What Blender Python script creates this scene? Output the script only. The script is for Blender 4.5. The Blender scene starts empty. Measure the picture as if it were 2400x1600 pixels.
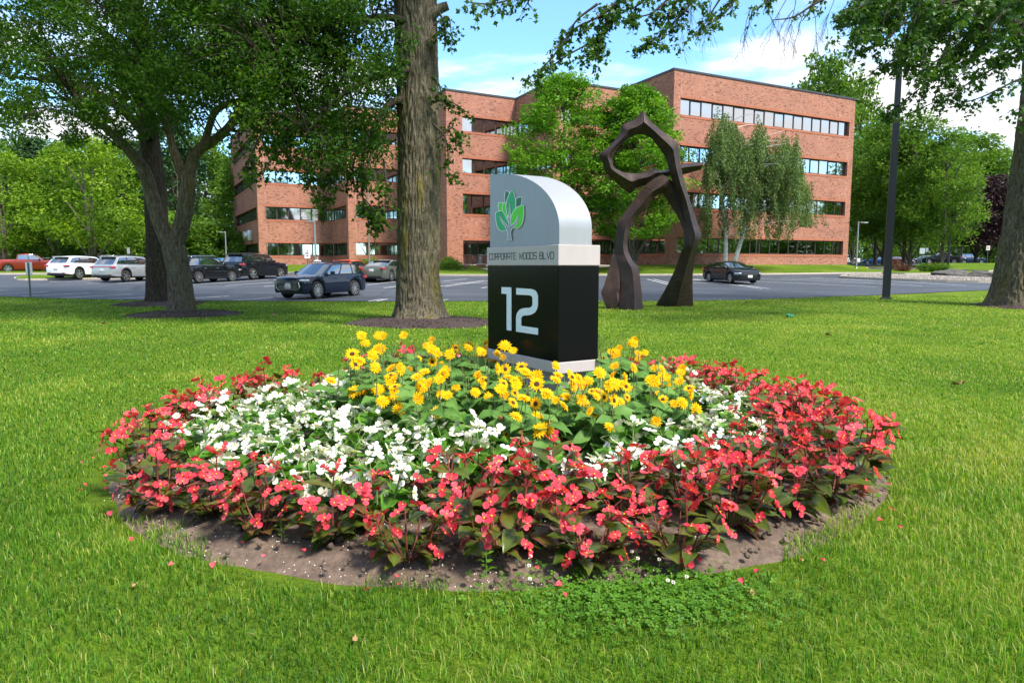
import bpy, bmesh, math, random
import numpy as np
from mathutils import Vector, Matrix, Euler
R = math.radians
random.seed(7); rng = np.random.default_rng(7)
SC = bpy.context.scene
COL = SC.collection

# ------------------------------------------------------------------ camera
EYE = 1.6
F_PX = 1640.0
PITCH = math.atan(180 / 1640)
cam_d = bpy.data.cameras.new('camera'); cam = bpy.data.objects.new('camera', cam_d); COL.objects.link(cam)
cam_d.sensor_width = 36; cam_d.lens = 36 * F_PX / 2400
cam_d.clip_start = 0.05; cam_d.clip_end = 6000
cam.location = (0, 0, EYE); cam.rotation_euler = (math.pi / 2 - PITCH, 0, 0)
SC.camera = cam

# ------------------------------------------------------------------ light
SUN_AZ = R(133)      # clockwise from +Y (straight ahead): behind the camera, to the right
SUN_EL = R(52)
sun_dir = Vector((math.sin(SUN_AZ) * math.cos(SUN_EL), math.cos(SUN_AZ) * math.cos(SUN_EL), math.sin(SUN_EL)))
sl = bpy.data.lights.new('sun', 'SUN'); sun = bpy.data.objects.new('sun', sl); COL.objects.link(sun)
sl.energy = 2.7; sl.angle = R(11); sl.color = (1.0, 0.93, 0.80)
sun.rotation_euler = (-sun_dir).to_track_quat('-Z', 'Y').to_euler()

W = bpy.data.worlds.new('World'); SC.world = W; W.use_nodes = True
wt = W.node_tree; wt.nodes.clear()
def wn(t, **k):
    n = wt.nodes.new(t)
    for a, b in k.items(): setattr(n, a, b)
    return n
w_out = wn('ShaderNodeOutputWorld'); w_bg = wn('ShaderNodeBackground'); w_bg.inputs[1].default_value = 0.15
sky = wn('ShaderNodeTexSky'); sky.sky_type = 'NISHITA'; sky.sun_disc = False
sky.sun_elevation = SUN_EL; sky.sun_rotation = SUN_AZ; sky.air_density = 1.0; sky.dust_density = 0.6; sky.ozone_density = 1.3
tc = wn('ShaderNodeTexCoord'); sep = wn('ShaderNodeSeparateXYZ')
zmax = wn('ShaderNodeMath', operation='MAXIMUM'); zmax.inputs[1].default_value = 0.0
zadd = wn('ShaderNodeMath', operation='ADD'); zadd.inputs[1].default_value = 0.20
dx = wn('ShaderNodeMath', operation='DIVIDE'); dy = wn('ShaderNodeMath', operation='DIVIDE')
cmb = wn('ShaderNodeCombineXYZ')
L = wt.links.new
L(tc.outputs['Generated'], sep.inputs[0]); L(sep.outputs[2], zmax.inputs[0]); L(zmax.outputs[0], zadd.inputs[0])
L(sep.outputs[0], dx.inputs[0]); L(zadd.outputs[0], dx.inputs[1]); L(sep.outputs[1], dy.inputs[0]); L(zadd.outputs[0], dy.inputs[1])
L(dx.outputs[0], cmb.inputs[0]); L(dy.outputs[0], cmb.inputs[1])
cn = wn('ShaderNodeTexNoise'); cn.inputs['Scale'].default_value = 1.6; cn.inputs['Detail'].default_value = 9; cn.inputs['Roughness'].default_value = 0.56
cn.inputs['Distortion'].default_value = 0.35
cmap = wn('ShaderNodeMapping'); cmap.inputs['Location'].default_value = (12.1, 3.3, 0); cmap.inputs['Scale'].default_value = (0.8, 1.25, 1)
L(cmb.outputs[0], cmap.inputs[0]); L(cmap.outputs[0], cn.inputs['Vector'])
cr = wn('ShaderNodeValToRGB'); cr.color_ramp.elements[0].position = 0.435; cr.color_ramp.elements[1].position = 0.60
cr.color_ramp.elements[0].color = (0.04, 0.04, 0.04, 1)
cr.color_ramp.interpolation = 'EASE'
L(cn.outputs['Fac'], cr.inputs[0])
cmix = wn('ShaderNodeMix', data_type='RGBA'); cmix.inputs[7].default_value = (2.75, 2.75, 2.8, 1)
gain = wn('ShaderNodeMix', data_type='RGBA', blend_type='MULTIPLY'); gain.inputs[0].default_value = 1.0; gain.inputs[7].default_value = (0.47, 0.70, 0.82, 1)
L(sky.outputs[0], gain.inputs[6])
L(cr.outputs[0], cmix.inputs[0]); L(gain.outputs[2], cmix.inputs[6]); L(cmix.outputs[2], w_bg.inputs[0]); L(w_bg.outputs[0], w_out.inputs[0])

SC.view_settings.view_transform = 'Standard'; SC.view_settings.look = 'None'
SC.view_settings.exposure = 1.60; SC.view_settings.gamma = 1.0; SC.view_settings.use_curve_mapping = False
SC.render.engine = 'CYCLES'
cy = SC.cycles
cy.use_denoising = True; cy.use_adaptive_sampling = True; cy.adaptive_threshold = 0.02
cy.max_bounces = 6; cy.diffuse_bounces = 3; cy.glossy_bounces = 3; cy.transmission_bounces = 4; cy.transparent_max_bounces = 6
cy.caustics_reflective = False; cy.caustics_refractive = False
cy.sample_clamp_indirect = 6

# ------------------------------------------------------------------ geometry helpers
_c, _s = math.cos(PITCH), math.sin(PITCH)
def ray(px, py):
    a = (px - 1200) / F_PX; b = (800 - py) / F_PX
    return Vector((a, _c + b * _s, -_s + b * _c))
def at(px, py, Y):                       # point of the place seen at (px, py) of the photograph, Y metres ahead
    d = ray(px, py); t = Y / d.y
    return Vector((d.x * t, Y, EYE + d.z * t))
def proj(p):
    z = p[2] - EYE; zc = p[1] * _c - z * _s; yc = z * _c + p[1] * _s
    return 1200 + F_PX * p[0] / zc, 800 - F_PX * yc / zc
def sstep(a, b, v):
    t = np.clip((v - a) / (b - a), 0, 1); return t * t * (3 - 2 * t)
BED_C = (-0.10, 6.30); BED_R = (3.22, 3.06)
def bed_rad(x, y):
    return np.sqrt(((x - BED_C[0]) / BED_R[0]) ** 2 + ((y - BED_C[1]) / BED_R[1]) ** 2)
def ground(x, y):
    x = np.asarray(x, float); y = np.asarray(y, float)
    z = 0.03 * np.clip(y - 31, 0, 25)
    z = z + 0.9 * sstep(58, 92, y) * sstep(14, 30, x)
    z = z + 0.9 * sstep(66, 120, y) * (1 - sstep(14, 30, x)) * sstep(-20, 0, x)
    b = bed_rad(x, y)
    z = z + 0.26 * np.clip(1 - b, 0, 1) ** 0.7
    z = z + 0.02 * np.sin(x * 0.31 + 1) * np.sin(y * 0.27) * (1 - sstep(20, 29, y))
    z = z + 0.05 * sstep(27.5, 29.5, y) * (1 - sstep(30, 33, y))
    return z
def _ss(a, b, v):
    t = min(1.0, max(0.0, (v - a) / (b - a))); return t * t * (3 - 2 * t)
def gz(x, y):
    z = 0.03 * min(25.0, max(0.0, y - 31))
    r = _ss(14, 30, x)
    z += 0.9 * _ss(58, 92, y) * r + 0.9 * _ss(66, 120, y) * (1 - r) * _ss(-20, 0, x)
    b = math.sqrt(((x - BED_C[0]) / BED_R[0]) ** 2 + ((y - BED_C[1]) / BED_R[1]) ** 2)
    if b < 1: z += 0.26 * (1 - b) ** 0.7
    z += 0.02 * math.sin(x * 0.31 + 1) * math.sin(y * 0.27) * (1 - _ss(20, 29, y))
    return z + 0.05 * _ss(27.5, 29.5, y) * (1 - _ss(30, 33, y))
_T = np.concatenate([np.arange(1, 12, 0.02), np.arange(12, 60, 0.05), np.arange(60, 124, 0.1)])
def hit(px, py):                         # where that line of sight meets the ground
    d = ray(px, py); x = d.x * _T; y = d.y * _T
    k = np.nonzero(EYE + d.z * _T <= ground(x, y))[0]
    t = float(_T[k[0]]) if len(k) else 124.0
    return Vector((d.x * t, d.y * t, gz(d.x * t, d.y * t)))

KIDS = {}
def link(o, parent=None):
    COL.objects.link(o)
    if parent is not None: o.parent = parent; KIDS.setdefault(parent.name, []).append(o)
    return o
def tag(o, label=None, cat=None, group=None, kind=None):
    if label: o['label'] = label
    if cat: o['category'] = cat
    if group: o['group'] = group
    if kind: o['kind'] = kind
    return o
def empty(name, loc=(0, 0, 0), rz=0.0, parent=None):
    o = bpy.data.objects.new(name, None); o.location = loc; o.rotation_euler = (0, 0, rz); o.empty_display_size = 0.2
    return link(o, parent)
def mesh_np(name, V, Fc, mats, smooth=False, mi=None, uv=None, col=None, sharp=None):
    """V (n,3); Fc: (m,k) array or list of tuples; col: per-vertex float 'var' attribute; uv: per-loop"""
    me = bpy.data.meshes.new(name)
    V = np.asarray(V, np.float32).reshape(-1, 3)
    if isinstance(Fc, np.ndarray):
        m, k = Fc.shape; flat = Fc.astype(np.int32).ravel(); tot = np.full(m, k, np.int32)
    else:
        tot = np.array([len(f) for f in Fc], np.int32); m = len(tot)
        flat = np.array([i for f in Fc for i in f], np.int32)
    st = np.zeros(m, np.int32); st[1:] = np.cumsum(tot)[:-1]
    me.vertices.add(len(V)); me.vertices.foreach_set('co', V.ravel())
    me.loops.add(len(flat)); me.loops.foreach_set('vertex_index', flat)
    me.polygons.add(m); me.polygons.foreach_set('loop_start', st)
    if mi is not None: me.polygons.foreach_set('material_index', np.asarray(mi, np.int32))
    me.polygons.foreach_set('use_smooth', np.full(m, bool(smooth)))
    if uv is not None:
        l = me.uv_layers.new(name='UVMap'); l.data.foreach_set('uv', np.asarray(uv, np.float32).ravel())
    if col is not None:
        a = me.attributes.new('var', 'FLOAT', 'POINT'); a.data.foreach_set('value', np.asarray(col, np.float32).ravel())
    me.update(calc_edges=True); me.validate()
    if not isinstance(mats, (list, tuple)): mats = [mats]
    for mm in mats: me.materials.append(mm)
    if sharp is not None:
        me.polygons.foreach_set('use_smooth', np.ones(m, bool)); me.set_sharp_from_angle(angle=R(sharp))
    return me
def obj(name, me, parent=None, loc=None, rot=None, scale=None):
    o = bpy.data.objects.new(name, me)
    if loc is not None: o.location = loc
    if rot is not None: o.rotation_euler = rot
    if scale is not None: o.scale = (scale,) * 3 if isinstance(scale, (int, float)) else scale
    return link(o, parent)
def copy_tree(o, parent=None, skip=0.0):
    c = o.copy(); COL.objects.link(c); c.parent = parent
    for ch in KIDS.get(o.name, ()):
        if skip and ch.name.startswith('flower') and random.random() < skip: continue
        copy_tree(ch, c)
    return c

class MB:
    """collects shapes for ONE mesh"""
    def __init__(s): s.v = []; s.f = []; s.m = []
    def add(s, vs, fs, m=0):
        b = len(s.v); s.v += [tuple(v) for v in vs]; s.f += [tuple(i + b for i in f) for f in fs]; s.m += [m] * len(fs); return s
    def box(s, lo, hi, m=0, M=None, bev=0.0):
        x0, y0, z0 = lo; x1, y1, z1 = hi
        if bev > 0:
            bm = bmesh.new(); bmesh.ops.create_cube(bm, size=1)
            for v in bm.verts: v.co = Vector(((x0 + x1) / 2 + v.co.x * (x1 - x0), (y0 + y1) / 2 + v.co.y * (y1 - y0), (z0 + z1) / 2 + v.co.z * (z1 - z0)))
            bmesh.ops.bevel(bm, geom=bm.edges[:], offset=bev, segments=2, affect='EDGES', profile=0.5)
            bm.verts.index_update()
            vs = [v.co.copy() for v in bm.verts]; fs = [[v.index for v in f.verts] for f in bm.faces]; bm.free()
        else:
            vs = [Vector(p) for p in [(x0, y0, z0), (x1, y0, z0), (x1, y1, z0), (x0, y1, z0), (x0, y0, z1), (x1, y0, z1), (x1, y1, z1), (x0, y1, z1)]]
            fs = [(0, 3, 2, 1), (4, 5, 6, 7), (0, 1, 5, 4), (1, 2, 6, 5), (2, 3, 7, 6), (3, 0, 4, 7)]
        if M is not None: vs = [M @ v for v in vs]
        return s.add(vs, fs, m)
    def tube(s, pts, rad, n=8, m=0, cap=True, jit=None):
        pts = [Vector(p) for p in pts]
        if not hasattr(rad, '__len__'): rad = [rad] * len(pts)
        b = len(s.v); up = Vector((0.03, 0.02, 1)); prev = None
        for i, p in enumerate(pts):
            t = (pts[min(i + 1, len(pts) - 1)] - pts[max(i - 1, 0)])
            if t.length < 1e-9: t = Vector((0, 0, 1))
            t.normalize()
            if prev is None:
                ref = Vector((1, 0, 0)) if abs(t.x) < 0.8 else Vector((0, 1, 0)); prev = t.cross(ref).normalized()
            a = (prev - t * prev.dot(t)).normalized(); prev = a; bb = t.cross(a)
            for k in range(n):
                an = 2 * math.pi * k / n; r = rad[i] * (1 if jit is None else 1 + jit * random.uniform(-1, 1))
                s.v.append(tuple(p + (a * math.cos(an) + bb * math.sin(an)) * r))
        for i in range(len(pts) - 1):
            for k in range(n):
                q = (b + i * n + k, b + i * n + (k + 1) % n, b + (i + 1) * n + (k + 1) % n, b + (i + 1) * n + k)
                s.f.append(q); s.m.append(m)
        if cap:
            s.f.append(tuple(b + k for k in reversed(range(n)))); s.m.append(m)
            e = b + (len(pts) - 1) * n; s.f.append(tuple(e + k for k in range(n))); s.m.append(m)
        return s
    def lathe(s, prof, n=20, m=0, M=None):
        b = len(s.v)
        for r, z in prof:
            for k in range(n):
                a = 2 * math.pi * k / n; v = Vector((r * math.cos(a), r * math.sin(a), z)); s.v.append(tuple(M @ v if M is not None else v))
        for i in range(len(prof) - 1):
            for k in range(n):
                s.f.append((b + i * n + k, b + i * n + (k + 1) % n, b + (i + 1) * n + (k + 1) % n, b + (i + 1) * n + k)); s.m.append(m)
        return s
    def poly(s, vs, m=0): return s.add(vs, [tuple(range(len(vs)))], m)
    def prism(s, outline, y0, y1, m=0, M=None):
        """outline in (x,z), extruded along y"""
        n = len(outline)
        vs = [Vector((x, y0, z)) for x, z in outline] + [Vector((x, y1, z)) for x, z in outline]
        if M is not None: vs = [M @ v for v in vs]
        fs = [tuple(range(n)), tuple(reversed(range(n, 2 * n)))] + [(i, i + n, (i + 1) % n + n, (i + 1) % n) for i in range(n)]
        return s.add(vs, fs, m)
    def build(s, name, mats, parent=None, smooth=False, sharp=None, loc=None, rot=None, scale=None):
        return obj(name, s.mesh(name, mats, smooth, sharp), parent, loc, rot, scale)
    def mesh(s, name, mats, smooth=False, sharp=None):
        return mesh_np(name, np.array(s.v), s.f, mats, smooth, s.m, sharp=sharp)

def sheet(name, outline, mat, dz, step=1.0, parent=None, fn=None):
    """a flat-lying sheet that follows the ground inside an outline (x,y)"""
    bm = bmesh.new()
    vs = [bm.verts.new((p[0], p[1], 0)) for p in outline]
    f = bm.faces.new(vs)
    if f.normal.z < 0: f.normal_flip()
    xs = [p[0] for p in outline]; ys = [p[1] for p in outline]
    for lo, hi, no in ((min(xs), max(xs), (1, 0, 0)), (min(ys), max(ys), (0, 1, 0))):
        k = math.floor(lo / step) + 1
        while k * step < hi:
            co = (k * step, 0, 0) if no[0] else (0, k * step, 0)
            bmesh.ops.bisect_plane(bm, geom=bm.verts[:] + bm.edges[:] + bm.faces[:], plane_co=co, plane_no=no, dist=1e-5); k += 1
    bmesh.ops.triangulate(bm, faces=bm.faces[:])
    g = fn or gz
    for v in bm.verts: v.co.z = g(v.co.x, v.co.y) + dz
    bm.normal_update()
    for f in bm.faces:
        if f.normal.z < 0: f.normal_flip()
    me = bpy.data.meshes.new(name); bm.to_mesh(me); bm.free(); me.materials.append(mat)
    for p in me.polygons: p.use_smooth = True
    return obj(name, me, parent)
def spline(pts, n=8, closed=False):
    """Catmull-Rom through points"""
    P = [Vector(p) for p in pts]; out = []; m = len(P)
    rg = range(m if closed else m - 1)
    for i in rg:
        p0 = P[(i - 1) % m] if closed or i > 0 else P[0] * 2 - P[1]
        p1 = P[i]; p2 = P[(i + 1) % m]
        p3 = P[(i + 2) % m] if closed or i + 2 < m else p2 * 2 - p1
        for k in range(n):
            t = k / n
            out.append(0.5 * ((2 * p1) + (p2 - p0) * t + (2 * p0 - 5 * p1 + 4 * p2 - p3) * t * t + (3 * p1 - p0 - 3 * p2 + p3) * t ** 3))
    if not closed: out.append(P[-1])
    return out
def inside(x, y, poly):
    x = np.asarray(x); y = np.asarray(y); c = np.zeros(x.shape, bool); j = len(poly) - 1
    for i in range(len(poly)):
        xi, yi = poly[i][0], poly[i][1]; xj, yj = poly[j][0], poly[j][1]
        c ^= ((yi > y) != (yj > y)) & (x < (xj - xi) * (y - yi) / ((yj - yi) + 1e-12) + xi); j = i
    return c
# ------------------------------------------------------------------ materials
def newmat(name):
    m = bpy.data.materials.new(name); m.use_nodes = True; t = m.node_tree
    return m, t, t.nodes['Principled BSDF']
def N(t, ty, **k):
    n = t.nodes.new(ty)
    for a, b in k.items(): setattr(n, a, b)
    return n
def ramp(t, stops, fac=None):
    n = N(t, 'ShaderNodeValToRGB'); e = n.color_ramp.elements
    while len(e) < len(stops): e.new(0.5)
    for i, (p, c) in enumerate(stops): e[i].position = p; e[i].color = (*c, 1) if len(c) == 3 else c
    if fac is not None: t.links.new(fac, n.inputs[0])
    return n
def noise(t, scale, detail=4, rough=0.55, vec=None, dist=0.0):
    n = N(t, 'ShaderNodeTexNoise'); n.inputs['Scale'].default_value = scale; n.inputs['Detail'].default_value = detail
    n.inputs['Roughness'].default_value = rough; n.inputs['Distortion'].default_value = dist
    if vec is not None: t.links.new(vec, n.inputs['Vector'])
    return n
def coords(t, which='Object', scale=(1, 1, 1)):
    c = N(t, 'ShaderNodeTexCoord'); mp = N(t, 'ShaderNodeMapping'); mp.inputs['Scale'].default_value = scale
    t.links.new(c.outputs[which], mp.inputs[0]); return mp.outputs[0]
def mixc(t, fac, a, b, mode='MIX'):
    n = N(t, 'ShaderNodeMix', data_type='RGBA', blend_type=mode)
    for i, v in ((0, fac), (6, a), (7, b)):
        if hasattr(v, 'node'): t.links.new(v, n.inputs[i])
        elif i == 0: n.inputs[0].default_value = v
        else: n.inputs[i].default_value = (*v, 1)
    return n.outputs[2]
def bump(t, b, h, strength=0.3, dist=0.02):
    n = N(t, 'ShaderNodeBump'); n.inputs['Strength'].default_value = strength; n.inputs['Distance'].default_value = dist
    t.links.new(h, n.inputs['Height']); t.links.new(n.outputs[0], b.inputs['Normal'])
def mat_simple(name, c, rough=0.5, metal=0.0, var=0.12, scale=8.0, bmp=0.0, coat=0.0, spec=0.5, obj_coords='Object', streak=0.0):
    m, t, b = newmat(name)
    n = noise(t, scale, 5, 0.6, coords(t, obj_coords))
    lo = tuple(max(0, v * (1 - var)) for v in c); hi = tuple(min(1, v * (1 + var)) for v in c)
    r = ramp(t, [(0.3, lo), (0.7, hi)], n.outputs['Fac'])
    cc = r.outputs[0]
    if streak:
        ns = noise(t, 1.0, 6, 0.7, coords(t, obj_coords, (22, 22, 2.2))); rs = ramp(t, [(0.35, (1 - streak,) * 3), (0.62, (1, 1, 1))], ns.outputs['Fac']); cc = mixc(t, 1.0, cc, rs.outputs[0], 'MULTIPLY')
    t.links.new(cc, b.inputs['Base Color'])
    b.inputs['Roughness'].default_value = rough; b.inputs['Metallic'].default_value = metal
    b.inputs['Coat Weight'].default_value = coat; b.inputs['Specular IOR Level'].default_value = spec
    if bmp: bump(t, b, n.outputs['Fac'], bmp)
    return m
def mat_leaf(name, stops, trans=0.35, rough=0.5, spec=0.3, objrand=0.0, noise_scale=0.0):
    """leaf colours from the 'var' attribute (0..1); thin: part of the light passes through"""
    m, t, b = newmat(name)
    a = N(t, 'ShaderNodeAttribute'); a.attribute_name = 'var'
    f = a.outputs['Fac']
    if objrand:
        oi = N(t, 'ShaderNodeObjectInfo'); ma = N(t, 'ShaderNodeMath', operation='MULTIPLY_ADD'); ma.inputs[1].default_value = objrand; 
        t.links.new(oi.outputs['Random'], ma.inputs[0]); t.links.new(f, ma.inputs[2]); f = ma.outputs[0]
    r = ramp(t, stops, f)
    t.links.new(r.outputs[0], b.inputs['Base Color'])
    b.inputs['Roughness'].default_value = rough; b.inputs['Specular IOR Level'].default_value = spec
    tr = N(t, 'ShaderNodeBsdfTranslucent'); mx = N(t, 'ShaderNodeMixShader'); mx.inputs[0].default_value = trans
    br = mixc(t, 1.0, r.outputs[0], (1.25, 1.35, 0.6), 'MULTIPLY'); t.links.new(br, tr.inputs[0])
    t.links.new(b.outputs[0], mx.inputs[1]); t.links.new(tr.outputs[0], mx.inputs[2])
    t.links.new(mx.outputs[0], t.nodes['Material Output'].inputs[0])
    return m

M = {}
# lawn
m, t, b = newmat('lawn'); v = coords(t)
n1 = noise(t, 0.35, 6, 0.6, v); n2 = noise(t, 7, 6, 0.7, v); n3 = noise(t, 60, 4, 0.7, v)
a1 = ramp(t, [(0.3, (0.070, 0.150, 0.010)), (0.55, (0.130, 0.220, 0.017)), (0.75, (0.215, 0.270, 0.032))], n1.outputs['Fac'])
a2 = ramp(t, [(0.25, (0.50, 0.55, 0.45)), (0.75, (1.25, 1.18, 1.1))], n2.outputs['Fac'])
a3 = ramp(t, [(0.3, (0.5, 0.5, 0.5)), (0.7, (1.3, 1.25, 1.2))], n3.outputs['Fac'])
c_ = mixc(t, 1.0, a1.outputs[0], a2.outputs[0], 'MULTIPLY'); c_ = mixc(t, 1.0, c_, a3.outputs[0], 'MULTIPLY')
t.links.new(c_, b.inputs['Base Color']); b.inputs['Roughness'].default_value = 0.95; b.inputs['Specular IOR Level'].default_value = 0.1
bump(t, b, n3.outputs['Fac'], 0.8, 0.03); M['lawn'] = m
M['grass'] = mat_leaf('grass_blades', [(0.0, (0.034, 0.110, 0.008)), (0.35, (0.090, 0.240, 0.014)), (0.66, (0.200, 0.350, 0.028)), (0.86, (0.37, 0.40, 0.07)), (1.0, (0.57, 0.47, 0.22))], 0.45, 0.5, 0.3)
# asphalt
m, t, b = newmat('asphalt'); v = coords(t); v2 = coords(t, 'Object', (0.25, 1.2, 1))
n1 = noise(t, 0.5, 6, 0.6, v2); n2 = noise(t, 40, 3, 0.7, v); n3 = noise(t, 0.12, 3, 0.5, v)
a1 = ramp(t, [(0.3, (0.034, 0.041, 0.056)), (0.7, (0.078, 0.090, 0.115))], n1.outputs['Fac'])
a2 = ramp(t, [(0.3, (0.75, 0.75, 0.75)), (0.7, (1.2, 1.2, 1.2))], n2.outputs['Fac'])
vor = N(t, 'ShaderNodeTexVoronoi', feature='DISTANCE_TO_EDGE'); vor.inputs['Scale'].default_value = 0.16; t.links.new(v, vor.inputs['Vector'])
ck = ramp(t, [(0.0, (0.35, 0.35, 0.35)), (0.012, (1, 1, 1))], vor.outputs['Distance'])
c_ = mixc(t, 1.0, a1.outputs[0], a2.outputs[0], 'MULTIPLY'); c_ = mixc(t, 0.8, c_, ck.outputs[0], 'MULTIPLY')
t.links.new(c_, b.inputs['Base Color']); b.inputs['Roughness'].default_value = 0.75; b.inputs['Specular IOR Level'].default_value = 0.4
bump(t, b, n2.outputs['Fac'], 0.25, 0.01); M['asphalt'] = m
# worn road paint
m, t, b = newmat('road_paint'); n1 = noise(t, 6, 6, 0.7, coords(t))
a1 = ramp(t, [(0.32, (0.16, 0.17, 0.18)), (0.5, (0.62, 0.63, 0.64))], n1.outputs['Fac']); t.links.new(a1.outputs[0], b.inputs['Base Color'])
b.inputs['Roughness'].default_value = 0.7; M['paint_line'] = m
M['kerb'] = mat_simple('granite_kerb', (0.42, 0.36, 0.30), 0.8, var=0.35, scale=14, bmp=0.3)
M['concrete'] = mat_simple('concrete_paving', (0.46, 0.42, 0.37), 0.85, var=0.15, scale=5, bmp=0.15)
# soil with white perlite
m, t, b = newmat('bed_soil'); v = coords(t)
n1 = noise(t, 2.2, 8, 0.65, v); n2 = noise(t, 30, 6, 0.7, v)
a1 = ramp(t, [(0.25, (0.065, 0.045, 0.034)), (0.5, (0.150, 0.105, 0.080)), (0.72, (0.27, 0.20, 0.155))], n1.outputs['Fac'])
a2 = ramp(t, [(0.25, (0.5, 0.5, 0.5)), (0.75, (1.3, 1.3, 1.3))], n2.outputs['Fac'])
c_ = mixc(t, 1.0, a1.outputs[0], a2.outputs[0], 'MULTIPLY')
t.links.new(c_, b.inputs['Base Color']); b.inputs['Roughness'].default_value = 0.95; bump(t, b, n2.outputs['Fac'], 0.9, 0.02); M['soil'] = m
M['perlite'] = mat_simple('perlite', (0.72, 0.70, 0.66), 0.9, var=0.1)
# mulch
m, t, b = newmat('bark_mulch'); v = coords(t)
n1 = noise(t, 28, 6, 0.75, v); n0 = noise(t, 3, 3, 0.5, v)
a1 = ramp(t, [(0.3, (0.018, 0.011, 0.010)), (0.55, (0.055, 0.034, 0.030)), (0.75, (0.13, 0.085, 0.072))], n1.outputs['Fac'])
t.links.new(a1.outputs[0], b.inputs['Base Color']); b.inputs['Roughness'].default_value = 0.95; bump(t, b, n1.outputs['Fac'], 1.0, 0.03); M['mulch'] = m
M['gravel'] = mat_simple('river_gravel', (0.27, 0.245, 0.22), 0.9, var=0.55, scale=9, bmp=0.8)
M['boulder'] = mat_simple('boulder', (0.075, 0.07, 0.066), 0.9, var=0.5, scale=3, bmp=0.6)
# bark
def mat_bark(name, lo, mid, hi, moss=None, sc=1.0):
    m, t, b = newmat(name); v = coords(t, 'Object', (12 * sc, 12 * sc, 2.6 * sc)); v1 = coords(t)
    n1 = noise(t, 1.6, 8, 0.7, v, 0.6); n2 = noise(t, 22 * sc, 5, 0.7, v1); n3 = noise(t, 0.9, 4, 0.55, v1)
    a1 = ramp(t, [(0.33, lo), (0.5, mid), (0.7, hi)], n1.outputs['Fac'])
    a2 = ramp(t, [(0.3, (0.62, 0.62, 0.62)), (0.7, (1.25, 1.25, 1.25))], n2.outputs['Fac'])
    c_ = mixc(t, 1.0, a1.outputs[0], a2.outputs[0], 'MULTIPLY')
    if moss:
        v4 = coords(t, 'Object', (3.4, 3.4, 0.45)); n4 = noise(t, 1.0, 5, 0.6, v4)
        f = ramp(t, [(0.55, (0, 0, 0)), (0.70, (0.75, 0.75, 0.75))], n4.outputs['Fac'])
        c_ = mixc(t, f.outputs[0], c_, moss)
        vo = N(t, 'ShaderNodeTexVoronoi'); vo.inputs['Scale'].default_value = 7; t.links.new(v1, vo.inputs['Vector'])
        li = ramp(t, [(0.05, (0.75, 0.75, 0.75)), (0.13, (0, 0, 0))], vo.outputs['Distance'])
        gate = ramp(t, [(0.55, (0, 0, 0)), (0.6, (1, 1, 1))], n3.outputs['Fac'])
        lf = mixc(t, 1.0, li.outputs[0], gate.outputs[0], 'MULTIPLY')
        c_ = mixc(t, lf, c_, (0.30, 0.30, 0.25))
    t.links.new(c_, b.inputs['Base Color']); b.inputs['Roughness'].default_value = 0.95; b.inputs['Specular IOR Level'].default_value = 0.15
    bump(t, b, n1.outputs['Fac'], 1.0, 0.05); return m
M['bark_oak'] = mat_bark('oak_bark', (0.040, 0.032, 0.022), (0.120, 0.102, 0.070), (0.26, 0.23, 0.17), (0.16, 0.135, 0.02))
M['bark_grey'] = mat_bark('grey_bark', (0.035, 0.028, 0.020), (0.12, 0.10, 0.075), (0.24, 0.21, 0.165), (0.13, 0.12, 0.03))
M['bark_dark'] = mat_bark('dark_bark', (0.020, 0.016, 0.012), (0.055, 0.045, 0.034), (0.11, 0.095, 0.07))
M['bark_far'] = mat_bark('far_bark', (0.05, 0.04, 0.03), (0.13, 0.11, 0.085), (0.25, 0.22, 0.18), sc=0.5)
M['twig'] = mat_simple('twig', (0.045, 0.032, 0.024), 0.9, var=0.3)
m, t, b = newmat('birch_bark'); v = coords(t, 'Object', (2, 2, 7)); n1 = noise(t, 1.6, 6, 0.7, v, 0.4)
a1 = ramp(t, [(0.36, (0.03, 0.028, 0.025)), (0.44, (0.62, 0.60, 0.56)), (0.8, (0.80, 0.78, 0.74))], n1.outputs['Fac'])
t.links.new(a1.outputs[0], b.inputs['Base Color']); b.inputs['Roughness'].default_value = 0.8; M['bark_birch'] = m
# foliage
G0 = [(0.0, (0.022, 0.060, 0.006)), (0.5, (0.045, 0.115, 0.010)), (1.0, (0.085, 0.185, 0.018))]
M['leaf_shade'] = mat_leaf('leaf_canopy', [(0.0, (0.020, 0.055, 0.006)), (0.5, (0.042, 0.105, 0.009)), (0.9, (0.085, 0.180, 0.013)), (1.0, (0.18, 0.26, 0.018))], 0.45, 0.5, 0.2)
M['leaf_oak'] = mat_leaf('leaf_oak', [(0.0, (0.030, 0.078, 0.014)), (0.5, (0.058, 0.135, 0.018)), (1.0, (0.105, 0.20, 0.024))], 0.35, 0.42, 0.4)
M['leaf_maple'] = mat_leaf('leaf_maple', [(0.0, (0.055, 0.155, 0.010)), (0.5, (0.120, 0.275, 0.013)), (1.0, (0.23, 0.41, 0.020))], 0.35, 0.5, 0.3)
M['leaf_birch'] = mat_leaf('leaf_birch', [(0.0, (0.065, 0.110, 0.030)), (0.5, (0.115, 0.180, 0.050)), (1.0, (0.19, 0.26, 0.085))], 0.35, 0.5, 0.3)
M['leaf_far'] = mat_leaf('leaf_far', [(0.0, (0.040, 0.095, 0.012)), (0.5, (0.092, 0.185, 0.020)), (1.0, (0.185, 0.300, 0.034))], 0.42, 0.55, 0.25, 0.18)
M['leaf_lime'] = mat_leaf('leaf_lime', [(0.0, (0.060, 0.130, 0.008)), (0.5, (0.135, 0.245, 0.012)), (1.0, (0.28, 0.40, 0.024))], 0.4, 0.5, 0.25, 0.1)
M['leaf_pine'] = mat_leaf('leaf_pine', [(0.0, (0.020, 0.055, 0.018)), (0.5, (0.040, 0.095, 0.030)), (1.0, (0.075, 0.150, 0.052))], 0.2, 0.55, 0.25, 0.15)
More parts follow.
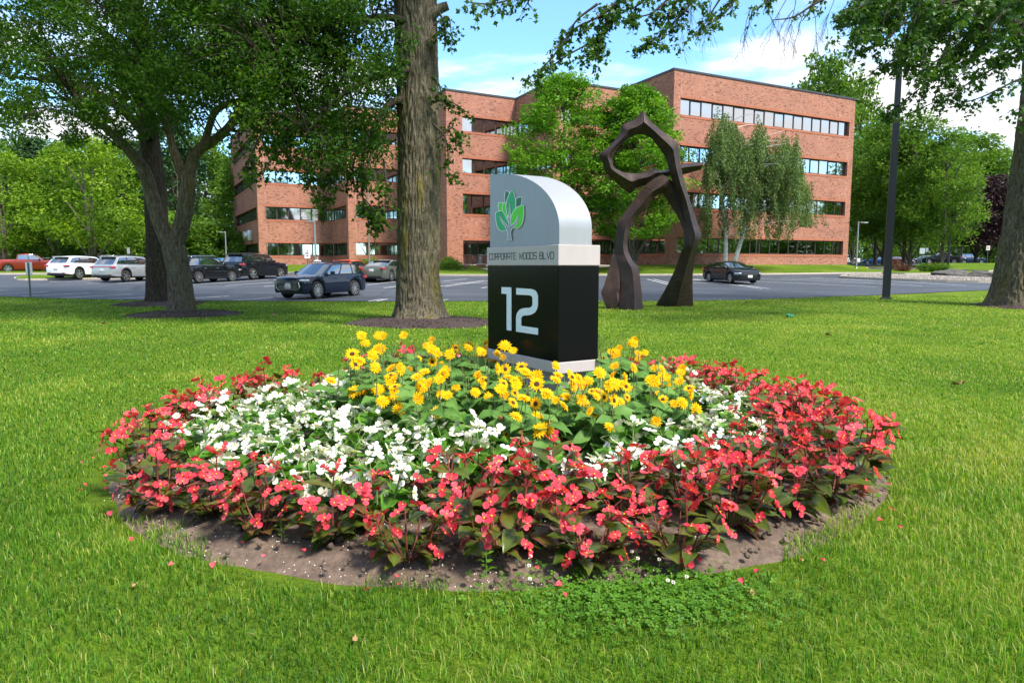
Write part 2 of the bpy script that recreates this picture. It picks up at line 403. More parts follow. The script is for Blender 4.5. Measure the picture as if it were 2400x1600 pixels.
M['leaf_purple'] = mat_leaf('leaf_purple', [(0.0, (0.018, 0.008, 0.010)), (0.5, (0.042, 0.018, 0.024)), (1.0, (0.09, 0.045, 0.055))], 0.2, 0.5, 0.3)
M['leaf_shrub'] = mat_leaf('leaf_shrub', [(0.0, (0.06, 0.13, 0.012)), (0.5, (0.11, 0.22, 0.016)), (1.0, (0.20, 0.33, 0.03))], 0.3, 0.5, 0.3)
M['leaf_barberry'] = mat_leaf('leaf_barberry', [(0.0, (0.07, 0.02, 0.018)), (0.5, (0.14, 0.045, 0.03)), (1.0, (0.2, 0.09, 0.05))], 0.2, 0.5, 0.3)
M['leaf_clover'] = mat_leaf('leaf_clover', [(0.0, (0.045, 0.145, 0.010)), (0.5, (0.085, 0.215, 0.014)), (1.0, (0.145, 0.29, 0.022))], 0.35, 0.5, 0.3)
M['clover_white'] = mat_simple('clover_bloom', (0.70, 0.68, 0.60), 0.8)
# metals, sign
M['alu'] = mat_simple('sign_silver', (0.34, 0.355, 0.385), 0.42, 0.25, var=0.06, scale=2, streak=0.05)
M['alu_shade'] = mat_simple('sign_silver_shade', (0.285, 0.305, 0.36), 0.45, 0.25, var=0.06, scale=1.2, streak=0.05)  # flat sides: bluish shade painted in as a darker copy of the silver
M['band'] = mat_simple('sign_pale_band', (0.44, 0.40, 0.405), 0.45, 0.0, var=0.05, scale=2, streak=0.06)
m, t, b = newmat('sign_black'); v = coords(t)
vo = N(t, 'ShaderNodeTexVoronoi'); vo.inputs['Scale'].default_value = 24; t.links.new(v, vo.inputs['Vector'])
n4 = noise(t, 3.0, 2, 0.5, v)
sp = ramp(t, [(0.04, (0.35, 0.35, 0.35)), (0.075, (0.0055, 0.0065, 0.0075))], vo.outputs['Distance'])
gt = ramp(t, [(0.60, (0, 0, 0)), (0.66, (1, 1, 1))], n4.outputs['Fac'])
c_ = mixc(t, gt.outputs[0], (0.0055, 0.0065, 0.0075), sp.outputs[0])
t.links.new(c_, b.inputs['Base Color']); b.inputs['Roughness'].default_value = 0.16; b.inputs['Specular IOR Level'].default_value = 0.07; M['black'] = m
M['digit'] = mat_simple('sign_digit', (0.72, 0.82, 0.92), 0.35, 0.0, var=0.02)
M['ink'] = mat_simple('sign_lettering', (0.02, 0.02, 0.022), 0.5)
M['logo_white'] = mat_simple('logo_outline', (0.80, 0.82, 0.84), 0.5, var=0.03)
for k_, c_ in (('logo_dark', (0.0, 0.15, 0.09)), ('logo_mid', (0.0, 0.40, 0.15)), ('logo_lime', (0.06, 0.66, 0.008))):
    M[k_] = mat_simple(k_, c_, 0.5, var=0.03)
# weathering steel
m, t, b = newmat('weathering_steel'); v = coords(t); v2 = coords(t, 'Object', (5, 5, 0.5))
n1 = noise(t, 3, 7, 0.65, v); n2 = noise(t, 1.1, 6, 0.65, v2); n5 = noise(t, 0.45, 3, 0.5, v)
a1 = ramp(t, [(0.3, (0.017, 0.010, 0.009)), (0.55, (0.042, 0.022, 0.018)), (0.78, (0.085, 0.046, 0.034))], n1.outputs['Fac'])
f = ramp(t, [(0.56, (0, 0, 0)), (0.74, (0.75, 0.75, 0.75))], n2.outputs['Fac']); g5 = ramp(t, [(0.5, (0, 0, 0)), (0.62, (1, 1, 1))], n5.outputs['Fac'])
f2 = mixc(t, 1.0, f.outputs[0], g5.outputs[0], 'MULTIPLY')
c_ = mixc(t, f2, a1.outputs[0], (0.15, 0.125, 0.095)); t.links.new(c_, b.inputs['Base Color'])
b.inputs['Roughness'].default_value = 0.55; b.inputs['Metallic'].default_value = 0.15; bump(t, b, n1.outputs['Fac'], 0.2, 0.02); M['corten'] = m
M['pole_dark'] = mat_simple('dark_bronze_pole', (0.030, 0.032, 0.040), 0.4, 0.3, var=0.1)
M['pole_grey'] = mat_simple('galvanised_pole', (0.30, 0.32, 0.35), 0.45, 0.6, var=0.08)
M['pole_tan'] = mat_simple('tan_pole', (0.20, 0.165, 0.13), 0.6, 0.1)
M['post_green'] = mat_simple('green_post', (0.02, 0.085, 0.05), 0.6, 0.2)
M['post_steel'] = mat_simple('steel_post', (0.10, 0.12, 0.11), 0.6, 0.4)
M['sign_white'] = mat_simple('sign_sheet', (0.78, 0.79, 0.82), 0.5, 0.0, var=0.03)
M['sign_red'] = mat_simple('sign_red', (0.45, 0.03, 0.03), 0.5)
M['sign_back'] = mat_simple('sign_back', (0.40, 0.43, 0.46), 0.5, 0.3)
# building
m, t, b = newmat('red_brick'); uvn = N(t, 'ShaderNodeUVMap'); 
bk = N(t, 'ShaderNodeTexBrick'); bk.inputs['Scale'].default_value = 1.0; bk.inputs['Brick Width'].default_value = 0.24; bk.inputs['Row Height'].default_value = 0.08
bk.inputs['Mortar Size'].default_value = 0.011; bk.inputs['Mortar Smooth'].default_value = 0.2; bk.inputs['Bias'].default_value = -0.25
bk.inputs['Color1'].default_value = (0.345, 0.122, 0.078, 1); bk.inputs['Color2'].default_value = (0.275, 0.095, 0.066, 1); bk.inputs['Mortar'].default_value = (0.36, 0.25, 0.19, 1)
t.links.new(uvn.outputs[0], bk.inputs['Vector'])
# single dark and pale bricks
mpv = N(t, 'ShaderNodeMapping'); mpv.inputs['Scale'].default_value = (1 / 0.24, 1 / 0.08, 1); t.links.new(uvn.outputs[0], mpv.inputs[0])
sn = N(t, 'ShaderNodeVectorMath', operation='FLOOR'); t.links.new(mpv.outputs[0], sn.inputs[0])
wn_ = N(t, 'ShaderNodeTexWhiteNoise', noise_dimensions='2D'); t.links.new(sn.outputs[0], wn_.inputs['Vector'])
dk = ramp(t, [(0.0, (0.58, 0.56, 0.60)), (0.11, (0.58, 0.56, 0.60)), (0.12, (1, 1, 1)), (0.93, (1, 1, 1)), (0.94, (1.2, 1.28, 1.28))], wn_.outputs['Value'])
dk.color_ramp.interpolation = 'CONSTANT'
c_ = mixc(t, 1.0, bk.outputs['Color'], dk.outputs[0], 'MULTIPLY')
n1 = noise(t, 0.5, 4, 0.6, uvn.outputs[0]); a1 = ramp(t, [(0.3, (0.88, 0.88, 0.9)), (0.7, (1.12, 1.1, 1.08))], n1.outputs['Fac'])
c_ = mixc(t, 1.0, c_, a1.outputs[0], 'MULTIPLY')
t.links.new(c_, b.inputs['Base Color']); b.inputs['Roughness'].default_value = 0.9; b.inputs['Specular IOR Level'].default_value = 0.2
bump(t, b, bk.outputs['Fac'], -0.3, 0.02); M['brick'] = m
M['brick_soldier'] = mat_simple('brick_soldier', (0.34, 0.115, 0.066), 0.9, var=0.3, scale=7)
M['joint'] = mat_simple('expansion_joint', (0.42, 0.27, 0.22), 0.9)
M['efflor'] = mat_simple('lime_bloom', (0.46, 0.30, 0.26), 0.9, var=0.5, scale=2.5)
M['bronze'] = mat_simple('bronze_frame', (0.060, 0.044, 0.036), 0.45, 0.35, var=0.08)
M['coping'] = mat_simple('roof_coping', (0.055, 0.052, 0.060), 0.5, 0.3)
M['roofing'] = mat_simple('roofing', (0.10, 0.10, 0.10), 0.9)
M['soffit'] = mat_simple('soffit', (0.30, 0.28, 0.27), 0.8)
M['interior'] = mat_simple('dark_interior', (0.025, 0.022, 0.02), 0.8)
m, t, b = newmat('tinted_glass'); n1 = noise(t, 0.22, 2, 0.5, coords(t))
b.inputs['Base Color'].default_value = (0.60, 0.62, 0.64, 1); b.inputs['Metallic'].default_value = 1.0; b.inputs['Roughness'].default_value = 0.03
bump(t, b, n1.outputs['Fac'], 0.12, 0.08); M['glass'] = m
m, t, b = newmat('door_glass'); b.inputs['Base Color'].default_value = (0.16, 0.17, 0.18, 1); b.inputs['Metallic'].default_value = 1.0; b.inputs['Roughness'].default_value = 0.04; M['door_glass'] = m
M['blind'] = mat_simple('blind', (0.55, 0.53, 0.48), 0.8)
M['bench_wood'] = mat_simple('bench_wood', (0.16, 0.11, 0.08), 0.7)
M['vent_metal'] = mat_simple('vent_metal', (0.55, 0.55, 0.55), 0.4, 0.7)
M['bin'] = mat_simple('bin_plastic', (0.02, 0.028, 0.04), 0.5)
M['rail'] = mat_simple('handrail', (0.16, 0.15, 0.14), 0.4, 0.6)
M['valve'] = mat_simple('green_plastic', (0.01, 0.16, 0.07), 0.45)
M['dry_leaf'] = mat_simple('dry_leaf', (0.33, 0.21, 0.09), 0.8, var=0.4)
# cars
def mat_paint(name, c, metal=0.0, rough=0.25):
    m, t, b = newmat(name); b.inputs['Base Color'].default_value = (*c, 1); b.inputs['Metallic'].default_value = metal
    b.inputs['Roughness'].default_value = 0.5 if not metal else 0.35; b.inputs['Specular IOR Level'].default_value = 0.1; b.inputs['Coat Weight'].default_value = 1.0; b.inputs['Coat IOR'].default_value = 1.5; b.inputs['Coat Roughness'].default_value = 0.02
    n = noise(t, 30, 2, 0.5, coords(t)); r = ramp(t, [(0.3, tuple(x * 0.92 for x in c)), (0.7, tuple(min(1, x * 1.06) for x in c))], n.outputs['Fac']); t.links.new(r.outputs[0], b.inputs['Base Color'])
    return m
for k_, c_, me_ in (('p_black', (0.004, 0.005, 0.008), 0), ('p_white', (0.78, 0.79, 0.81), 0), ('p_silver', (0.46, 0.48, 0.50), 0.6), ('p_red', (0.62, 0.065, 0.020), 0.1),
                    ('p_maroon', (0.24, 0.030, 0.016), 0.3), ('p_green', (0.16, 0.175, 0.145), 0.6), ('p_blue', (0.015, 0.055, 0.16), 0.4), ('p_grey', (0.12, 0.14, 0.155), 0.5),
                    ('p_wine', (0.085, 0.012, 0.014), 0.3), ('p_navy', (0.012, 0.028, 0.065), 0.3), ('p_black_sky_sheen', (0.003, 0.009, 0.026), 0), ('p_skyblue', (0.05, 0.20, 0.42), 0.4)):  # nearest black car: blue sky reflections are mixed into its paint colour
    M[k_] = mat_paint(k_, c_, me_)
m, t, b = newmat('car_glass'); b.inputs['Base Color'].default_value = (0.010, 0.014, 0.018, 1); b.inputs['Roughness'].default_value = 0.02; b.inputs['Specular IOR Level'].default_value = 1.0; b.inputs['Coat Weight'].default_value = 1.0; b.inputs['Coat IOR'].default_value = 3.2; b.inputs['Coat Roughness'].default_value = 0.01
M['car_glass'] = m
M['tyre'] = mat_simple('tyre', (0.012, 0.012, 0.012), 0.8)
M['rim'] = mat_simple('alloy_rim', (0.55, 0.56, 0.58), 0.25, 0.9, var=0.03)
M['rim_dark'] = mat_simple('rim_dark', (0.02, 0.02, 0.022), 0.4, 0.3)
M['trim'] = mat_simple('black_trim', (0.014, 0.014, 0.015), 0.55)
M['chrome'] = mat_simple('chrome', (0.75, 0.76, 0.78), 0.15, 1.0, var=0.02)
M['tail'] = mat_simple('tail_lamp', (0.42, 0.012, 0.02), 0.15, coat=1.0)
M['amber'] = mat_simple('amber_lamp', (0.55, 0.12, 0.01), 0.2, coat=1.0)
M['lamp_clear'] = mat_simple('head_lamp', (0.55, 0.58, 0.62), 0.12, 0.4, coat=1.0)
M['plate'] = mat_simple('number_plate', (0.62, 0.65, 0.66), 0.5)
M['plate_ink'] = mat_simple('plate_ink', (0.03, 0.05, 0.12), 0.5)
# flowers
M['petal_red'] = mat_leaf('petal_red', [(0.0, (0.55, 0.018, 0.030)), (0.5, (0.77, 0.052, 0.090)), (1.0, (0.85, 0.20, 0.27))], 0.35, 0.5, 0.25, 0.35)
M['petal_white'] = mat_leaf('petal_white', [(0.0, (0.68, 0.67, 0.58)), (0.5, (0.77, 0.77, 0.74)), (1.0, (0.80, 0.80, 0.80))], 0.25, 0.5, 0.25, 0.2)
M['petal_yellow'] = mat_leaf('petal_yellow', [(0.0, (0.78, 0.30, 0.002)), (0.5, (0.90, 0.54, 0.005)), (1.0, (0.93, 0.66, 0.012))], 0.3, 0.5, 0.2, 0.25)
M['stamen'] = mat_simple('stamen', (0.85, 0.45, 0.02), 0.7)
M['disc_brown'] = mat_simple('disc_brown', (0.055, 0.018, 0.006), 0.9, var=0.4, scale=60)
M['disc_gold'] = mat_simple('disc_gold', (0.70, 0.27, 0.006), 0.9, var=0.3, scale=60)
M['spent'] = mat_simple('spent_flower', (0.42, 0.19, 0.075), 0.9, var=0.4, scale=60)
M['stem_red'] = mat_simple('begonia_stem', (0.16, 0.035, 0.025), 0.6, var=0.4)
M['stem_green'] = mat_simple('green_stem', (0.11, 0.20, 0.035), 0.6, var=0.3)
M['stem_helio'] = mat_simple('sunflower_stem', (0.13, 0.15, 0.06), 0.7, var=0.4)
M['bleaf_dark'] = mat_leaf('begonia_leaf_bronze', [(0.0, (0.018, 0.036, 0.006)), (0.40, (0.050, 0.075, 0.010)), (0.70, (0.085, 0.120, 0.014)), (1.0, (0.135, 0.040, 0.026))], 0.15, 0.26, 0.45, 0.6)
M['bleaf_green'] = mat_leaf('begonia_leaf_green', [(0.0, (0.030, 0.095, 0.010)), (0.5, (0.060, 0.175, 0.014)), (0.8, (0.11, 0.27, 0.020)), (1.0, (0.19, 0.36, 0.035))], 0.25, 0.32, 0.5, 0.35)
M['sleaf'] = mat_leaf('sunflower_leaf', [(0.0, (0.058, 0.140, 0.026)), (0.5, (0.098, 0.220, 0.040)), (1.0, (0.17, 0.32, 0.070))], 0.3, 0.55, 0.25, 0.35)
M['skin'] = mat_simple('skin', (0.50, 0.32, 0.24), 0.6)
M['shirt'] = mat_simple('white_shirt', (0.70, 0.68, 0.74), 0.8)
M['hair'] = mat_simple('dark_hair', (0.012, 0.010, 0.010), 0.6)
M['trousers'] = mat_simple('dark_trousers', (0.03, 0.035, 0.05), 0.8)
# ------------------------------------------------------------------ terrain, lot, kerbs
def sinh_axis(lo, hi, mid, fine, n):
    a = np.linspace(-1, 1, n); k = 5.2
    s = np.sinh(k * a) / math.sinh(k)
    return np.where(s < 0, mid + s * (mid - lo), mid + s * (hi - mid))
xs = np.unique(np.concatenate([sinh_axis(-1500, 1500, 0, 0, 181), np.arange(-8, 8.01, 0.4), np.arange(-3.9, 3.8, 0.13)]))
ys = np.unique(np.concatenate([sinh_axis(-1200, 1800, 6, 0, 181), np.arange(0, 32.01, 0.5), np.arange(2.8, 9.8, .13), np.arange(32, 130, 2.0)]))
X, Y = np.meshgrid(xs, ys)
Z = ground(X, Y) - 0.10 * (1 - sstep(0.90, 1.02, bed_rad(X, Y)))
V = np.stack([X, Y, Z], -1).reshape(-1, 3); nx = len(xs); ny = len(ys)
ii = (np.arange(ny - 1)[:, None] * nx + np.arange(nx - 1)[None, :]).ravel()
Fq = np.stack([ii, ii + 1, ii + nx + 1, ii + nx], 1)
lawn = obj('ground', mesh_np('ground', V, Fq, M['lawn'], True)); tag(lawn, 'mown green lawn and the land around the car park', 'ground', kind='structure')

EDGE = [hit(*q) for q in [(0, 695), (350, 704), (640, 706.5), (900, 707), (1130, 706.5), (1440, 706), (1640, 705), (1900, 698), (2100, 690.5), (2320, 680), (2400, 676)]]
EDGE = [Vector((-75, 47, 0)), Vector((-45, 42, 0))] + EDGE + [Vector((60, 60, 0)), Vector((80, 68, 0))]
LOT = [(p.x, p.y) for p in spline(EDGE, 4)]
LOT_OUT = LOT + [(125, 92), (125, 144), (40, 144), (34, 100), (-36, 100), (-46, 84), (-95, 86), (-95, 56)]
lot = sheet('parking_lot', LOT_OUT, M['asphalt'], 0.022, 2.0); tag(lot, 'blue grey asphalt car park with white stall lines', 'car park', kind='structure')

def line(a, b, w=0.12, off=0.0):
    A = hit(*a); B = hit(*b); d = (B - A); d.z = 0; L_ = d.length; d.normalize(); n_ = Vector((-d.y, d.x, 0)); A = A + n_ * off; B = B + n_ * off
    k = max(2, int(L_ / 1.0)); vs = []; fs = []
    for i in range(k + 1):
        p = A.lerp(B, i / k)
        for s in (-1, 1):
            q = p + n_ * s * w / 2; vs.append((q.x, q.y, gz(q.x, q.y) + 0.030))
        if i: fs.append((2 * i - 2, 2 * i - 1, 2 * i + 1, 2 * i))
    o = obj('parking_line', mesh_np('parking_line', np.array(vs), fs, M['paint_line']), lot)
for a, b in [((0, 682), (20, 681.4)), ((0, 690), (113, 684.8)), ((50, 695.5), (210, 687.4)), ((142, 699.3), (311, 690.6)), ((253, 702), (348, 697)),
             ((116, 662), (214, 659.5)), ((200, 665), (263, 662)), ((274, 665), (348, 662)), ((446, 700.4), (536, 694.8)), ((545, 705.5), (640, 698)),
             ((441, 669), (631, 655.7)), ((527, 670.6), (640, 662.6)), ((619, 672.4), (700, 666)), ((860, 669), (926, 661)), ((900, 676), (950, 669)),
             ((864, 708), (897, 702)), ((882, 708), (908, 702)), ((1035, 660.5), (1093, 654.4)), ((1128, 676.6), (1142, 674)), ((1020, 707), (1050, 703)),
             ((1764.5, 660), (2055, 673.6)), ((1773, 654), (1960, 660.5)), ((1960, 660), (2162, 671)), ((1832, 653), (2091, 660)), ((2091, 660), (2265, 670.6)),
             ((1900, 651.5), (2054, 659)), ((1035, 663.6), (1142, 664.4)), ((1620, 664.3), (1764, 663.8)), ((1619, 655), (1640, 657))]:
    line(a, b)
for a, b in [((1035, 672.5), (1142, 658)), ((1524, 655), (1575, 668)), ((1620, 654.7), (1795, 677.6))]:
    line(a, b, 0.10, 0.22); line(a, b, 0.10, -0.22)

def kerb(pts, h=0.13, w=0.16, base=0.022, parent=None, name='kerb', closed=False):
    P = [Vector((p[0], p[1], 0)) for p in pts]; vs = []; fs = []; n_ = len(P)
    for i, p in enumerate(P):
        a = P[(i - 1) % n_] if (closed or i) else P[0]; b = P[(i + 1) % n_] if (closed or i < n_ - 1) else P[-1]
        d = (b - a).normalized(); n = Vector((-d.y, d.x, 0)); g = gz(p.x, p.y) + base
        for o, z in ((-w / 2, -0.1), (-w / 2, h - 0.02), (-w / 2 + 0.03, h), (w / 2, h), (w / 2, -0.1)):
            q = p + n * o; vs.append((q.x, q.y, g + z))
    for i in range(n_ if closed else n_ - 1):
        j = (i + 1) % n_
        for k in range(4): fs.append((5 * i + k, 5 * j + k, 5 * j + k + 1, 5 * i + k + 1))
    return obj(name, mesh_np(name, np.array(vs), fs, M['kerb']), parent)
def island(name, pix, mat, label, cat, dz=0.16, kind='structure', sm=3):
    P = spline([hit(*q).xy.to_3d() for q in pix], sm, True)
    o = sheet(name, [(p.x, p.y) for p in P], mat, dz, 3.0); tag(o, label, cat, kind=kind)
    kerb([(p.x, p.y) for p in P], parent=o, closed=True); return o
island('grass_island', [(-60, 640), (-60, 644), (60, 644), (200, 643), (205, 638), (60, 636)], M['lawn'], 'narrow grass strip with kerb in front of the red pickup', 'grass strip')
island('grass_island', [(36, 656), (60, 650.5), (160, 647.5), (345, 650), (345, 654), (160, 656.5), (60, 658)], M['lawn'], 'grass island with stone kerb behind the white crossover', 'grass island')
gi = island('gravel_island', [(1973, 650), (2000, 646), (2110, 648), (2250, 653), (2345, 657), (2345, 664), (2150, 660), (1990, 653.5)], M['gravel'], 'pale gravel island with kerb beyond the dark lamp post', 'gravel island', 0.17)
island('mulch_island', [(2192, 648), (2215, 644.5), (2280, 644), (2345, 646), (2345, 654.5), (2235, 652.5)], M['mulch'], 'dark mulch island carrying two boulders', 'mulch island', 0.18)
island('grass_island', [(2072, 634), (2150, 635), (2240, 637.5), (2285, 640), (2282, 642.5), (2200, 643.5), (2085, 644)], M['lawn'], 'grass island with orange flowered clumps and young trees', 'grass island')
island('grass_island', [(2050, 627), (2200, 621), (2360, 618.5), (2360, 634), (2200, 632.5), (2057, 630)], M['lawn'], 'long grass strip under the purple leaved trees', 'grass strip')
# gravel stones large enough to see
gp = [hit(*q) for q in [(1985, 650), (2000, 647), (2110, 649), (2335, 658), (2335, 663), (2150, 659), (1995, 652.5)]]
bb = [min(p.x for p in gp), max(p.x for p in gp), min(p.y for p in gp), max(p.y for p in gp)]
mb = MB(); poly = [(p.x, p.y) for p in gp]
ico = bmesh.new(); bmesh.ops.create_icosphere(ico, subdivisions=1, radius=1); iv = [v.co.copy() for v in ico.verts]; ifc = [[v.index for v in f.verts] for f in ico.faces]; ico.free()
cnt = 0
while cnt < 2400:
    x = random.uniform(bb[0], bb[1]); y = random.uniform(bb[2], bb[3])
    if not inside(np.array([x]), np.array([y]), poly)[0]: continue
    s = random.uniform(0.025, 0.075); q = Euler((random.random() * 6, random.random() * 6, 0)).to_matrix()
    c0 = Vector((x, y, gz(x, y) + 0.18)); mb.add([c0 + q @ Vector((v.x * s * 1.4, v.y * s, v.z * s * 0.7)) for v in iv], ifc); cnt += 1
o = mb.build('gravel_stones', M['gravel'], gi); o['kind'] = 'stuff'

# ------------------------------------------------------------------ building
FL = (-38.2, 97.5); WA = (-28.3, 79.0); WB_ = (-21.0, 82.9); WC = (-17.75, 76.8); WD = (-11.8, 80.0); WE = (-6.41, 69.94)
WF = (0.41, 73.89); WG = (3.86, 66.49); WH = (10.66, 70.1); WI = (14.08, 62.83); WJ = (35.31, 74.15); WK = (23.6, 96.1)
WALLP = [FL, WA, WB_, WC, WD, WE, WF, WG, WH, WI, WJ, WK]
BASE = 1.55; TOP = 18.35
HEADS = [4.02, 8.05, 12.07, 16.10]; WIN_H = 1.43
bld = empty('office_building', (4, 75, BASE)); tag(bld, 'four storey red brick office building with stepped facade and ribbon windows', 'building')
boff = Vector((-4, -75, -BASE))
class Wall:
    def __init__(s, p0, p1):
        s.o = Vector((p0[0], p0[1], 0)); e = Vector((p1[0], p1[1], 0)) - s.o; s.L = e.length; s.d = e.normalized(); s.n = Vector((s.d.y, -s.d.x, 0))
        s.v = []; s.f = []; s.uv = []
    def P(s, u, n, z): return s.o + s.d * u + s.n * n + Vector((0, 0, z))
    def box(s, u0, u1, n0, n1, z0, z1):
        b = len(s.v)
        for z in (z0, z1):
            for u, n in ((u0, n0), (u1, n0), (u1, n1), (u0, n1)): s.v.append(s.P(u, n, z) + boff)
        c = [(u, n, z) for z in (z0, z1) for u, n in ((u0, n0), (u1, n0), (u1, n1), (u0, n1))]
        for f, pl in (((0, 3, 2, 1), 't'), ((4, 5, 6, 7), 't'), ((0, 1, 5, 4), 'f'), ((1, 2, 6, 5), 's'), ((2, 3, 7, 6), 'f'), ((3, 0, 4, 7), 's')):
            s.f.append(tuple(b + i for i in f))
            for i in f:
                u, n, z = c[i]; s.uv.append((u, z) if pl == 'f' else (n + 31.7, z) if pl == 's' else (u, n))
        return s
    def build(s, name, mat, parent):
        # v(n0) is the inner, n1 the outer face: make sure normals point out
        me = mesh_np(name, np.array([tuple(p) for p in s.v]), s.f, mat, uv=s.uv)
        bm = bmesh.new(); bm.from_mesh(me); bmesh.ops.recalc_face_normals(bm, faces=bm.faces[:]); bm.to_mesh(me); bm.free()
        return obj(name, me, parent)
cube_me = MB().box((-0.5, -0.5, -0.5), (0.5, 0.5, 0.5)).mesh('pane', M['glass'])
OUT = [True, True, False, True, False, True, False, True, False, True, True, True]
PIER = 0.78; TH = 0.45
for i in range(len(WALLP) - 1):
    w = Wall(WALLP[i], WALLP[i + 1]); Lw = w.L; o0, o1 = OUT[i], OUT[i + 1]; entry = (i == 5)
    ua = 0.0 if o0 else -TH + 0.003; ub = Lw - 0.004 * (1 if o1 else 0) + (0 if o1 else 0)
    u0 = PIER if o0 else 0.0; u1 = Lw - PIER if o1 else Lw
    if entry: u0 = 1.75
    zs = []
    for f_, h in enumerate(HEADS): zs.append((h - WIN_H, h))
    if entry: zs[0] = (BASE - 0.0, 4.02); zs[1] = (6.62, 8.62)
    br = Wall(WALLP[i], WALLP[i + 1])
    lo = BASE - 0.6
    for (a, b_) in zs + [(TOP, None)]:
        if a > lo: br.box(ua if i else 0, ub, -TH, 0, lo, a)
        if b_ is None: break
        if u0 > 0.01: br.box(0, u0, -TH if not entry else -2.2, -0.001, a, b_)
        if u1 < Lw - 0.01: br.box(u1, ub, -TH, -0.001, a, b_)
        lo = b_
    br.build('brick_wall', M['brick'], bld)
    # soldier courses above and below each window band
    so = Wall(WALLP[i], WALLP[i + 1])
    for (a, b_) in zs:
        so.box(u0 - 0.03, min(u1 + 0.03, Lw - 0.05), -0.1, 0.010, b_ + 0.002, b_ + 0.21)
        if a > BASE + 0.1: so.box(u0 - 0.03, min(u1 + 0.03, Lw - 0.05), -0.1, 0.028, a - 0.20, a + 0.012)
    so.build('soldier_course', M['brick_soldier'], bld)
    jt = Wall(WALLP[i], WALLP[i + 1])
    if Lw > 20 and i > 5:
        for u in (0.85, 8.3, 16.0, Lw - 0.85):
            for (a, b_) in [(BASE, zs[0][0] - 0.21)] + [(zs[k][1] + 0.215, (zs[k + 1][0] - 0.21) if k < 3 else TOP) for k in range(4)]:
                jt.box(u - 0.016, u + 0.016, -0.05, 0.004, a, b_)
    else:
        for u in ((0.85,) if o0 else (0.03,)):
            jt.box(u - 0.016, u + 0.016, -0.05, 0.004, BASE if not entry else 8.9, TOP)
    jt.build('expansion_joint', M['joint'], bld)
    # window bands
    for f_, (a, b_) in enumerate(zs):
        rec = 0.30
        if entry and f_ == 0: rec = 1.9
        if entry and f_ == 1: rec = 0.9
        e0 = u0 - (rec if not o0 and not entry else 0); e1 = u1 + (rec if not o1 else 0)
        fr = Wall(WALLP[i], WALLP[i + 1]); t_ = 0.075
        fr.box(e0, e1, -rec - 0.05, -rec + 0.06, b_ - t_, b_ + 0.0015); fr.box(e0, e1, -rec - 0.05, -rec + 0.075, a - 0.0015, a + t_)
        npane = max(1, round((e1 - e0) / 1.34)); pw = (e1 - e0) / npane
        for k in range(npane + 1):
            uu = min(max(e0 + k * pw, e0 + t_ / 2), e1 - t_ / 2); fr.box(uu - t_ / 2, uu + t_ / 2, -rec - 0.05, -rec + 0.05, a + t_, b_ - t_)
            if k % 2 and k < npane and not (entry and f_ == 0):      # every other light is an opening sash with its own frame
                for q0, q1, r0, r1 in ((uu + t_ / 2, uu + pw - t_ / 2, b_ - t_ - 0.05, b_ - t_), (uu + t_ / 2, uu + pw - t_ / 2, a + t_, a + t_ + 0.05), (uu + t_ / 2, uu + t_ / 2 + 0.045, a + t_ + 0.05, b_ - t_ - 0.05), (uu + pw - t_ / 2 - 0.045, uu + pw - t_ / 2, a + t_ + 0.05, b_ - t_ - 0.05)):
                    fr.box(q0, q1, -rec - 0.03, -rec + 0.035, r0, r1)
        if entry and f_ == 0: fr.box(e0, e1, -rec - 0.03, -rec + 0.03, a + 1.05, a + 1.11)
        fo = fr.build('window_band', M['bronze'], bld)
        for k in range(npane):
            c = w.P(e0 + (k + 0.5) * pw, -rec - 0.012, (a + b_) / 2) + boff
            p_ = obj('pane', cube_me, fo, c, (R(random.gauss(0, 0.10)), 0, math.atan2(w.d.y, w.d.x) + R(random.gauss(0, 0.12))), (pw - 0.03, 0.02, b_ - a - 0.1))
        if rec > 0.5:
            sf = Wall(WALLP[i], WALLP[i + 1]); sf.box(u0, Lw + rec, -rec - 0.1, -TH + 0.003, b_ + 0.003, b_ + 0.12)
            sf.build('soffit', M['soffit'], bld)
            if f_ == 1:
                sf = Wall(WALLP[i], WALLP[i + 1]); sf.box(u0, Lw + rec, -rec - 0.1, -TH + 0.003, a - 0.3, a - 0.004); sf.build('recess_sill', M['brick'], bld)
            # brick returns at the inner end
            sf = Wall(WALLP[i], WALLP[i + 1]); sf.box(Lw + rec + 0.003, Lw + rec + 0.3, -rec - 0.3, 0, a, b_); sf.build('brick_return', M['brick'], bld)
    # coping
    cp = Wall(WALLP[i], WALLP[i + 1]); cp.box((0 if o0 else -0.4) - 0.10 * o0, Lw + 0.05 * o1, -0.42, 0.07, TOP + 0.002, TOP + 0.17)
    me_c = cp.build('coping', M['coping'], bld); me_c.location.z = 0.0007 * i
roof_pts = [Vector((p[0], p[1], TOP - 0.25)) + boff for p in WALLP]
MB().poly(roof_pts).build('roof', M['roofing'], bld)
bk_ = Wall(WK, FL); bk_.box(0, bk_.L, -0.3, 0, BASE - 0.5, TOP); bk_.build('rear_wall', M['brick'], bld)
# dark floors/rooms behind the glass are hidden by the mirror coating; the entrance has a slab
ent = Wall(WE, WF)
sl_ = Wall(WE, WF); sl_.box(1.0, 10.2, -2.4, 0.02, BASE - 0.5, BASE + 0.012); sl_.build('entrance_slab', M['concrete'], bld)
# wall vent on the side wall
vw = Wall(FL, WA); vp = vw.P(vw.L - 5.2, 0, 5.0) + boff
ve = MB(); Mv = Matrix.Translation(vp) @ Matrix.Rotation(math.atan2(vw.n.y, vw.n.x), 4, 'Z')
ve.box((0, -0.75, -0.6), (0.55, 0.75, 0.6), M=Mv, bev=0.05); ve.lathe([(0.0, 0.95), (0.42, 0.95), (0.46, 0.9), (0.46, 0.4)], 18, M=Mv @ Matrix.Rotation(R(90), 4, 'Y'))
ve.build('wall_vent', M['vent_metal'], bld, sharp=35)

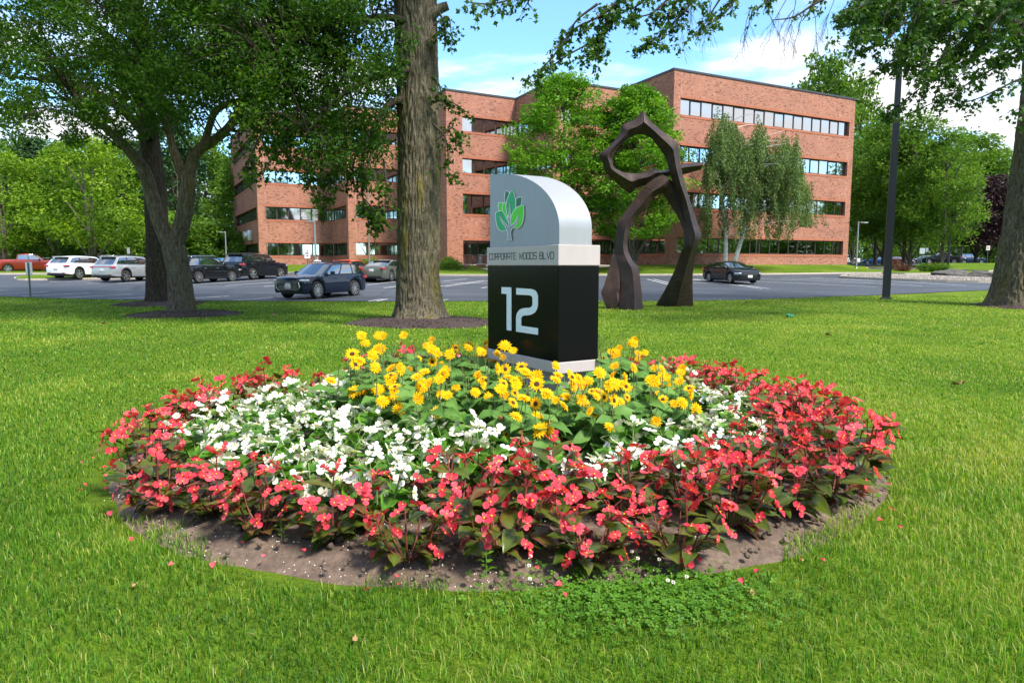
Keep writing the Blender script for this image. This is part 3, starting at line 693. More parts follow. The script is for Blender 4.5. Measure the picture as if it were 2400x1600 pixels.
# bank of grass between kerb and wall
KP = [hit(*q) for q in [(640, 641), (780, 643), (900, 645), (1040, 647), (1250, 647), (1450, 646.5), (1640, 646), (1800, 644.5), (1960, 642.5), (2060, 642), (2105, 641.5)]]
KPL = [Vector((-50, 92, 0)), Vector((-40, 74, 0)), Vector((-32, 65, 0))] + [Vector((p.x, p.y, 0)) for p in KP]
e_ = KPL[-1]; KPL += [Vector((e_.x + 2.0, e_.y + 2.5, 0)), Vector((e_.x + 1.5, e_.y + 8, 0)), Vector((38.5, 80, 0)), Vector((31, 97, 0))]
KPL = spline(KPL, 4)
def seg_dist(x, y, pts):
    best = 1e9
    for a, b in zip(pts[:-1], pts[1:]):
        ax, ay = a[0], a[1]; bx, by = b[0], b[1]; l2 = (bx - ax) ** 2 + (by - ay) ** 2 + 1e-9
        t = min(1, max(0, ((x - ax) * (bx - ax) + (y - ay) * (by - ay)) / l2)); best = min(best, math.hypot(x - ax - t * (bx - ax), y - ay - t * (by - ay)))
    return best
kp2 = [(p.x, p.y) for p in KPL]
def bank_z(x, y):
    dk = seg_dist(x, y, kp2); dw = seg_dist(x, y, WALLP); t = dk / (dk + dw + 1e-6); t = t * t * (3 - 2 * t) * 0.6 + t * 0.4
    g = gz(x, y) + 0.16; return g + (BASE + 0.04 - g) * t
bank_out = kp2 + [(WK[0], WK[1])] + [(p[0], p[1]) for p in reversed(WALLP[:-1])]
bank = sheet('building_lawn', bank_out, M['lawn'], 0.0, 1.5, fn=bank_z); tag(bank, 'sloping grass bank along the foot of the brick building', 'grass bank', kind='structure')
kerb(kp2, parent=bank)
# entrance walk, steps, planters
EN = ent.P(5.0, 0, 0)
def EP(u, n, z): return ent.P(u, n, z)
wk = [EP(1.9, 0.6, 0), EP(11, 0.6, 0), EP(12.5, 13.2, 0), EP(0.5, 13.2, 0), EP(-1.5, 12.2, 0), EP(-1.0, 9.0, 0), EP(1.6, 7.6, 0)]
# keep the walk inside the kerb line
walk = sheet('entrance_walk', [(p.x, p.y) for p in wk], M['concrete'], 0.02, 1.5, fn=bank_z); tag(walk, 'pale concrete walk leading to the office entrance', 'walk', kind='structure')
st = empty('entrance_steps', EP(5.5, 4, gz(*EP(5.5, 4, 0).xy)))
tag(st, 'concrete entrance steps below the glass doors', 'steps')
zlow = bank_z(*EP(5.5, 5.2, 0).xy)
nst = 5; rise = (BASE + 0.01 - zlow) / nst
for k in range(nst):
    s_ = Wall(WE, WF); o_ = boff.copy(); s_.box(2.6, 9.0, 0.02 if k == nst - 1 else 0.02, 3.2 + 0.34 * (nst - k - 1), zlow - 0.3 + 0.004 * k, zlow + rise * (k + 1))
    q = s_.build('step', M['concrete'], st); q.location = Vector((4, 75, BASE)) - st.location
def wbox(name, mat, lo, hi, parent=None, bev=0.0):
    """box in the entrance wall's own axes (u along the wall, n out of it, z up)"""
    Mx = Matrix.Translation(ent.o) @ Matrix(((ent.d.x, -ent.n.x * -1, 0, 0), (ent.d.y, ent.n.y, 0, 0), (0, 0, 1, 0), (0, 0, 0, 1)))
    mb = MB(); mb.box(lo, hi, M=Mx, bev=bev); me = mb.mesh(name, mat)
    bm = bmesh.new(); bm.from_mesh(me); bmesh.ops.recalc_face_normals(bm, faces=bm.faces[:]); bm.to_mesh(me); bm.free()
    if parent is not None: me.transform(Matrix.Translation(-parent.location))
    return obj(name, me, parent)
def pixwall(px, py, n):            # entrance-wall u,z for a line of sight at distance n in front of the wall
    d = ray(px, py); o = Vector((0, 0, EYE)); t = (ent.o + ent.n * n - o).dot(ent.n) / d.dot(ent.n); p = o + d * t
    return (p - ent.o).dot(ent.d), p.z
for (xa, xb, ya, yb, nn, lab) in [(1033, 1048, 618, 632, 7.0, 'brick planter wall behind the yellow lilies beside the oak trunk'), (1053, 1070, 618, 631, 7.0, 'short brick pier between the bench and the lilies'),
                                  (1090, 1101, 619, 633, 6.5, 'brick pier at the right end of the wooden bench'), (1123, 1139, 618, 636, 6.5, 'brick pier beside the steps next to the sign')]:
    ua, zb = pixwall(xa, yb, nn); ub, zt = pixwall(xb, ya, nn)
    pr = empty('brick_pier', ent.P((ua + ub) / 2, nn - 0.3, zb - 0.05)); tag(pr, lab, 'brick pier')
    wbox('brick_body', M['brick_soldier'], (ua, nn - 0.6, zb - 0.25), (ub, nn, zt - 0.09), pr); wbox('stone_cap', M['concrete'], (ua - 0.04, nn - 0.64, zt - 0.088), (ub + 0.04, nn + 0.04, zt), pr, 0.01)
ua, zb = pixwall(1036, 630, 6.9); ub, zt = pixwall(1095, 625, 6.9)
bn = empty('wooden_bench', ent.P((ua + ub) / 2, 7.2, zb - 0.1)); tag(bn, 'low dark wooden bench between the brick piers', 'bench')
for k in range(3): wbox('slat', M['bench_wood'], (ua, 7.02 + 0.17 * k, zt - 0.06), (ub, 7.17 + 0.17 * k, zt), bn)
for u in (ua + 0.25, ub - 0.35): wbox('leg', M['bench_wood'], (u, 7.1, zt - 0.5), (u + 0.1, 7.4, zt - 0.063), bn)
# handrails and bin
for px_, lab in ((1089, 'metal handrail on the left of the entrance steps'), (1132, 'metal handrail on the right of the entrance steps')):
    u_, _ = pixwall(px_, 600, 3.2); hr = empty('handrail', ent.P(u_, 3.4, BASE)); tag(hr, lab, 'handrail')
    mb = MB(); a = ent.P(u_, 2.6, BASE + 0.95); b_ = ent.P(u_, 3.1, BASE + 0.95); c = ent.P(u_, 4.9, zlow + 0.95); d_ = ent.P(u_, 4.9, zlow - 0.02); e2 = ent.P(u_, 2.6, BASE)
    for seg in ((a, b_, c),): mb.tube([p - hr.location for p in seg], 0.028, 8)
    mb.build('rail', M['rail'], hr, True)
    for q0, q1 in ((c, d_), (a, e2)): MB().tube([q0 - hr.location, q1 - hr.location], 0.028, 8).build('post', M['rail'], hr, True)
u_, _ = pixwall(1118, 610, 0.4)
bn2 = empty('litter_bin', ent.P(u_, 0.9, BASE + 0.012), math.atan2(ent.d.y, ent.d.x)); tag(bn2, 'dark lidded litter bin beside the glass entrance doors', 'litter bin')
mb = MB(); mb.lathe([(0.0, 0.0), (0.27, 0.0), (0.36, 0.95), (0.0, 0.95)], 4, M=Matrix.Rotation(R(45), 4, 'Z')); mb.build('bin_body', M['bin'], bn2)
mb = MB(); mb.box((-0.30, -0.30, 0.952), (0.30, 0.30, 1.04), bev=0.03); mb.build('lid', M['bin'], bn2)
# ------------------------------------------------------------------ monument sign
SA = math.atan2(0.853, -0.522)                      # broad face runs back to the left
sd = Vector((-0.522, 0.853, 0)); sn = Vector((0.853, 0.522, 0))   # sd along the broad face, sn along the narrow face
sc0 = Vector((0.41, 6.2, 0))                        # front corner of the box
Mx_s = Matrix.Translation(sc0) @ Matrix(((sd.x, sn.x, 0, 0), (sd.y, sn.y, 0, 0), (0, 0, 1, 0), (0, 0, 0, 1)))
SL, SW = 1.27, 0.455
sign = empty('monument_sign', (0, 0, 0)); tag(sign, 'silver and black street number sign standing in the flower bed', 'sign')
zb = EYE - 0.010
def sp(name, mat, lo, hi, bev=0.006):
    mb = MB(); mb.box(lo, hi, M=Mx_s, bev=bev); me = mb.mesh(name, mat)
    bm = bmesh.new(); bm.from_mesh(me); bmesh.ops.recalc_face_normals(bm, faces=bm.faces[:]); bm.to_mesh(me); bm.free()
    return obj(name, me, sign)
z_box0 = EYE - 0.870
sp('black_box', M['black'], (0, 0, z_box0), (SL, SW, zb))
sp('upper_band', M['band'], (-0.006, -0.006, zb + 0.0015), (SL + 0.006, SW + 0.006, zb + 0.185))
sp('lower_band', M['band'], (-0.006, -0.006, z_box0 - 0.105), (SL + 0.006, SW + 0.006, z_box0 - 0.0015))
sp('pedestal', M['alu'], (0.075, 0.075, 0.0), (SL - 0.075, SW - 0.075, z_box0 - 0.107))
# quarter-round top
zt0 = zb + 0.187; zt1 = EYE + 0.905
prof = [(0.02, zt0), (0.02, zt0 + 0.14)]
for k in range(0, 25):
    a = k / 24 * math.pi / 2
    prof.append((0.02 + (SL - 0.045) * (1 - math.cos(a)) , zt0 + 0.14 + (zt1 - zt0 - 0.14) * math.sin(a)))
prof += [(SL - 0.02, zt0)]
mb = MB(); n = len(prof); y0, y1 = 0.02, SW - 0.075
vs = [Mx_s @ Vector((x, y0, z)) for x, z in prof] + [Mx_s @ Vector((x, y1, z)) for x, z in prof]
mb.add(vs, [tuple(range(n)), tuple(reversed(range(n, 2 * n)))], 1); mb.add(vs, [(i, (i + 1) % n, (i + 1) % n + n, i + n) for i in range(n)], 0)
me = mb.mesh('curved_top', [M['alu'], M['alu_shade']])
bm = bmesh.new(); bm.from_mesh(me); bmesh.ops.remove_doubles(bm, verts=bm.verts[:], dist=1e-5); bmesh.ops.recalc_face_normals(bm, faces=bm.faces[:]); bm.to_mesh(me); bm.free()
me.polygons.foreach_set('use_smooth', np.ones(len(me.polygons), bool)); me.set_sharp_from_angle(angle=R(30)); obj('curved_top', me, sign)
# the face: local axes a (left to right as read) and z
def face_pt(a, z, off): return Mx_s @ Vector((SL - a, -off, z))
def face_poly(name, outline, mat, off, parent=sign, th=0.004):
    o2 = [face_pt(a, z, off) for a, z in outline]; o1 = [face_pt(a, z, off - th) for a, z in outline]; n = len(o2)
    mb = MB(); mb.add(o2 + o1, [tuple(range(n))] + [(i, (i + 1) % n, (i + 1) % n + n, i + n) for i in range(n)])
    me = mb.mesh(name, mat); bm = bmesh.new(); bm.from_mesh(me); bmesh.ops.triangulate(bm, faces=[f for f in bm.faces if len(f.verts) > 4]); bmesh.ops.recalc_face_normals(bm, faces=bm.faces[:]); bm.to_mesh(me); bm.free()
    return obj(name, me, parent)
# face coordinates from the photograph: line of sight onto the face plane
def onface(px, py, off=0.0):
    d = ray(px, py); nrm = -sn; o = Vector((0, 0, EYE)); p0 = sc0 + nrm * off; t = (p0 - o).dot(nrm) / d.dot(nrm); p = o + d * t
    return (SL - (p - sc0).dot(sd), p.z)
def zp(x, y): return onface(1080 + x / 2.9025, 380 + y / 2.9037)
# digits
one = [(280, 850), (347, 852), (347, 1146), (315, 1142), (315, 897), (280, 894)]
face_poly('digit', [zp(*q) for q in one], M['digit'], 0.006)
two_o = [(380, 856), (478, 862), (505, 870), (520, 886), (527, 910), (528, 968), (522, 1000), (508, 1022), (485, 1036), (460, 1042), (436, 1042), (422, 1047), (414, 1062), (414, 1113), (528, 1129), (528, 1174), (379, 1152), (379, 1056), (384, 1030), (398, 1008), (416, 996), (440, 992), (470, 990), (484, 984), (491, 968), (491, 925), (486, 912), (474, 906), (380, 900)]
face_poly('digit', [zp(*q) for q in two_o], M['digit'], 0.006)
# street name, drawn as strokes on a 4 x 6 grid with cut corners
GL = {'C': [[(4, 5), (3.4, 6), (.6, 6), (0, 5.2), (0, .8), (.6, 0), (3.4, 0), (4, 1)]], 'O': [[(.6, 0), (0, .8), (0, 5.2), (.6, 6), (3.4, 6), (4, 5.2), (4, .8), (3.4, 0), (.6, 0)]],
      'R': [[(0, 0), (0, 6), (3.4, 6), (4, 5.3), (4, 3.6), (3.4, 2.9), (0, 2.9)], [(2.2, 2.9), (4, 0)]], 'P': [[(0, 0), (0, 6), (3.4, 6), (4, 5.3), (4, 3.4), (3.4, 2.7), (0, 2.7)]],
      'A': [[(0, 0), (0, 5.2), (.6, 6), (3.4, 6), (4, 5.2), (4, 0)], [(0, 2.6), (4, 2.6)]], 'T': [[(0, 6), (4, 6)], [(2, 6), (2, 0)]], 'E': [[(4, 6), (0, 6), (0, 0), (4, 0)], [(0, 3), (3.4, 3)]],
      'W': [[(0, 6), (1.2, 0), (2.7, 5), (4.2, 0), (5.4, 6)]], 'D': [[(0, 0), (0, 6), (2.8, 6), (4, 5), (4, 1), (2.8, 0), (0, 0)]], 'S': [[(4, 5.2), (3.4, 6), (.6, 6), (0, 5.3), (0, 3.7), (.6, 3.1), (3.4, 2.9), (4, 2.3), (4, .7), (3.4, 0), (.6, 0), (0, .8)]],
      'B': [[(0, 0), (0, 6), (3.2, 6), (3.8, 5.4), (3.8, 3.7), (3.2, 3.1), (0, 3.1)], [(3.2, 3.1), (4, 2.5), (4, .6), (3.4, 0), (0, 0)]], 'L': [[(0, 6), (0, 0), (3.8, 0)]], 'V': [[(0, 6), (2, 0), (4, 6)]], ' ': []}
txt = 'CORPORATE WOODS BLVD'
aL, zc = zp(199, 648); aR, _ = zp(636, 640); zt_, = (zp(199, 633)[1],); hgt = 0.060
adv = [5.4 if ch == 'W' else 4.0 if ch != ' ' else 2.4 for ch in txt]; tot = sum(adv) + 1.05 * (len(txt) - 1); k_ = (aR - aL) / tot; x = 0.0
zmid = zb + 0.0015 + 0.178 / 2; kz = hgt / 6
for ch, ad in zip(txt, adv):
    if ch == ' ': x += ad + 1.05; continue
    mb = MB()
    for st_ in GL[ch]:
        pts = [(aL + (x + p[0]) * k_, zmid - hgt / 2 + p[1] * kz) for p in st_]; hw = 0.0040
        closed = pts[0] == pts[-1]; L_, R_ = [], []
        m_ = len(pts) - 1 if closed else len(pts)
        for i in range(m_):
            p = Vector((*pts[i], 0)).xy; a = Vector(pts[(i - 1) % m_]) if closed or i else None; c = Vector(pts[(i + 1) % m_]) if closed or i < m_ - 1 else None
            p = Vector(pts[i]); d1 = (p - a).normalized() if a is not None else None; d2 = (c - p).normalized() if c is not None else None
            d1 = d1 or d2; d2 = d2 or d1; t_ = (d1 + d2).normalized(); nn_ = Vector((-t_.y, t_.x)); sc_ = hw / max(0.5, nn_.dot(Vector((-d1.y, d1.x))))
            L_.append(p + nn_ * sc_); R_.append(p - nn_ * sc_)
        base = [face_pt(q.x, q.y, 0.0076) for q in L_ + R_] + [face_pt(q.x, q.y, 0.004) for q in L_ + R_]
        rng_ = range(m_ if closed else m_ - 1); fs = []
        for i in rng_:
            j = (i + 1) % m_; fs += [(i, j, m_ + j, m_ + i), (i, 2 * m_ + i, 2 * m_ + j, j), (m_ + i, m_ + j, 3 * m_ + j, 3 * m_ + i)]
        mb.add(base, fs)
    mb.build('letter', M['ink'], sign); x += ad + 1.05
# leaf tree emblem: outline pieces in the zoomed photograph's pixels
def lens(p0, p1, w, n=14, skew=0.0, tip=0.5):
    """a leaf from base p0 to tip p1, half width w"""
    P0 = Vector(p0); P1 = Vector(p1); d = P1 - P0; nrm = Vector((-d.y, d.x)).normalized(); L1 = []; R1 = []
    for i in range(n + 1):
        t = i / n; b = math.sin(math.pi * t ** tip) ** 0.75 * w if 0 < t < 1 else 0
        c = P0 + d * t + nrm * skew * math.sin(math.pi * t); L1.append(c + nrm * b); R1.append(c - nrm * b)
    return [tuple(p) for p in L1 + R1[::-1][1:-1]]
def grow(o, g):
    c = Vector((sum(p[0] for p in o) / len(o), sum(p[1] for p in o) / len(o))); r = []; m_ = len(o)
    area = sum(o[i][0] * o[(i + 1) % m_][1] - o[(i + 1) % m_][0] * o[i][1] for i in range(m_)); sg = 1 if area > 0 else -1
    for i in range(m_):
        a = Vector(o[i - 1]); b = Vector(o[i]); d = Vector(o[(i + 1) % m_]); t = ((b - a).normalized() + (d - b).normalized())
        if t.length < 1e-6: t = (b - a)
        t.normalize(); r.append((b.x + t.y * g * sg, b.y - t.x * g * sg))
    return r
emb = empty('leaf_emblem', (0, 0, 0), parent=sign)
leaves_ = [  # (outline, material, layer)
    ([(299, 193), (317, 205), (312, 240), (302, 268), (290, 268), (288, 240), (291, 212)], 'logo_dark', 0),
    ([(368, 250), (385, 240), (402, 238), (402, 270), (396, 296), (382, 308), (366, 300)], 'logo_dark', 0),
    ([(247, 276), (272, 276), (276, 300), (272, 330), (248, 330), (246, 300)], 'logo_lime', 0),
    ([(280, 278), (294, 282), (300, 310), (304, 350), (308, 384), (300, 396), (286, 384), (276, 350), (275, 310)], 'logo_lime', 1),
    ([(343, 190), (354, 218), (362, 256), (364, 300), (358, 345), (345, 370), (334, 378), (328, 390), (318, 372), (306, 345), (300, 300), (308, 256), (325, 214)], 'logo_mid', 2),
    ([(229, 345), (250, 336), (275, 332), (296, 372), (318, 420), (318, 450), (305, 462), (275, 468), (252, 458), (240, 432), (232, 390)], 'logo_mid', 2),
    ([(420, 294), (396, 300), (362, 322), (342, 356), (334, 400), (336, 428), (352, 446), (380, 450), (402, 432), (414, 400), (420, 350)], 'logo_lime', 3)]
for o_, mk, lay in leaves_:
    face_poly('emblem_outline', [zp(*q) for q in grow(o_, 4.5)], M['logo_white'], -0.02 + 0.0022 + lay * 0.0022, emb, 0.002)
    face_poly('emblem_leaf', [zp(*q) for q in o_], M[mk], -0.02 + 0.0032 + lay * 0.0022, emb, 0.0008)
veins = [[(312, 530), (340, 530), (336, 500), (334, 478), (338, 462), (350, 448), (372, 426), (384, 400), (388, 356), (378, 380), (366, 408), (348, 424), (336, 436), (332, 420), (332, 350), (328, 266), (324, 350), (322, 436), (316, 440), (300, 420), (276, 394), (256, 366), (272, 400), (292, 430), (306, 456), (314, 480), (316, 505)]]
for o_ in veins:
    face_poly('emblem_outline', [zp(*q) for q in grow(o_, 2.6)], M['logo_white'], -0.02 + 0.012, emb, 0.001)
    face_poly('emblem_trunk', [zp(*q) for q in grow(o_, -1.0)], M['alu_shade'], -0.02 + 0.0128, emb, 0.0006)

# ------------------------------------------------------------------ steel sculpture
def zs_(x, y, dy=0.0): return at(1380 + x / 3.0147, 240 + y / 3.0154, 26.0 + dy)
sculpt = empty('steel_sculpture', (5.0, 26.0, 0.0)); tag(sculpt, 'tall rust brown welded steel sculpture with looped head and two legs', 'sculpture')
def member(name, spec, depth0=0.55):
    """spec: rows of (left/outer px, right/inner px, depth offset, thickness): four-sided faceted tube"""
    secs = []; A_ = spline([Vector((*r_[0], r_[2])) for r_ in spec], 4); B_ = spline([Vector((*r_[1], r_[3])) for r_ in spec], 4)
    for row in [((p.x, p.y), (q.x, q.y), p.z, q.z) for p, q in zip(A_, B_)]:
        (ax, ay), (bx, by), off, th = row
        a = zs_(ax, ay, off); b = zs_(bx, by, off); c = (a + b) / 2; e = (b - a) / 2 * (1.13 if min(ay, by) > 600 else 1.22); off = 0.0
        y = Vector((0, 1, 0))
        secs.append([c - e + y * (off), c + y * (off - th / 2) + e * 0.1, c + e + y * off, c + y * (off + th / 2)])
    mb = MB(); vs = [p - sculpt.location for s in secs for p in s]; fs = []
    for i in range(len(secs) - 1):
        for k in range(4): fs.append((4 * i + k, 4 * i + (k + 1) % 4, 4 * i + 4 + (k + 1) % 4, 4 * i + 4 + k))
    fs += [(3, 2, 1, 0), tuple(4 * (len(secs) - 1) + k for k in range(4))]
    mb.add(vs, fs); me = mb.mesh(name, M['corten']); bm = bmesh.new(); bm.from_mesh(me); bmesh.ops.recalc_face_normals(bm, faces=bm.faces[:]); bm.to_mesh(me); bm.free()
    return obj(name, me, sculpt)
member('head_and_long_leg', [((385, 68), (380, 212), 0, .5), ((432, 140), (432, 237), 0, .55), ((520, 215), (490, 300), 0, .6), ((612, 287), (543, 370), 0, .65), ((630, 350), (556, 400), 0, .6), ((641, 440), (580, 500), -.05, .55), ((668, 560), (612, 600), -.1, .5), ((700, 660), (645, 700), -.15, .55), ((732, 760), (664, 790), -.2, .6), ((765, 860), (672, 880), -.25, .75), ((790, 950), (680, 945), -.3, .9), ((768, 1010), (672, 1020), -.25, .8), ((748, 1090), (645, 1100), .1, .8), ((728, 1200), (600, 1215), .5, .9), ((722, 1330), (540, 1340), .9, 1.0), ((724, 1446), (488, 1434), 1.2, 1.1)])
member('head_loop', [((380, 70), (378, 213), 0.02, .5), ((330, 130), (340, 218), 0, .5), ((246, 165), (292, 238), 0, .5), ((225, 225), (268, 258), 0, .5), ((150, 310), (200, 320), 0, .48), ((84, 370), (163, 392), 0, .5), ((105, 430), (164, 430), 0, .5), ((125, 490), (178, 466), 0.05, .5), ((200, 560), (240, 500), .1, .55), ((288, 630), (300, 514), .15, .6), ((340, 595), (350, 512), .18, .6), ((428, 572), (410, 500), .2, .6), ((475, 545), (462, 474), .22, .55), ((540, 520), (510, 488), .25, .5), ((575, 515), (575, 470), .3, .5), ((660, 505), (650, 440), .42, .45), ((735, 485), (720, 436), .48, .4), ((793, 472), (806, 428), .5, .3)])
member('short_leg', [((500, 498), (605, 582), .15, .6), ((440, 560), (560, 622), .1, .65), ((375, 630), (470, 660), .05, .62), ((305, 715), (400, 745), 0, .6), ((250, 790), (335, 810), -.05, .58), ((208, 858), (291, 884), -.1, .6), ((200, 930), (272, 960), -.12, .6), ((188, 1010), (268, 1020), -.12, .65), ((185, 1060), (285, 1080), -.12, .7), ((205, 1120), (310, 1130), -.35, .75), ((222, 1195), (344, 1168), -.5, .85), ((232, 1290), (358, 1280), -.7, .9), ((225, 1400), (370, 1400), -.85, .95), ((222, 1470), (373, 1468), -.9, 1.0)])
member('cross_brace', [((515, 600), (602, 560), .15, .5), ((540, 660), (625, 640), .12, .5), ((590, 740), (655, 740), .05, .45), ((640, 830), (680, 840), -.1, .4), ((670, 900), (720, 920), -.2, .4)])
member('foot_fin', [((182, 1060), (215, 1070), -.1, .2), ((165, 1098), (232, 1130), -.2, .3), ((150, 1170), (250, 1200), -.3, .4), ((118, 1290), (260, 1300), -.5, .5), ((98, 1345), (262, 1345), -.55, .5), ((118, 1410), (262, 1400), -.65, .45), ((134, 1462), (228, 1440), -.7, .35)])
# ------------------------------------------------------------------ trees
def unit(v): return v / (np.linalg.norm(v, axis=1, keepdims=True) + 1e-9)
def leaf_mesh(C, size, up=0.5, droop=0.2, r=None, lobes=False, wid=0.55):
    """rhombic folded leaves; returns V, F"""
    r = r or rng; n = len(C); size = np.broadcast_to(size, (n,))[:, None]
    nr = unit(r.normal(size=(n, 3)) + np.array([0, 0, up * 2.2])); d = r.normal(size=(n, 3)); d[:, 2] -= droop * 2
    d = unit(d - nr * (d * nr).sum(1, keepdims=True)); s = np.cross(nr, d)
    if lobes:
        a = C; b = C + d * size * 0.45 + s * size * 0.5; b1 = C + d * size * 0.62 + s * size * 0.16; c = C + d * size * 1.05 - nr * size * 0.12
        e1 = C + d * size * 0.62 - s * size * 0.16; e = C + d * size * 0.45 - s * size * 0.5
        V = np.stack([a, b, b1, c, e1, e], 1).reshape(-1, 3); k = np.arange(n)[:, None] * 6
        F = np.concatenate([np.concatenate([k, k + 1, k + 2, k + 3], 1), np.concatenate([k, k + 3, k + 4, k + 5], 1)]); return V, F, 6
    fold = nr * size * 0.16
    V = np.stack([C, C + d * size * 0.45 + s * size * wid * 0.5 + fold, C + d * size, C + d * size * 0.45 - s * size * wid * 0.5 + fold], 1).reshape(-1, 3)
    k = np.arange(n)[:, None] * 4; return V, np.concatenate([k, k + 1, k + 2, k + 3], 1), 4
def clump_pts(cent, rad, per, flat=0.6, r=None, shell=0.55):
    r = r or rng; n = len(cent); d = unit(r.normal(size=(n * per, 3))); q = r.random((n * per, 1)) ** (1 / 3.0); q = shell * (0.75 + 0.25 * q) + (1 - shell) * q
    rad = np.repeat(np.broadcast_to(rad, (n,)), per)[:, None]
    return np.repeat(cent, per, 0) + d * q * rad * np.array([1, 1, flat])
def crown_mesh(name, cent, rad, per, size, mat, flat=0.6, up=0.5, droop=0.2, r=None, lobes=False, bias=None, wid=0.55, shell=0.55):
    r = r or rng; P = clump_pts(cent, rad, per, flat, r, shell); V, F, k = leaf_mesh(P, size * r.uniform(0.7, 1.25, len(P)), up, droop, r, lobes, wid)
    cv = np.repeat(r.normal(0.45, 0.16, len(cent)) + (0 if bias is None else bias), per) + r.normal(0, 0.14, len(P))
    return mesh_np(name, V, F, mat, False, col=np.repeat(np.clip(cv, 0, 1), k))
def vnoise(u, v, pu):
    """value noise, periodic in u"""
    def h(i, j): x = np.sin((i % pu) * 127.1 + j * 311.7) * 43758.5453; return x - np.floor(x)
    i = np.floor(u); j = np.floor(v); fu = u - i; fv = v - j; fu = fu * fu * (3 - 2 * fu); fv = fv * fv * (3 - 2 * fv)
    return (h(i, j) * (1 - fu) + h(i + 1, j) * fu) * (1 - fv) + (h(i, j + 1) * (1 - fu) + h(i + 1, j + 1) * fu) * fv
def bark_tube(name, pts, rads, mat, parent, nu=96, step=0.05, amp=0.02, flare=0.0, cap=True):
    P = spline(pts, 10); t_ = np.linspace(0, len(rads) - 1, len(P)); Rr = np.interp(t_, np.arange(len(rads)), rads)
    # resample
    L_ = [0.0]
    for a, b in zip(P[:-1], P[1:]): L_.append(L_[-1] + (b - a).length)
    m = max(6, int(L_[-1] / step)); s = np.linspace(0, L_[-1], m); Q = np.stack([np.interp(s, L_, [p[i] for p in P]) for i in range(3)], 1); Rr = np.interp(s, L_, Rr)
    T = unit(np.gradient(Q, axis=0)); ref = np.array([1.0, 0.1, 0]); A = unit(ref - T * (T @ ref)[:, None]); B = np.cross(T, A)
    th = np.arange(nu) / nu * 2 * math.pi; U, S = np.meshgrid(np.arange(nu) / nu, s)
    k = max(10, int(2 * math.pi * Rr.mean() / 0.055)); 
    w = vnoise(U * 6, S * 0.9 + 7, 6) * 1.6
    n1 = vnoise(U * k, S * 3.4 + 3 + 2.0 * vnoise(U * 9, S * .7, 9), k); n2 = vnoise(U * k * 2, S * 5, k * 2); n3 = vnoise(U * 5, S * 1.3, 5)
    ridge = 1 - np.abs(2 * n1 - 1); disp = amp * (ridge * 1.3 + 0.6 * n2 - 0.9) + amp * 1.6 * (n3 - 0.5)
    rr = Rr[:, None] + disp * np.clip(Rr[:, None] / 0.3, 0.25, 1)
    if flare:
        lob = 1 + 0.35 * np.sin(U * 2 * math.pi * 5 + 1.0) + 0.2 * np.sin(U * 2 * math.pi * 3); rr = rr + flare * np.exp(-S / 0.33) * lob
    V = Q[:, None] + (A[:, None] * np.cos(th)[None, :, None] + B[:, None] * np.sin(th)[None, :, None]) * rr[..., None]
    V = V.reshape(-1, 3); i = (np.arange(m - 1)[:, None] * nu); j = np.arange(nu)[None, :]
    F = np.stack([(i + j), (i + (j + 1) % nu), (i + nu + (j + 1) % nu), (i + nu + j)], -1).reshape(-1, 4)
    loc = parent.location if parent is not None else Vector()
    V = V - np.array(loc); return obj(name, mesh_np(name, V, F, mat, True), parent)
def pth(pix, Y): return [at(p[0], p[1], Y if len(p) < 3 else p[2]) for p in pix]
def twigs(name, skel, targets, parent, r0=0.03, prob=0.6, mat='twig', sag=0.15):
    mb = MB(); sk = np.array([tuple(p) for p in skel])
    for c in targets:
        if random.random() > prob: continue
        dd = np.linalg.norm(sk - c, axis=1) + np.where(sk[:, 2] < c[2] - 1.5, 0.0, 0.0); k = int(np.argmin(dd)); a = Vector(sk[k]); b = Vector(c)
        if (b - a).length > 6: continue
        mid = a.lerp(b, 0.5) + Vector((random.uniform(-.2, .2), random.uniform(-.2, .2), (b - a).length * sag))
        mb.tube([q - parent.location for q in spline([a, mid, b], 4)], [r0 * (1 - 0.85 * i / 8) for i in range(9)], 5, cap=False)
    o = mb.build(name, M[mat], parent, True); o['kind'] = 'stuff'; return o
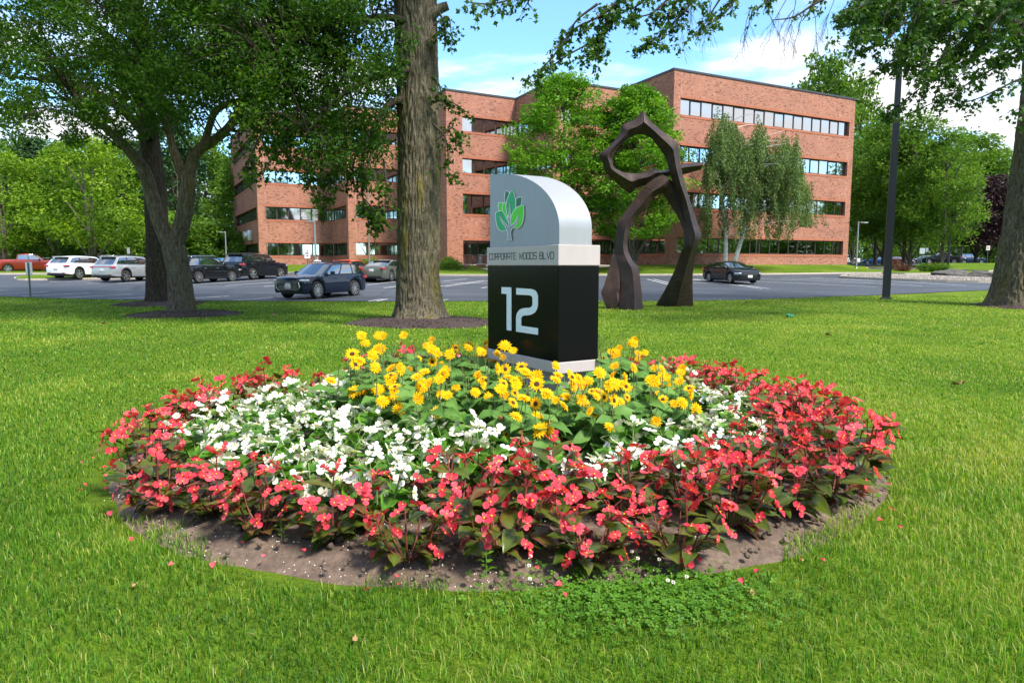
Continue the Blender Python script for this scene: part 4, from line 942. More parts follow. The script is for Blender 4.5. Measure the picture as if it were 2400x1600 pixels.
def mulch_ring(cx, cy, r, label):
    """a low mound of bark mulch with an uneven edge"""
    n = 56; vs = [(cx, cy, gz(cx, cy) + 0.12)]; fs = []
    rings = (0.35, 0.7, 0.92, 1.0)
    for q in rings:
        for k in range(n):
            a = 2 * math.pi * k / n; rr = r * q * (1 + 0.07 * math.sin(3 * a + cx) + 0.04 * math.sin(7 * a + 2 * cx) + 0.03 * math.sin(13 * a) + random.uniform(-.012, .012)); x = cx + rr * math.cos(a); y = cy + rr * math.sin(a)
            vs.append((x, y, gz(x, y) + 0.12 * (1 - q ** 2.2) + (0.012 if q < 1 else -0.02) + random.uniform(0, 0.012)))
    for k in range(n): fs.append((0, 1 + k, 1 + (k + 1) % n))
    for j in range(len(rings) - 1):
        for k in range(n): fs.append((1 + j * n + k, 1 + (j + 1) * n + k, 1 + (j + 1) * n + (k + 1) % n, 1 + j * n + (k + 1) % n))
    root = empty('mulch_ring', (cx, cy, gz(cx, cy))); tag(root, label, 'mulch')
    V_ = np.array(vs) - np.array(root.location); obj('mulch_mound', mesh_np('mulch_mound', V_, fs, M['mulch'], True), root)
    mb = MB()
    for _ in range(int(420 * r * r)):
        a = random.random() * 6.283; rr = r * 1.03 * math.sqrt(random.random()); x = rr * math.cos(a); y = rr * math.sin(a); q = rr / r
        z = gz(cx + x, cy + y) - root.location.z + 0.12 * max(0, 1 - q ** 2.2) + 0.016; l = random.uniform(0.02, 0.05); w = random.uniform(0.006, 0.014)
        Mq = Matrix.Translation((x, y, z)) @ Euler((random.uniform(-.5, .5), random.uniform(-.5, .5), random.random() * 6.28)).to_matrix().to_4x4()
        mb.add([Mq @ Vector(p) for p in ((-l, -w, 0), (l, -w * .6, 0), (l, w * .6, 0.004), (-l, w, 0.006))], [(0, 1, 2, 3)])
    o = mb.build('bark_chips', M['mulch'], root); o['kind'] = 'stuff'
    MULCH.append((cx, cy, r))
MULCH = []

# --- the three shade trees on the left half
LOWB_X = [-400, 0, 100, 200, 300, 350, 420, 480, 520, 560, 600, 650, 700, 760, 820, 870, 915, 930, 2600]
LOWB_Y = [300, 320, 330, 345, 325, 295, 290, 255, 225, 250, 320, 385, 405, 420, 440, 470, 470, -80, -120]
def sample_clumps(n, c, rad, r, ylo=-1e9, keep=None, zmin=2.2):
    out = []; c = np.array(c); rad = np.array(rad)
    while len(out) < n:
        d = r.normal(size=3); d /= np.linalg.norm(d); q = r.random() ** 0.45; p = c + d * q * rad
        if p[2] < zmin: continue
        px, py = proj(p)
        if py > np.interp(px, LOWB_X, LOWB_Y): continue
        if keep is not None and not keep(px, py): continue
        out.append(p)
    return np.array(out)
def onscreen(px, py): return -120 < px < 1000 and py > -90
def offscreen(px, py): return py < -60
t1 = empty('oak_tree', (-2.56, 19.94, 0.0)); tag(t1, 'tall oak with a thick mossy trunk rising behind the flower bed', 'tree')
t2 = empty('forked_tree', (-10.6, 22.5, 0.0)); tag(t2, 'low forked shade tree with a leaning grey trunk', 'tree')
t3 = empty('dark_tree', (-14.5, 28.7, 0.03)); tag(t3, 'straight dark trunked tree behind the forked tree', 'tree')
bark_tube('trunk', pth([(985, 764), (983, 720), (981, 660), (982, 560), (982, 400), (980, 200), (975, 0), (970, -250), (962, -480)], 19.94), [.66, .60, .585, .575, .565, .56, .555, .50, .38], M['bark_oak'], t1, 240, 0.035, 0.042, 0.36)
bark_tube('broken_stub', pth([(1000, 40), (1030, 22), (1050, 14)], 19.7), [.2, .13, .11], M['bark_oak'], t1, 32, 0.05, 0.012)
bark_tube('trunk', pth([(426, 742), (424, 690), (420, 640), (410, 595), (402, 562)], 22.5), [.42, .36, .34, .345, .30], M['bark_grey'], t2, 96, 0.045, 0.018, 0.10)
bark_tube('limb', pth([(408, 590), (385, 545), (362, 480), (342, 410), (318, 372), (285, 335), (235, 290), (170, 235)], 22.5), [.25, .235, .215, .20, .17, .14, .11, .07], M['bark_grey'], t2, 48, 0.06, 0.012)
bark_tube('limb', pth([(404, 585), (424, 535), (436, 480), (440, 430), (432, 405)], 22.5), [.26, .25, .235, .22, .17], M['bark_grey'], t2, 48, 0.06, 0.012)
bark_tube('limb', pth([(436, 420), (418, 385), (404, 345), (395, 300), (375, 210), (350, 90)], 22.5), [.17, .145, .12, .10, .08, .05], M['bark_grey'], t2, 32, 0.08, 0.008)
bark_tube('limb', pth([(440, 430), (448, 385), (462, 355), (500, 330), (535, 300), (560, 260), (575, 225), (580, 160), (620, 110), (680, 90)], 22.5), [.20, .18, .16, .14, .13, .12, .10, .08, .06, .04], M['bark_grey'], t2, 36, 0.07, 0.010)
bark_tube('limb', pth([(455, 372), (480, 330), (505, 262), (550, 240), (600, 232), (680, 240), (760, 280)], 22.5), [.13, .115, .10, .09, .07, .05, .03], M['bark_grey'], t2, 24, 0.08, 0.006)
bark_tube('trunk', pth([(372, 716), (370, 640), (368, 540), (362, 430), (350, 320), (335, 180), (320, 40), (310, -120)], 28.7), [.46, .43, .42, .40, .36, .30, .24, .16], M['bark_dark'], t3, 96, 0.06, 0.022, 0.12)
for pix in ([(352, 330), (300, 270), (220, 215), (120, 190), (20, 180)], [(345, 260), (400, 180), (470, 120), (560, 80)], [(338, 200), (280, 110), (200, 50), (120, 10)]):
    bark_tube('limb', pth(pix, 28.0), [.2, .16, .12, .08, .05][:len(pix)], M['bark_dark'], t3, 24, 0.12, 0.008)
LB1 = [[(975, 160), (930, 170, 19), (860, 190, 18.5), (780, 240, 18), (720, 310, 17.5)], [(978, 60), (900, 40, 19), (800, 60, 18.5), (700, 90, 18), (620, 140, 17.6)], [(980, 230), (920, 240, 19.3), (880, 290, 18.8), (850, 370, 18.3), (860, 450, 18)], [(976, -60), (1100, -140, 19), (1250, -160, 18), (1400, -120, 17)]]
for pix in LB1: bark_tube('limb', pth(pix, 19.9), [.12, .09, .07, .05, .025][:len(pix)], M['bark_dark'], t1, 16, 0.12, 0.006)
r1 = np.random.default_rng(11)
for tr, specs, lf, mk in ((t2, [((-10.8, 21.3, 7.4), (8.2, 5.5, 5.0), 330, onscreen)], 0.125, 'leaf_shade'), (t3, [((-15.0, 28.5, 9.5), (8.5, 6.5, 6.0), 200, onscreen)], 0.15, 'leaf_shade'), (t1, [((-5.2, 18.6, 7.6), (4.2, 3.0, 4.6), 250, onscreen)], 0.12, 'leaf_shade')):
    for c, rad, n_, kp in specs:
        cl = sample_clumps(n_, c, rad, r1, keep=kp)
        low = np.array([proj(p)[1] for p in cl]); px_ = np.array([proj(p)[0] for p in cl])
        bias = 0.10 * (px_ < 340) * (low > 170)  # sunlit leaves painted in: lower left clumps get a lighter leaf colour
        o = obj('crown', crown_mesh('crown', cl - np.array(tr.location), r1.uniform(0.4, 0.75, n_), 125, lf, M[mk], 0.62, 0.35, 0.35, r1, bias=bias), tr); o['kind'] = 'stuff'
        sk = [tr.matrix_world @ Vector() + Vector(v.co) for ch in tr.children if ch.name.split('.')[0] in ('limb',) for v in list(ch.data.vertices)[::24]]
        sk = [Vector(tr.location) + (p - tr.matrix_world.translation) for p in sk]
        if sk: twigs('twigs', sk, cl, tr, 0.028, 0.55)
# the tops of these crowns, above the picture
for tr, c, rad, n_, mk in ((t2, (-10.8, 22, 10.5), (6.5, 6, 3.5), 70, 'leaf_shade'), (t3, (-15, 29, 14), (7, 6.5, 4.5), 90, 'leaf_shade'), (t1, (-3.0, 20.5, 14.5), (7, 6, 5.5), 120, 'leaf_shade')):
    cl = sample_clumps(n_, c, rad, r1, keep=offscreen)
    o = obj('upper_crown', crown_mesh('upper_crown', cl - np.array(tr.location), 1.1, 60, 0.30, M[mk], 0.6, 0.5, 0.2, r1), tr); o['kind'] = 'stuff'
mulch_ring(-2.45, 19.5, 2.05, 'dark bark mulch around the thick mossy oak trunk')
mulch_ring(-10.5, 22.5, 1.75, 'dark bark mulch around the forked grey tree')
mulch_ring(-14.2, 28.2, 1.7, 'dark bark mulch around the straight dark tree')

# --- boughs of leaves: a spine with side twigs and leaves along them
def boughs(tr, specs, leaf, mk, r, lobes=True, hang=0.4, per_m=70, spread=0.32, barenames=None):
    P = []; mb = MB(); var = []
    for pix, Y, dens in specs:
        sp = spline(pth(pix, Y), 8); n = len(sp)
        mb.tube([q - tr.location for q in sp], [0.030 * (1 - 0.8 * i / (n - 1)) + 0.004 for i in range(n)], 5, cap=False)
        Lh = sum((b - a).length for a, b in zip(sp[:-1], sp[1:])); v0 = r.normal(0.45, 0.1)
        nt = int(Lh * 7)
        for k in range(nt):
            t = r.uniform(0.12, 1.0); i = min(n - 2, int(t * (n - 1))); a = sp[i].lerp(sp[i + 1], t * (n - 1) - i)
            d = Vector(tuple(r.normal(size=3))); d.z = d.z * 0.5 - hang; d = d.normalized() + (sp[min(n - 1, i + 2)] - sp[i]).normalized() * 0.8; d.normalize(); ln = r.uniform(0.2, 0.65) * (1.15 - 0.4 * t)
            e = a + d * ln + Vector((0, 0, -0.12 * ln)); mb.tube([q - tr.location for q in (a, a.lerp(e, .5) + Vector((0, 0, .03)), e)], [0.007, 0.005, 0.003], 4, cap=False)
            m_ = max(1, int(ln * 26 * dens))
            for _ in range(m_):
                u = r.uniform(0.25, 1.05); P.append(tuple(a.lerp(e, u) + Vector(tuple(r.normal(0, 0.055, 3))))); var.append(v0 + r.normal(0, 0.16))
    P = np.array(P) - np.array(tr.location); V, F, k = leaf_mesh(P, leaf * r.uniform(0.7, 1.25, len(P)), 0.25, 0.55, r, lobes)
    o = obj('crown', mesh_np('crown', V, F, M[mk], False, col=np.repeat(np.clip(var, 0, 1), k)), tr); o['kind'] = 'stuff'
    o = mb.build('twigs', M['twig'], tr, True); o['kind'] = 'stuff'
r2 = np.random.default_rng(5)
boughs(t1, [([(1010, 240), (1050, 236), (1092, 262)], 19.3, 1.2), ([(1015, 290), (1046, 330), (1052, 420)], 19.2, 1.3), ([(1020, 330), (1062, 300), (1070, 350)], 19.2, 1.0), ([(1030, 30), (1045, 70), (1040, 120)], 19.2, 1.4), ([(1015, 60), (1050, 40), (1058, 90)], 19.2, 1.2), ([(1010, 180), (1030, 200), (1036, 240)], 19.2, 1.0),
            ([(870, 360), (850, 450, 18), (866, 530, 17.8)], 18.2, 1.5), ([(900, 380), (905, 460, 18), (880, 540, 17.8)], 18.2, 1.5), ([(800, 320), (780, 420, 18), (745, 480, 17.8)], 18.2, 1.3), ([(840, 330), (830, 430, 18), (905, 520, 17.8)], 18.2, 1.4), ([(700, 250), (650, 350, 18), (610, 420, 17.8)], 18.2, 1.3), ([(740, 290), (720, 400, 18), (740, 470, 17.8)], 18.2, 1.3), ([(640, 260), (600, 340, 18), (570, 400, 17.8)], 18.0, 1.2), ([(600, 230), (560, 310, 18), (575, 370, 17.8)], 18.0, 1.1), ([(760, 300), (800, 380, 18), (890, 430, 17.8)], 18.2, 1.5), ([(660, 280), (690, 380, 18), (800, 440, 18)], 18.0, 1.2)], 0.125, 'leaf_shade', r2)
t4 = empty('oak_tree', (19.9, 27.0, 0.0)); tag(t4, 'massive leaning oak trunk at the right edge with overhanging boughs', 'tree')
bark_tube('trunk', [at(2388, 724, 27), at(2388, 690, 27), at(2392, 640, 27), at(2404, 560, 27), at(2420, 450, 27), at(2436, 330, 26.8), at(2452, 150, 26.5), at(2440, -100, 26), at(2420, -300, 25.5)], [1.02, .88, .82, .80, .78, .74, .68, .55, .42], M['bark_oak'], t4, 240, 0.045, 0.042, 0.34)
for pix in ([(2440, 20, 26), (2330, -60, 23), (2150, -110, 20), (1900, -120, 18), (1700, -110, 17.2), (1560, -110, 17)], [(2450, 120, 26), (2380, 60, 24), (2300, 20, 22), (2200, 0, 20)]):
    bark_tube('limb', pth(pix, 24), [.3, .24, .18, .13, .10, .06][:len(pix)], M['bark_dark'], t4, 24, 0.15, 0.01)
dense = []
for _ in range(46):
    x = r2.uniform(1960, 2430); top = r2.uniform(-90, 40); ymax = np.interp(x, [1960, 2000, 2100, 2200, 2300, 2430], [60, 110, 190, 190, 140, 130]); y = r2.uniform(20, ymax)
    dense.append(([(x + r2.uniform(60, 160), top - 40), (x + r2.uniform(20, 70), (top + y) / 2 - 15), (x, y)], r2.uniform(16, 21), r2.uniform(1.3, 2.0)))
boughs(t4, [([(1560, -130), (1430, 20), (1345, 70), (1290, 140), (1236, 188)], 17, 1.2), ([(1500, -90), (1425, 50), (1395, 110), (1376, 160)], 17, 1.4), ([(1400, 10), (1350, 50), (1330, 95)], 17, 1.2), ([(1420, 60), (1400, 90), (1330, 130), (1300, 150)], 17, 1.2), ([(1350, -80), (1250, -20), (1160, 8), (1096, 6)], 16.5, 1.0), ([(1290, -60), (1240, 0), (1246, 20)], 16.5, 0.7),
            ([(1700, -100), (1610, 20), (1545, 85), (1500, 112)], 17.2, 1.3), ([(1640, -80), (1570, 30), (1550, 66)], 17.2, 1.3), ([(1560, -60), (1500, 10), (1440, 30)], 17, 1.5), ([(1600, -40), (1530, 30), (1470, 40)], 17, 1.4), ([(1740, -80), (1680, 10), (1650, 60)], 17.4, 1.0), ([(1760, -60), (1700, 30), (1640, 70)], 17.4, 0.8), ([(1500, -30), (1470, 0), (1410, 20)], 16.8, 1.4),
            ([(1850, -60), (1800, 0), (1760, 30)], 18, 0.9), ([(1930, -60), (1900, 20), (1880, 50)], 18, 0.7),
            ([(2150, -100), (2060, 30), (1985, 85)], 18, 1.2), ([(2400, -50), (2250, 60), (2130, 120), (2040, 172)], 18, 1.5), ([(2420, 40), (2280, 120), (2160, 205), (2085, 262)], 19, 1.5), ([(2450, 100), (2330, 160), (2220, 225), (2140, 262)], 20, 1.5), ([(2470, 150), (2380, 190), (2300, 228), (2258, 240)], 20, 1.1), ([(2470, 180), (2420, 230), (2372, 266)], 20, 1.3), ([(2440, 0), (2300, 60), (2180, 150), (2060, 150)], 18.5, 1.6), ([(2460, 60), (2380, 120), (2290, 150), (2230, 190)], 19.5, 1.5), ([(2150, 20), (2080, 90), (2020, 120)], 18.2, 1.3)] + dense, 0.13, 'leaf_oak', r2)
# bare hanging twigs between the leafy boughs
mb = MB(); Lb = spline(pth([(2040, -90), (1960, -20), (1905, 12), (1860, 40), (1808, 48)], 17.6), 8); mb.tube([q - t4.location for q in Lb], [0.05 * (1 - 0.8 * i / (len(Lb) - 1)) for i in range(len(Lb))], 6, cap=False)
def wand(a, ln, d, r0, lev):
    pts = [a]; p = a.copy()
    for k in range(6):
        d = (d + Vector((random.uniform(-.22, .22), random.uniform(-.22, .22), -0.16))).normalized(); p = p + d * ln / 6; pts.append(p.copy())
    mb.tube([q - t4.location for q in pts], [r0 * (1 - 0.75 * i / 6) for i in range(7)], 4, cap=False)
    if lev > 0:
        for k in range(5): wand(pts[random.randint(1, 5)], ln * random.uniform(.3, .6), (d + Vector((random.uniform(-1, 1), random.uniform(-1, 1), -0.2))).normalized(), r0 * 0.5, lev - 1)
random.seed(21)
for k in range(17):
    x = random.choice([random.uniform(1590, 1700), random.uniform(1720, 1990), random.uniform(1720, 1990)]); a = at(x, random.uniform(-40, 40), random.uniform(17, 18.2)); wand(a, random.uniform(0.7, 1.35), Vector((random.uniform(-.6, .3), random.uniform(-.3, .3), -0.6)), 0.010, 2)
o = mb.build('bare_twigs', M['twig'], t4, True); o['kind'] = 'stuff'
cl = sample_clumps(110, (17, 25, 15), (8.5, 8, 5), r2, keep=lambda px, py: py < -130)
o = obj('upper_crown', crown_mesh('upper_crown', cl - np.array(t4.location), 1.1, 60, 0.30, M['leaf_oak'], 0.6, 0.5, 0.2, r2), t4); o['kind'] = 'stuff'
mulch_ring(20.6, 26.3, 2.75, 'dark bark mulch around the leaning oak at the right')

# --- middle distance and woods
def far_tree(name, H, cb, rx, nclump, per, leaf, mat, bark, seed, trunk_r=0.22, crad=(0.9, 1.5), flat=0.6, up=0.6, stems=1, ry=None, shape=0.5, q0=0.45, limbs=True, shell=0.55, lean=0.0, nlimb=20):
    """H total height, cb crown base height, rx crown radius"""
    r = np.random.default_rng(seed); root = empty(name)
    c = []
    while len(c) < nclump:
        t = r.random(); z = cb + (H - cb) * t; prof_ = (math.sin(math.pi * min(1, (t * (1 - shape) + shape * t ** 0.6) * 0.92 + 0.06))) ** 0.62
        a = r.random() * 6.283; q = (q0 + (1 - q0) * r.random()) ** 0.7; wob = 1 + 0.22 * math.sin(3 * a + seed) + 0.15 * math.sin(5 * a + z)
        R_ = rx * prof_ * wob * q; c.append((R_ * math.cos(a), R_ * math.sin(a) * (1 if ry is None else ry / rx), z))
    c = np.array(c)
    obj('crown', crown_mesh('crown', c, r.uniform(crad[0], crad[1], nclump), per, leaf, M[mat], flat, up, 0.15, r, shell=shell), root)['kind'] = 'stuff'
    for s in range(stems):
        mb = MB(); off = (s - (stems - 1) / 2) * 0.75; top = Vector((off * 1.8 + lean, r.normal(0, .3), cb + (H - cb) * 0.75))
        sp = spline([Vector((off * 0.5, 0, -0.4)), Vector((off * 0.7, 0.05, cb * 0.5)), Vector((off * 1.2 + lean * .5, 0.1, cb + (H - cb) * .3)), top], 5); n = len(sp)
        mb.tube(sp, [trunk_r * (1 - 0.8 * i / (n - 1)) * (1.35 if i == 0 else 1) for i in range(n)], 10, cap=False)
        mb.build('trunk', M[bark], root, True)
        if limbs and s == 0:
            mb = MB()
            for p in c[:: max(1, nclump // nlimb)]:
                zb_ = max(cb * 0.85, p[2] - 1.6 - 0.35 * np.hypot(p[0], p[1])); k = min(n - 1, max(0, int((zb_ + .4) / (top.z + .4) * (n - 1)))); a = sp[k]
                mb.tube(spline([a, a.lerp(Vector(p), .5) + Vector((0, 0, .25)), Vector(p)], 3), [trunk_r * .42 * (1 - .85 * i / 6) for i in range(7)], 5, cap=False)
            mb.build('limbs', M[bark], root, True)
    return root
def place(root, x, y, z, s, rz, label, cat='tree', group=None, sxy=1.0):
    root.location = (x, y, z); root.scale = (s * sxy, s * sxy, s); root.rotation_euler = (0, 0, rz); tag(root, label, cat, group); return root
def gpx(px, Y): return (px - 1200) / F_PX * Y * 1.003
mA = far_tree('maple_tree', 15.6, 3.6, 4.9, 330, 75, 0.27, 'leaf_maple', 'bark_grey', 3, 0.24, (0.55, 1.05), 0.5, 0.9, shape=0.35, q0=0.3)
place(mA, gpx(1322, 58), 58, bank_z(gpx(1322, 58), 58) - 0.05, 1.0, 0.3, 'tall loose crowned green maple behind the curved top of the sign')
mB = far_tree('maple_tree', 14.4, 2.9, 4.6, 340, 78, 0.27, 'leaf_maple', 'bark_grey', 9, 0.24, (0.6, 1.1), 0.5, 0.9, shape=0.6, q0=0.35)
place(mB, gpx(1482, 57.2), 57.2, bank_z(gpx(1482, 57.2), 57.2) - 0.05, 1.0, 1.3, 'bright green dense maple seen through the steel sculpture')
# weeping birch
bi = empty('birch_tree', (gpx(1708, 59.5), 59.5, bank_z(gpx(1708, 59.5), 59.5) - 0.05)); tag(bi, 'weeping birch with two white trunks in front of the brick wall', 'tree')
r3 = np.random.default_rng(31)
for pix in ([(1700, 618), (1701, 560), (1694, 480), (1690, 400), (1694, 320), (1700, 270)], [(1720, 618), (1738, 560), (1752, 500), (1762, 430), (1778, 370), (1790, 330)]):
    pts = [at(p[0], p[1], 59.5) - bi.location for p in pix]; mb = MB(); mb.tube(spline(pts, 6), list(np.interp(np.linspace(0, 1, 31), [0, .4, 1], [.20, .145, .02])), 12); mb.build('trunk', M['bark_birch'], bi, True)
P = []; var = []; mb = MB()
tops = []
for k in range(780):
    x = r3.choice([r3.normal(1700, 28), r3.normal(1748, 35), r3.normal(1800, 40), r3.normal(1855, 28), r3.uniform(1650, 1915)]); ytop = np.interp(x, [1640, 1670, 1690, 1720, 1750, 1790, 1830, 1870, 1900, 1925], [420, 290, 262, 285, 325, 305, 320, 340, 440, 470]); 
    if x < 1640 or x > 1925: continue
    y = ytop + 9 * math.sin(x * .07) + r3.normal(0, 14) + abs(r3.normal(0, 95)); Yd = 59.5 + r3.normal(0, 2.0); a = at(x, y, Yd); ln = r3.uniform(0.8, 3.2); ln = min(ln, a.z - 3.6 - (1.2 if x > 1860 else 0))
    if ln < 0.4: continue
    v0 = r3.normal(0.5, 0.16); n_ = int(ln * 46); sway = r3.normal(0, 0.14, 2)
    for q in range(n_):
        u = (q + r3.random()) / n_; P.append((a.x + sway[0] * u * ln + r3.normal(0, .10), a.y + sway[1] * u * ln + r3.normal(0, .10), a.z - u * ln)); var.append(v0 + r3.normal(0, .13))
    if k % 14 == 0:
        hub = at(r3.choice([1697, 1765]), min(560, y + r3.uniform(20, 90)), 59.5); mb.tube([q - bi.location for q in spline([hub, hub.lerp(a, .55) + Vector((0, 0, .25)), a], 3)], [.035 - .0045 * i for i in range(7)], 5, cap=False)
P = np.array(P) - np.array(bi.location); V, F, k = leaf_mesh(P, 0.165 * r3.uniform(.7, 1.3, len(P)), 0.1, 1.2, r3, False, 0.6)
obj('crown', mesh_np('crown', V, F, M['leaf_birch'], col=np.repeat(np.clip(var, 0, 1), k)), bi)['kind'] = 'stuff'
mb.build('limbs', M['bark_birch'], bi, True)
protos = [far_tree('broadleaf_tree', 16, 2.2, 5.0, 150, 55, 0.52, 'leaf_far', 'bark_far', 41, 0.26, (1.1, 1.9)),
          far_tree('broadleaf_tree', 18, 2.0, 5.4, 160, 55, 0.55, 'leaf_far', 'bark_far', 42, 0.28, (1.1, 2.0), shape=0.2),
          far_tree('evergreen_tree', 19, 1.2, 4.0, 170, 50, 0.5, 'leaf_pine', 'bark_far', 43, 0.25, (0.9, 1.6), 0.45, shape=0.9),
          far_tree('lime_leaved_tree', 13, 3.0, 5.4, 170, 55, 0.36, 'leaf_lime', 'bark_far', 44, 0.30, (0.8, 1.5), stems=2, nlimb=7),
          far_tree('purple_leaved_tree', 11, 2.7, 4.3, 130, 60, 0.42, 'leaf_purple', 'bark_dark', 45, 0.24, (0.8, 1.4)),
          far_tree('young_tree', 14, 2.9, 3.9, 140, 55, 0.34, 'leaf_far', 'bark_far', 46, 0.24, (0.8, 1.4), nlimb=6),
          far_tree('understorey_shrub', 5.5, 0.1, 3.4, 90, 50, 0.42, 'leaf_far', 'bark_far', 47, 0.1, (0.8, 1.3), limbs=False)]
used = set()
def plant(k, x, y, s, label, group=None, z=None, sxy=1.0, cat='tree'):
    o = protos[k] if k not in used else copy_tree(protos[k]); used.add(k)
    place(o, x, y, (gz(x, y) if z is None else z) - 0.05, s, random.random() * 6.28, label, cat, group, sxy); return o
random.seed(77)
ORD = ['first', 'second', 'third', 'fourth', 'fifth', 'sixth', 'seventh', 'eighth', 'ninth', 'tenth', 'eleventh', 'twelfth', 'thirteenth', 'fourteenth', 'fifteenth', 'sixteenth', 'seventeenth', 'eighteenth', 'nineteenth', 'twentieth']
# lime trees on the left
plant(3, gpx(22, 78), 78, 1.0, 'yellow green tree with twin grey stems behind the red pickup', sxy=1.0)
plant(0, gpx(150, 82), 82, 0.80, 'mid green tree rising behind the white crossover roof')
plant(3, gpx(229, 74), 74, 1.05, 'yellow green tree with a pale trunk beyond the silver crossover')
plant(1, gpx(-90, 82), 82, 0.8, 'mid green tree at the far left edge of the car park')
# left wood
for i, px in enumerate(np.linspace(-60, 590, 13)):
    Yd = 100 + 9 * ((i * 7) % 3) + random.uniform(-3, 3); k = (0, 2, 1, 2)[i % 4]
    plant(k, gpx(px, Yd), Yd, random.uniform(0.95, 1.2), '%s from the left among the tall trees of the left hand wood' % ORD[i], 'wood beyond the car park on the left')
for i, px in enumerate(np.linspace(-40, 545, 14)):
    Yd = 90 + random.uniform(-3, 3); plant(6, gpx(px, Yd), Yd, random.uniform(0.9, 1.35), '%s from the left among the low bushes fringing the left hand wood' % ORD[i], 'bushes along the left hand wood', cat='shrub')
# right hand trees
for px, Yd, s, lab in ((2043, 86, 1.1, 'slim tree left of the dark lamp post, nearer the building'), (2062, 84, 1.2, 'slim tree just left of the dark lamp post'), (2110, 80, 1.05, 'slim leaning tree just right of the dark lamp post'), (2124, 78, 1.15, 'slim tree at the red shrub right of the dark lamp post'), (2197, 74, 1.0, 'young tree with a bare lower trunk beside the grey thin lamp post')):
    plant(5, gpx(px, Yd), Yd, s, lab, 'slim trees on the right hand islands')
for px, Yd, s, lab in ((2275, 92, .95, 'dark purple leaved tree on the grass strip, left of the pair'), (2304, 93, 1.0, 'dark purple leaved tree on the grass strip, right of the pair'), (2366, 104, 1.1, 'tall purple leaved tree partly behind the leaning oak')):
    plant(4, gpx(px, Yd), Yd, s, lab)
for i, px in enumerate(np.linspace(2020, 2470, 9)):
    Yd = 152 + 8 * (i % 3); plant((0, 1, 1)[i % 3], gpx(px, Yd), Yd, random.uniform(1.3, 1.6) * (1.12 if i < 2 else 0.92 if i > 5 else 1), '%s from the left among the tall trees of the right hand wood' % ORD[i], 'wood beyond the road on the right', 1.6)
for i, px in enumerate(np.linspace(2010, 2440, 10)):
    Yd = 146 + random.uniform(-1.5, 1.5); plant(6, gpx(px, Yd), Yd, random.uniform(0.9, 1.4), '%s from the left among the low bushes fringing the right hand wood' % ORD[i], 'bushes along the right hand wood', 1.6, cat='shrub')
plant(1, gpx(1905, 112), 112, 1.78, 'very tall tree whose top shows above the right end of the roof', z=1.6, sxy=0.62)
plant(1, gpx(1990, 116), 116, 1.62, 'very tall tree rising past the right corner of the building', z=1.6, sxy=0.6)
# trees across the street and to the right, seen as reflections in the windows
for i in range(8): plant((0, 1)[i % 2], 84 + 6 * (i % 3) + 2 * i, 2 + 8.5 * i, random.uniform(.7, .9), '%s nearest tree of the row to the right of the lawn, mirrored in the windows' % ORD[i], 'trees to the right of the lawn')
for i in range(9): plant((0, 1, 2)[i % 3], -60 + 15 * i, -32 - 6 * (i % 2), random.uniform(.95, 1.25), '%s from the left in the tree row across the street behind the viewer' % ORD[i], 'trees behind the viewer')
for i in range(14): plant(6, 78 + 3 * (i % 2) + 1.2 * i, -4 + 5.6 * i, random.uniform(1.2, 1.6), '%s nearest unseen bush added right of the lawn to darken window reflections' % ORD[i], 'unseen bushes added right of the lawn', cat='shrub')  # unseen bushes, added to fill bright gaps in the ground floor reflections
for i in range(16): plant(6, -62 + 8.2 * i, -27 - 3 * (i % 2), random.uniform(1.2, 1.6), '%s from the left among unseen bushes added behind the viewer for window reflections' % ORD[i], 'unseen bushes added behind the viewer', cat='shrub')  # also unseen, added behind the viewer to darken the window reflections
# shrubs
def shrub(name, px, py, rad, h, mat, label, dz=0.0, yellow=False):
    p = hit(px, py); root = empty(name, (p.x, p.y, p.z + dz)); tag(root, label, 'shrub'); r = np.random.default_rng(int(px))
    c = np.stack([r.normal(0, rad * .45, 26), r.normal(0, rad * .45, 26), r.uniform(.15, .85, 26) * h], 1)
    obj('foliage', crown_mesh('foliage', c, rad * .45, 40, 0.13, M[mat], 0.8, 0.2, -0.5, r, wid=0.4), root)['kind'] = 'stuff'
    mb = MB()
    for k in range(5): mb.tube([(0, 0, -.05), (random.uniform(-.1, .1), random.uniform(-.1, .1), h * .5)], [.02, .008], 5)
    mb.build('stem', M['stem_green'], root)
    if yellow:
        for k in range(7): MB().lathe([(0.0, 0.0), (.07, .05), (.0, .03)], 6).build('bloom', M['petal_yellow'], root, loc=(random.uniform(-rad, rad) * .8, random.uniform(-rad, rad) * .8, h + random.uniform(-.1, .15)))
for px, lab in ((2165, 'first from the left'), (2182, 'second from the left'), (2197, 'third from the left'), (2213, 'last')):
    shrub('grassy_clump', px, 641, .45, .75, 'leaf_shrub', '%s of the green leafy clumps before the young tree' % lab, 0.12, lab.startswith('second'))
shrub('red_barberry', 2098, 638, .9, .9, 'leaf_barberry', 'rusty red shrub at the foot of the slim trees, left one', 0.1); shrub('red_barberry', 2116, 640, .7, .6, 'leaf_barberry', 'rusty red shrub at the foot of the slim trees, right one', 0.1)
def shrub_at(name, loc, rad, h, mat, label, yellow=False):
    x, y, z = loc; global hit
    keep = hit; hit = lambda a, b: Vector((x, y, z)); shrub(name, 1000 + rad * 100 + x * 7, 0, rad, h, mat, label, 0, yellow); hit = keep
for k, (px, py, lab) in enumerate(((1036, 641, 'yellow lily clump nearest the oak trunk before the bench'), (1053, 640, 'middle yellow lily clump before the bench'), (1072, 639, 'right yellow lily clump before the bench'))):
    p = at(px, py, 60.5); shrub_at('lily_clump', (p.x, p.y, bank_z(p.x, p.y)), .55, .8, 'leaf_shrub', lab, True)
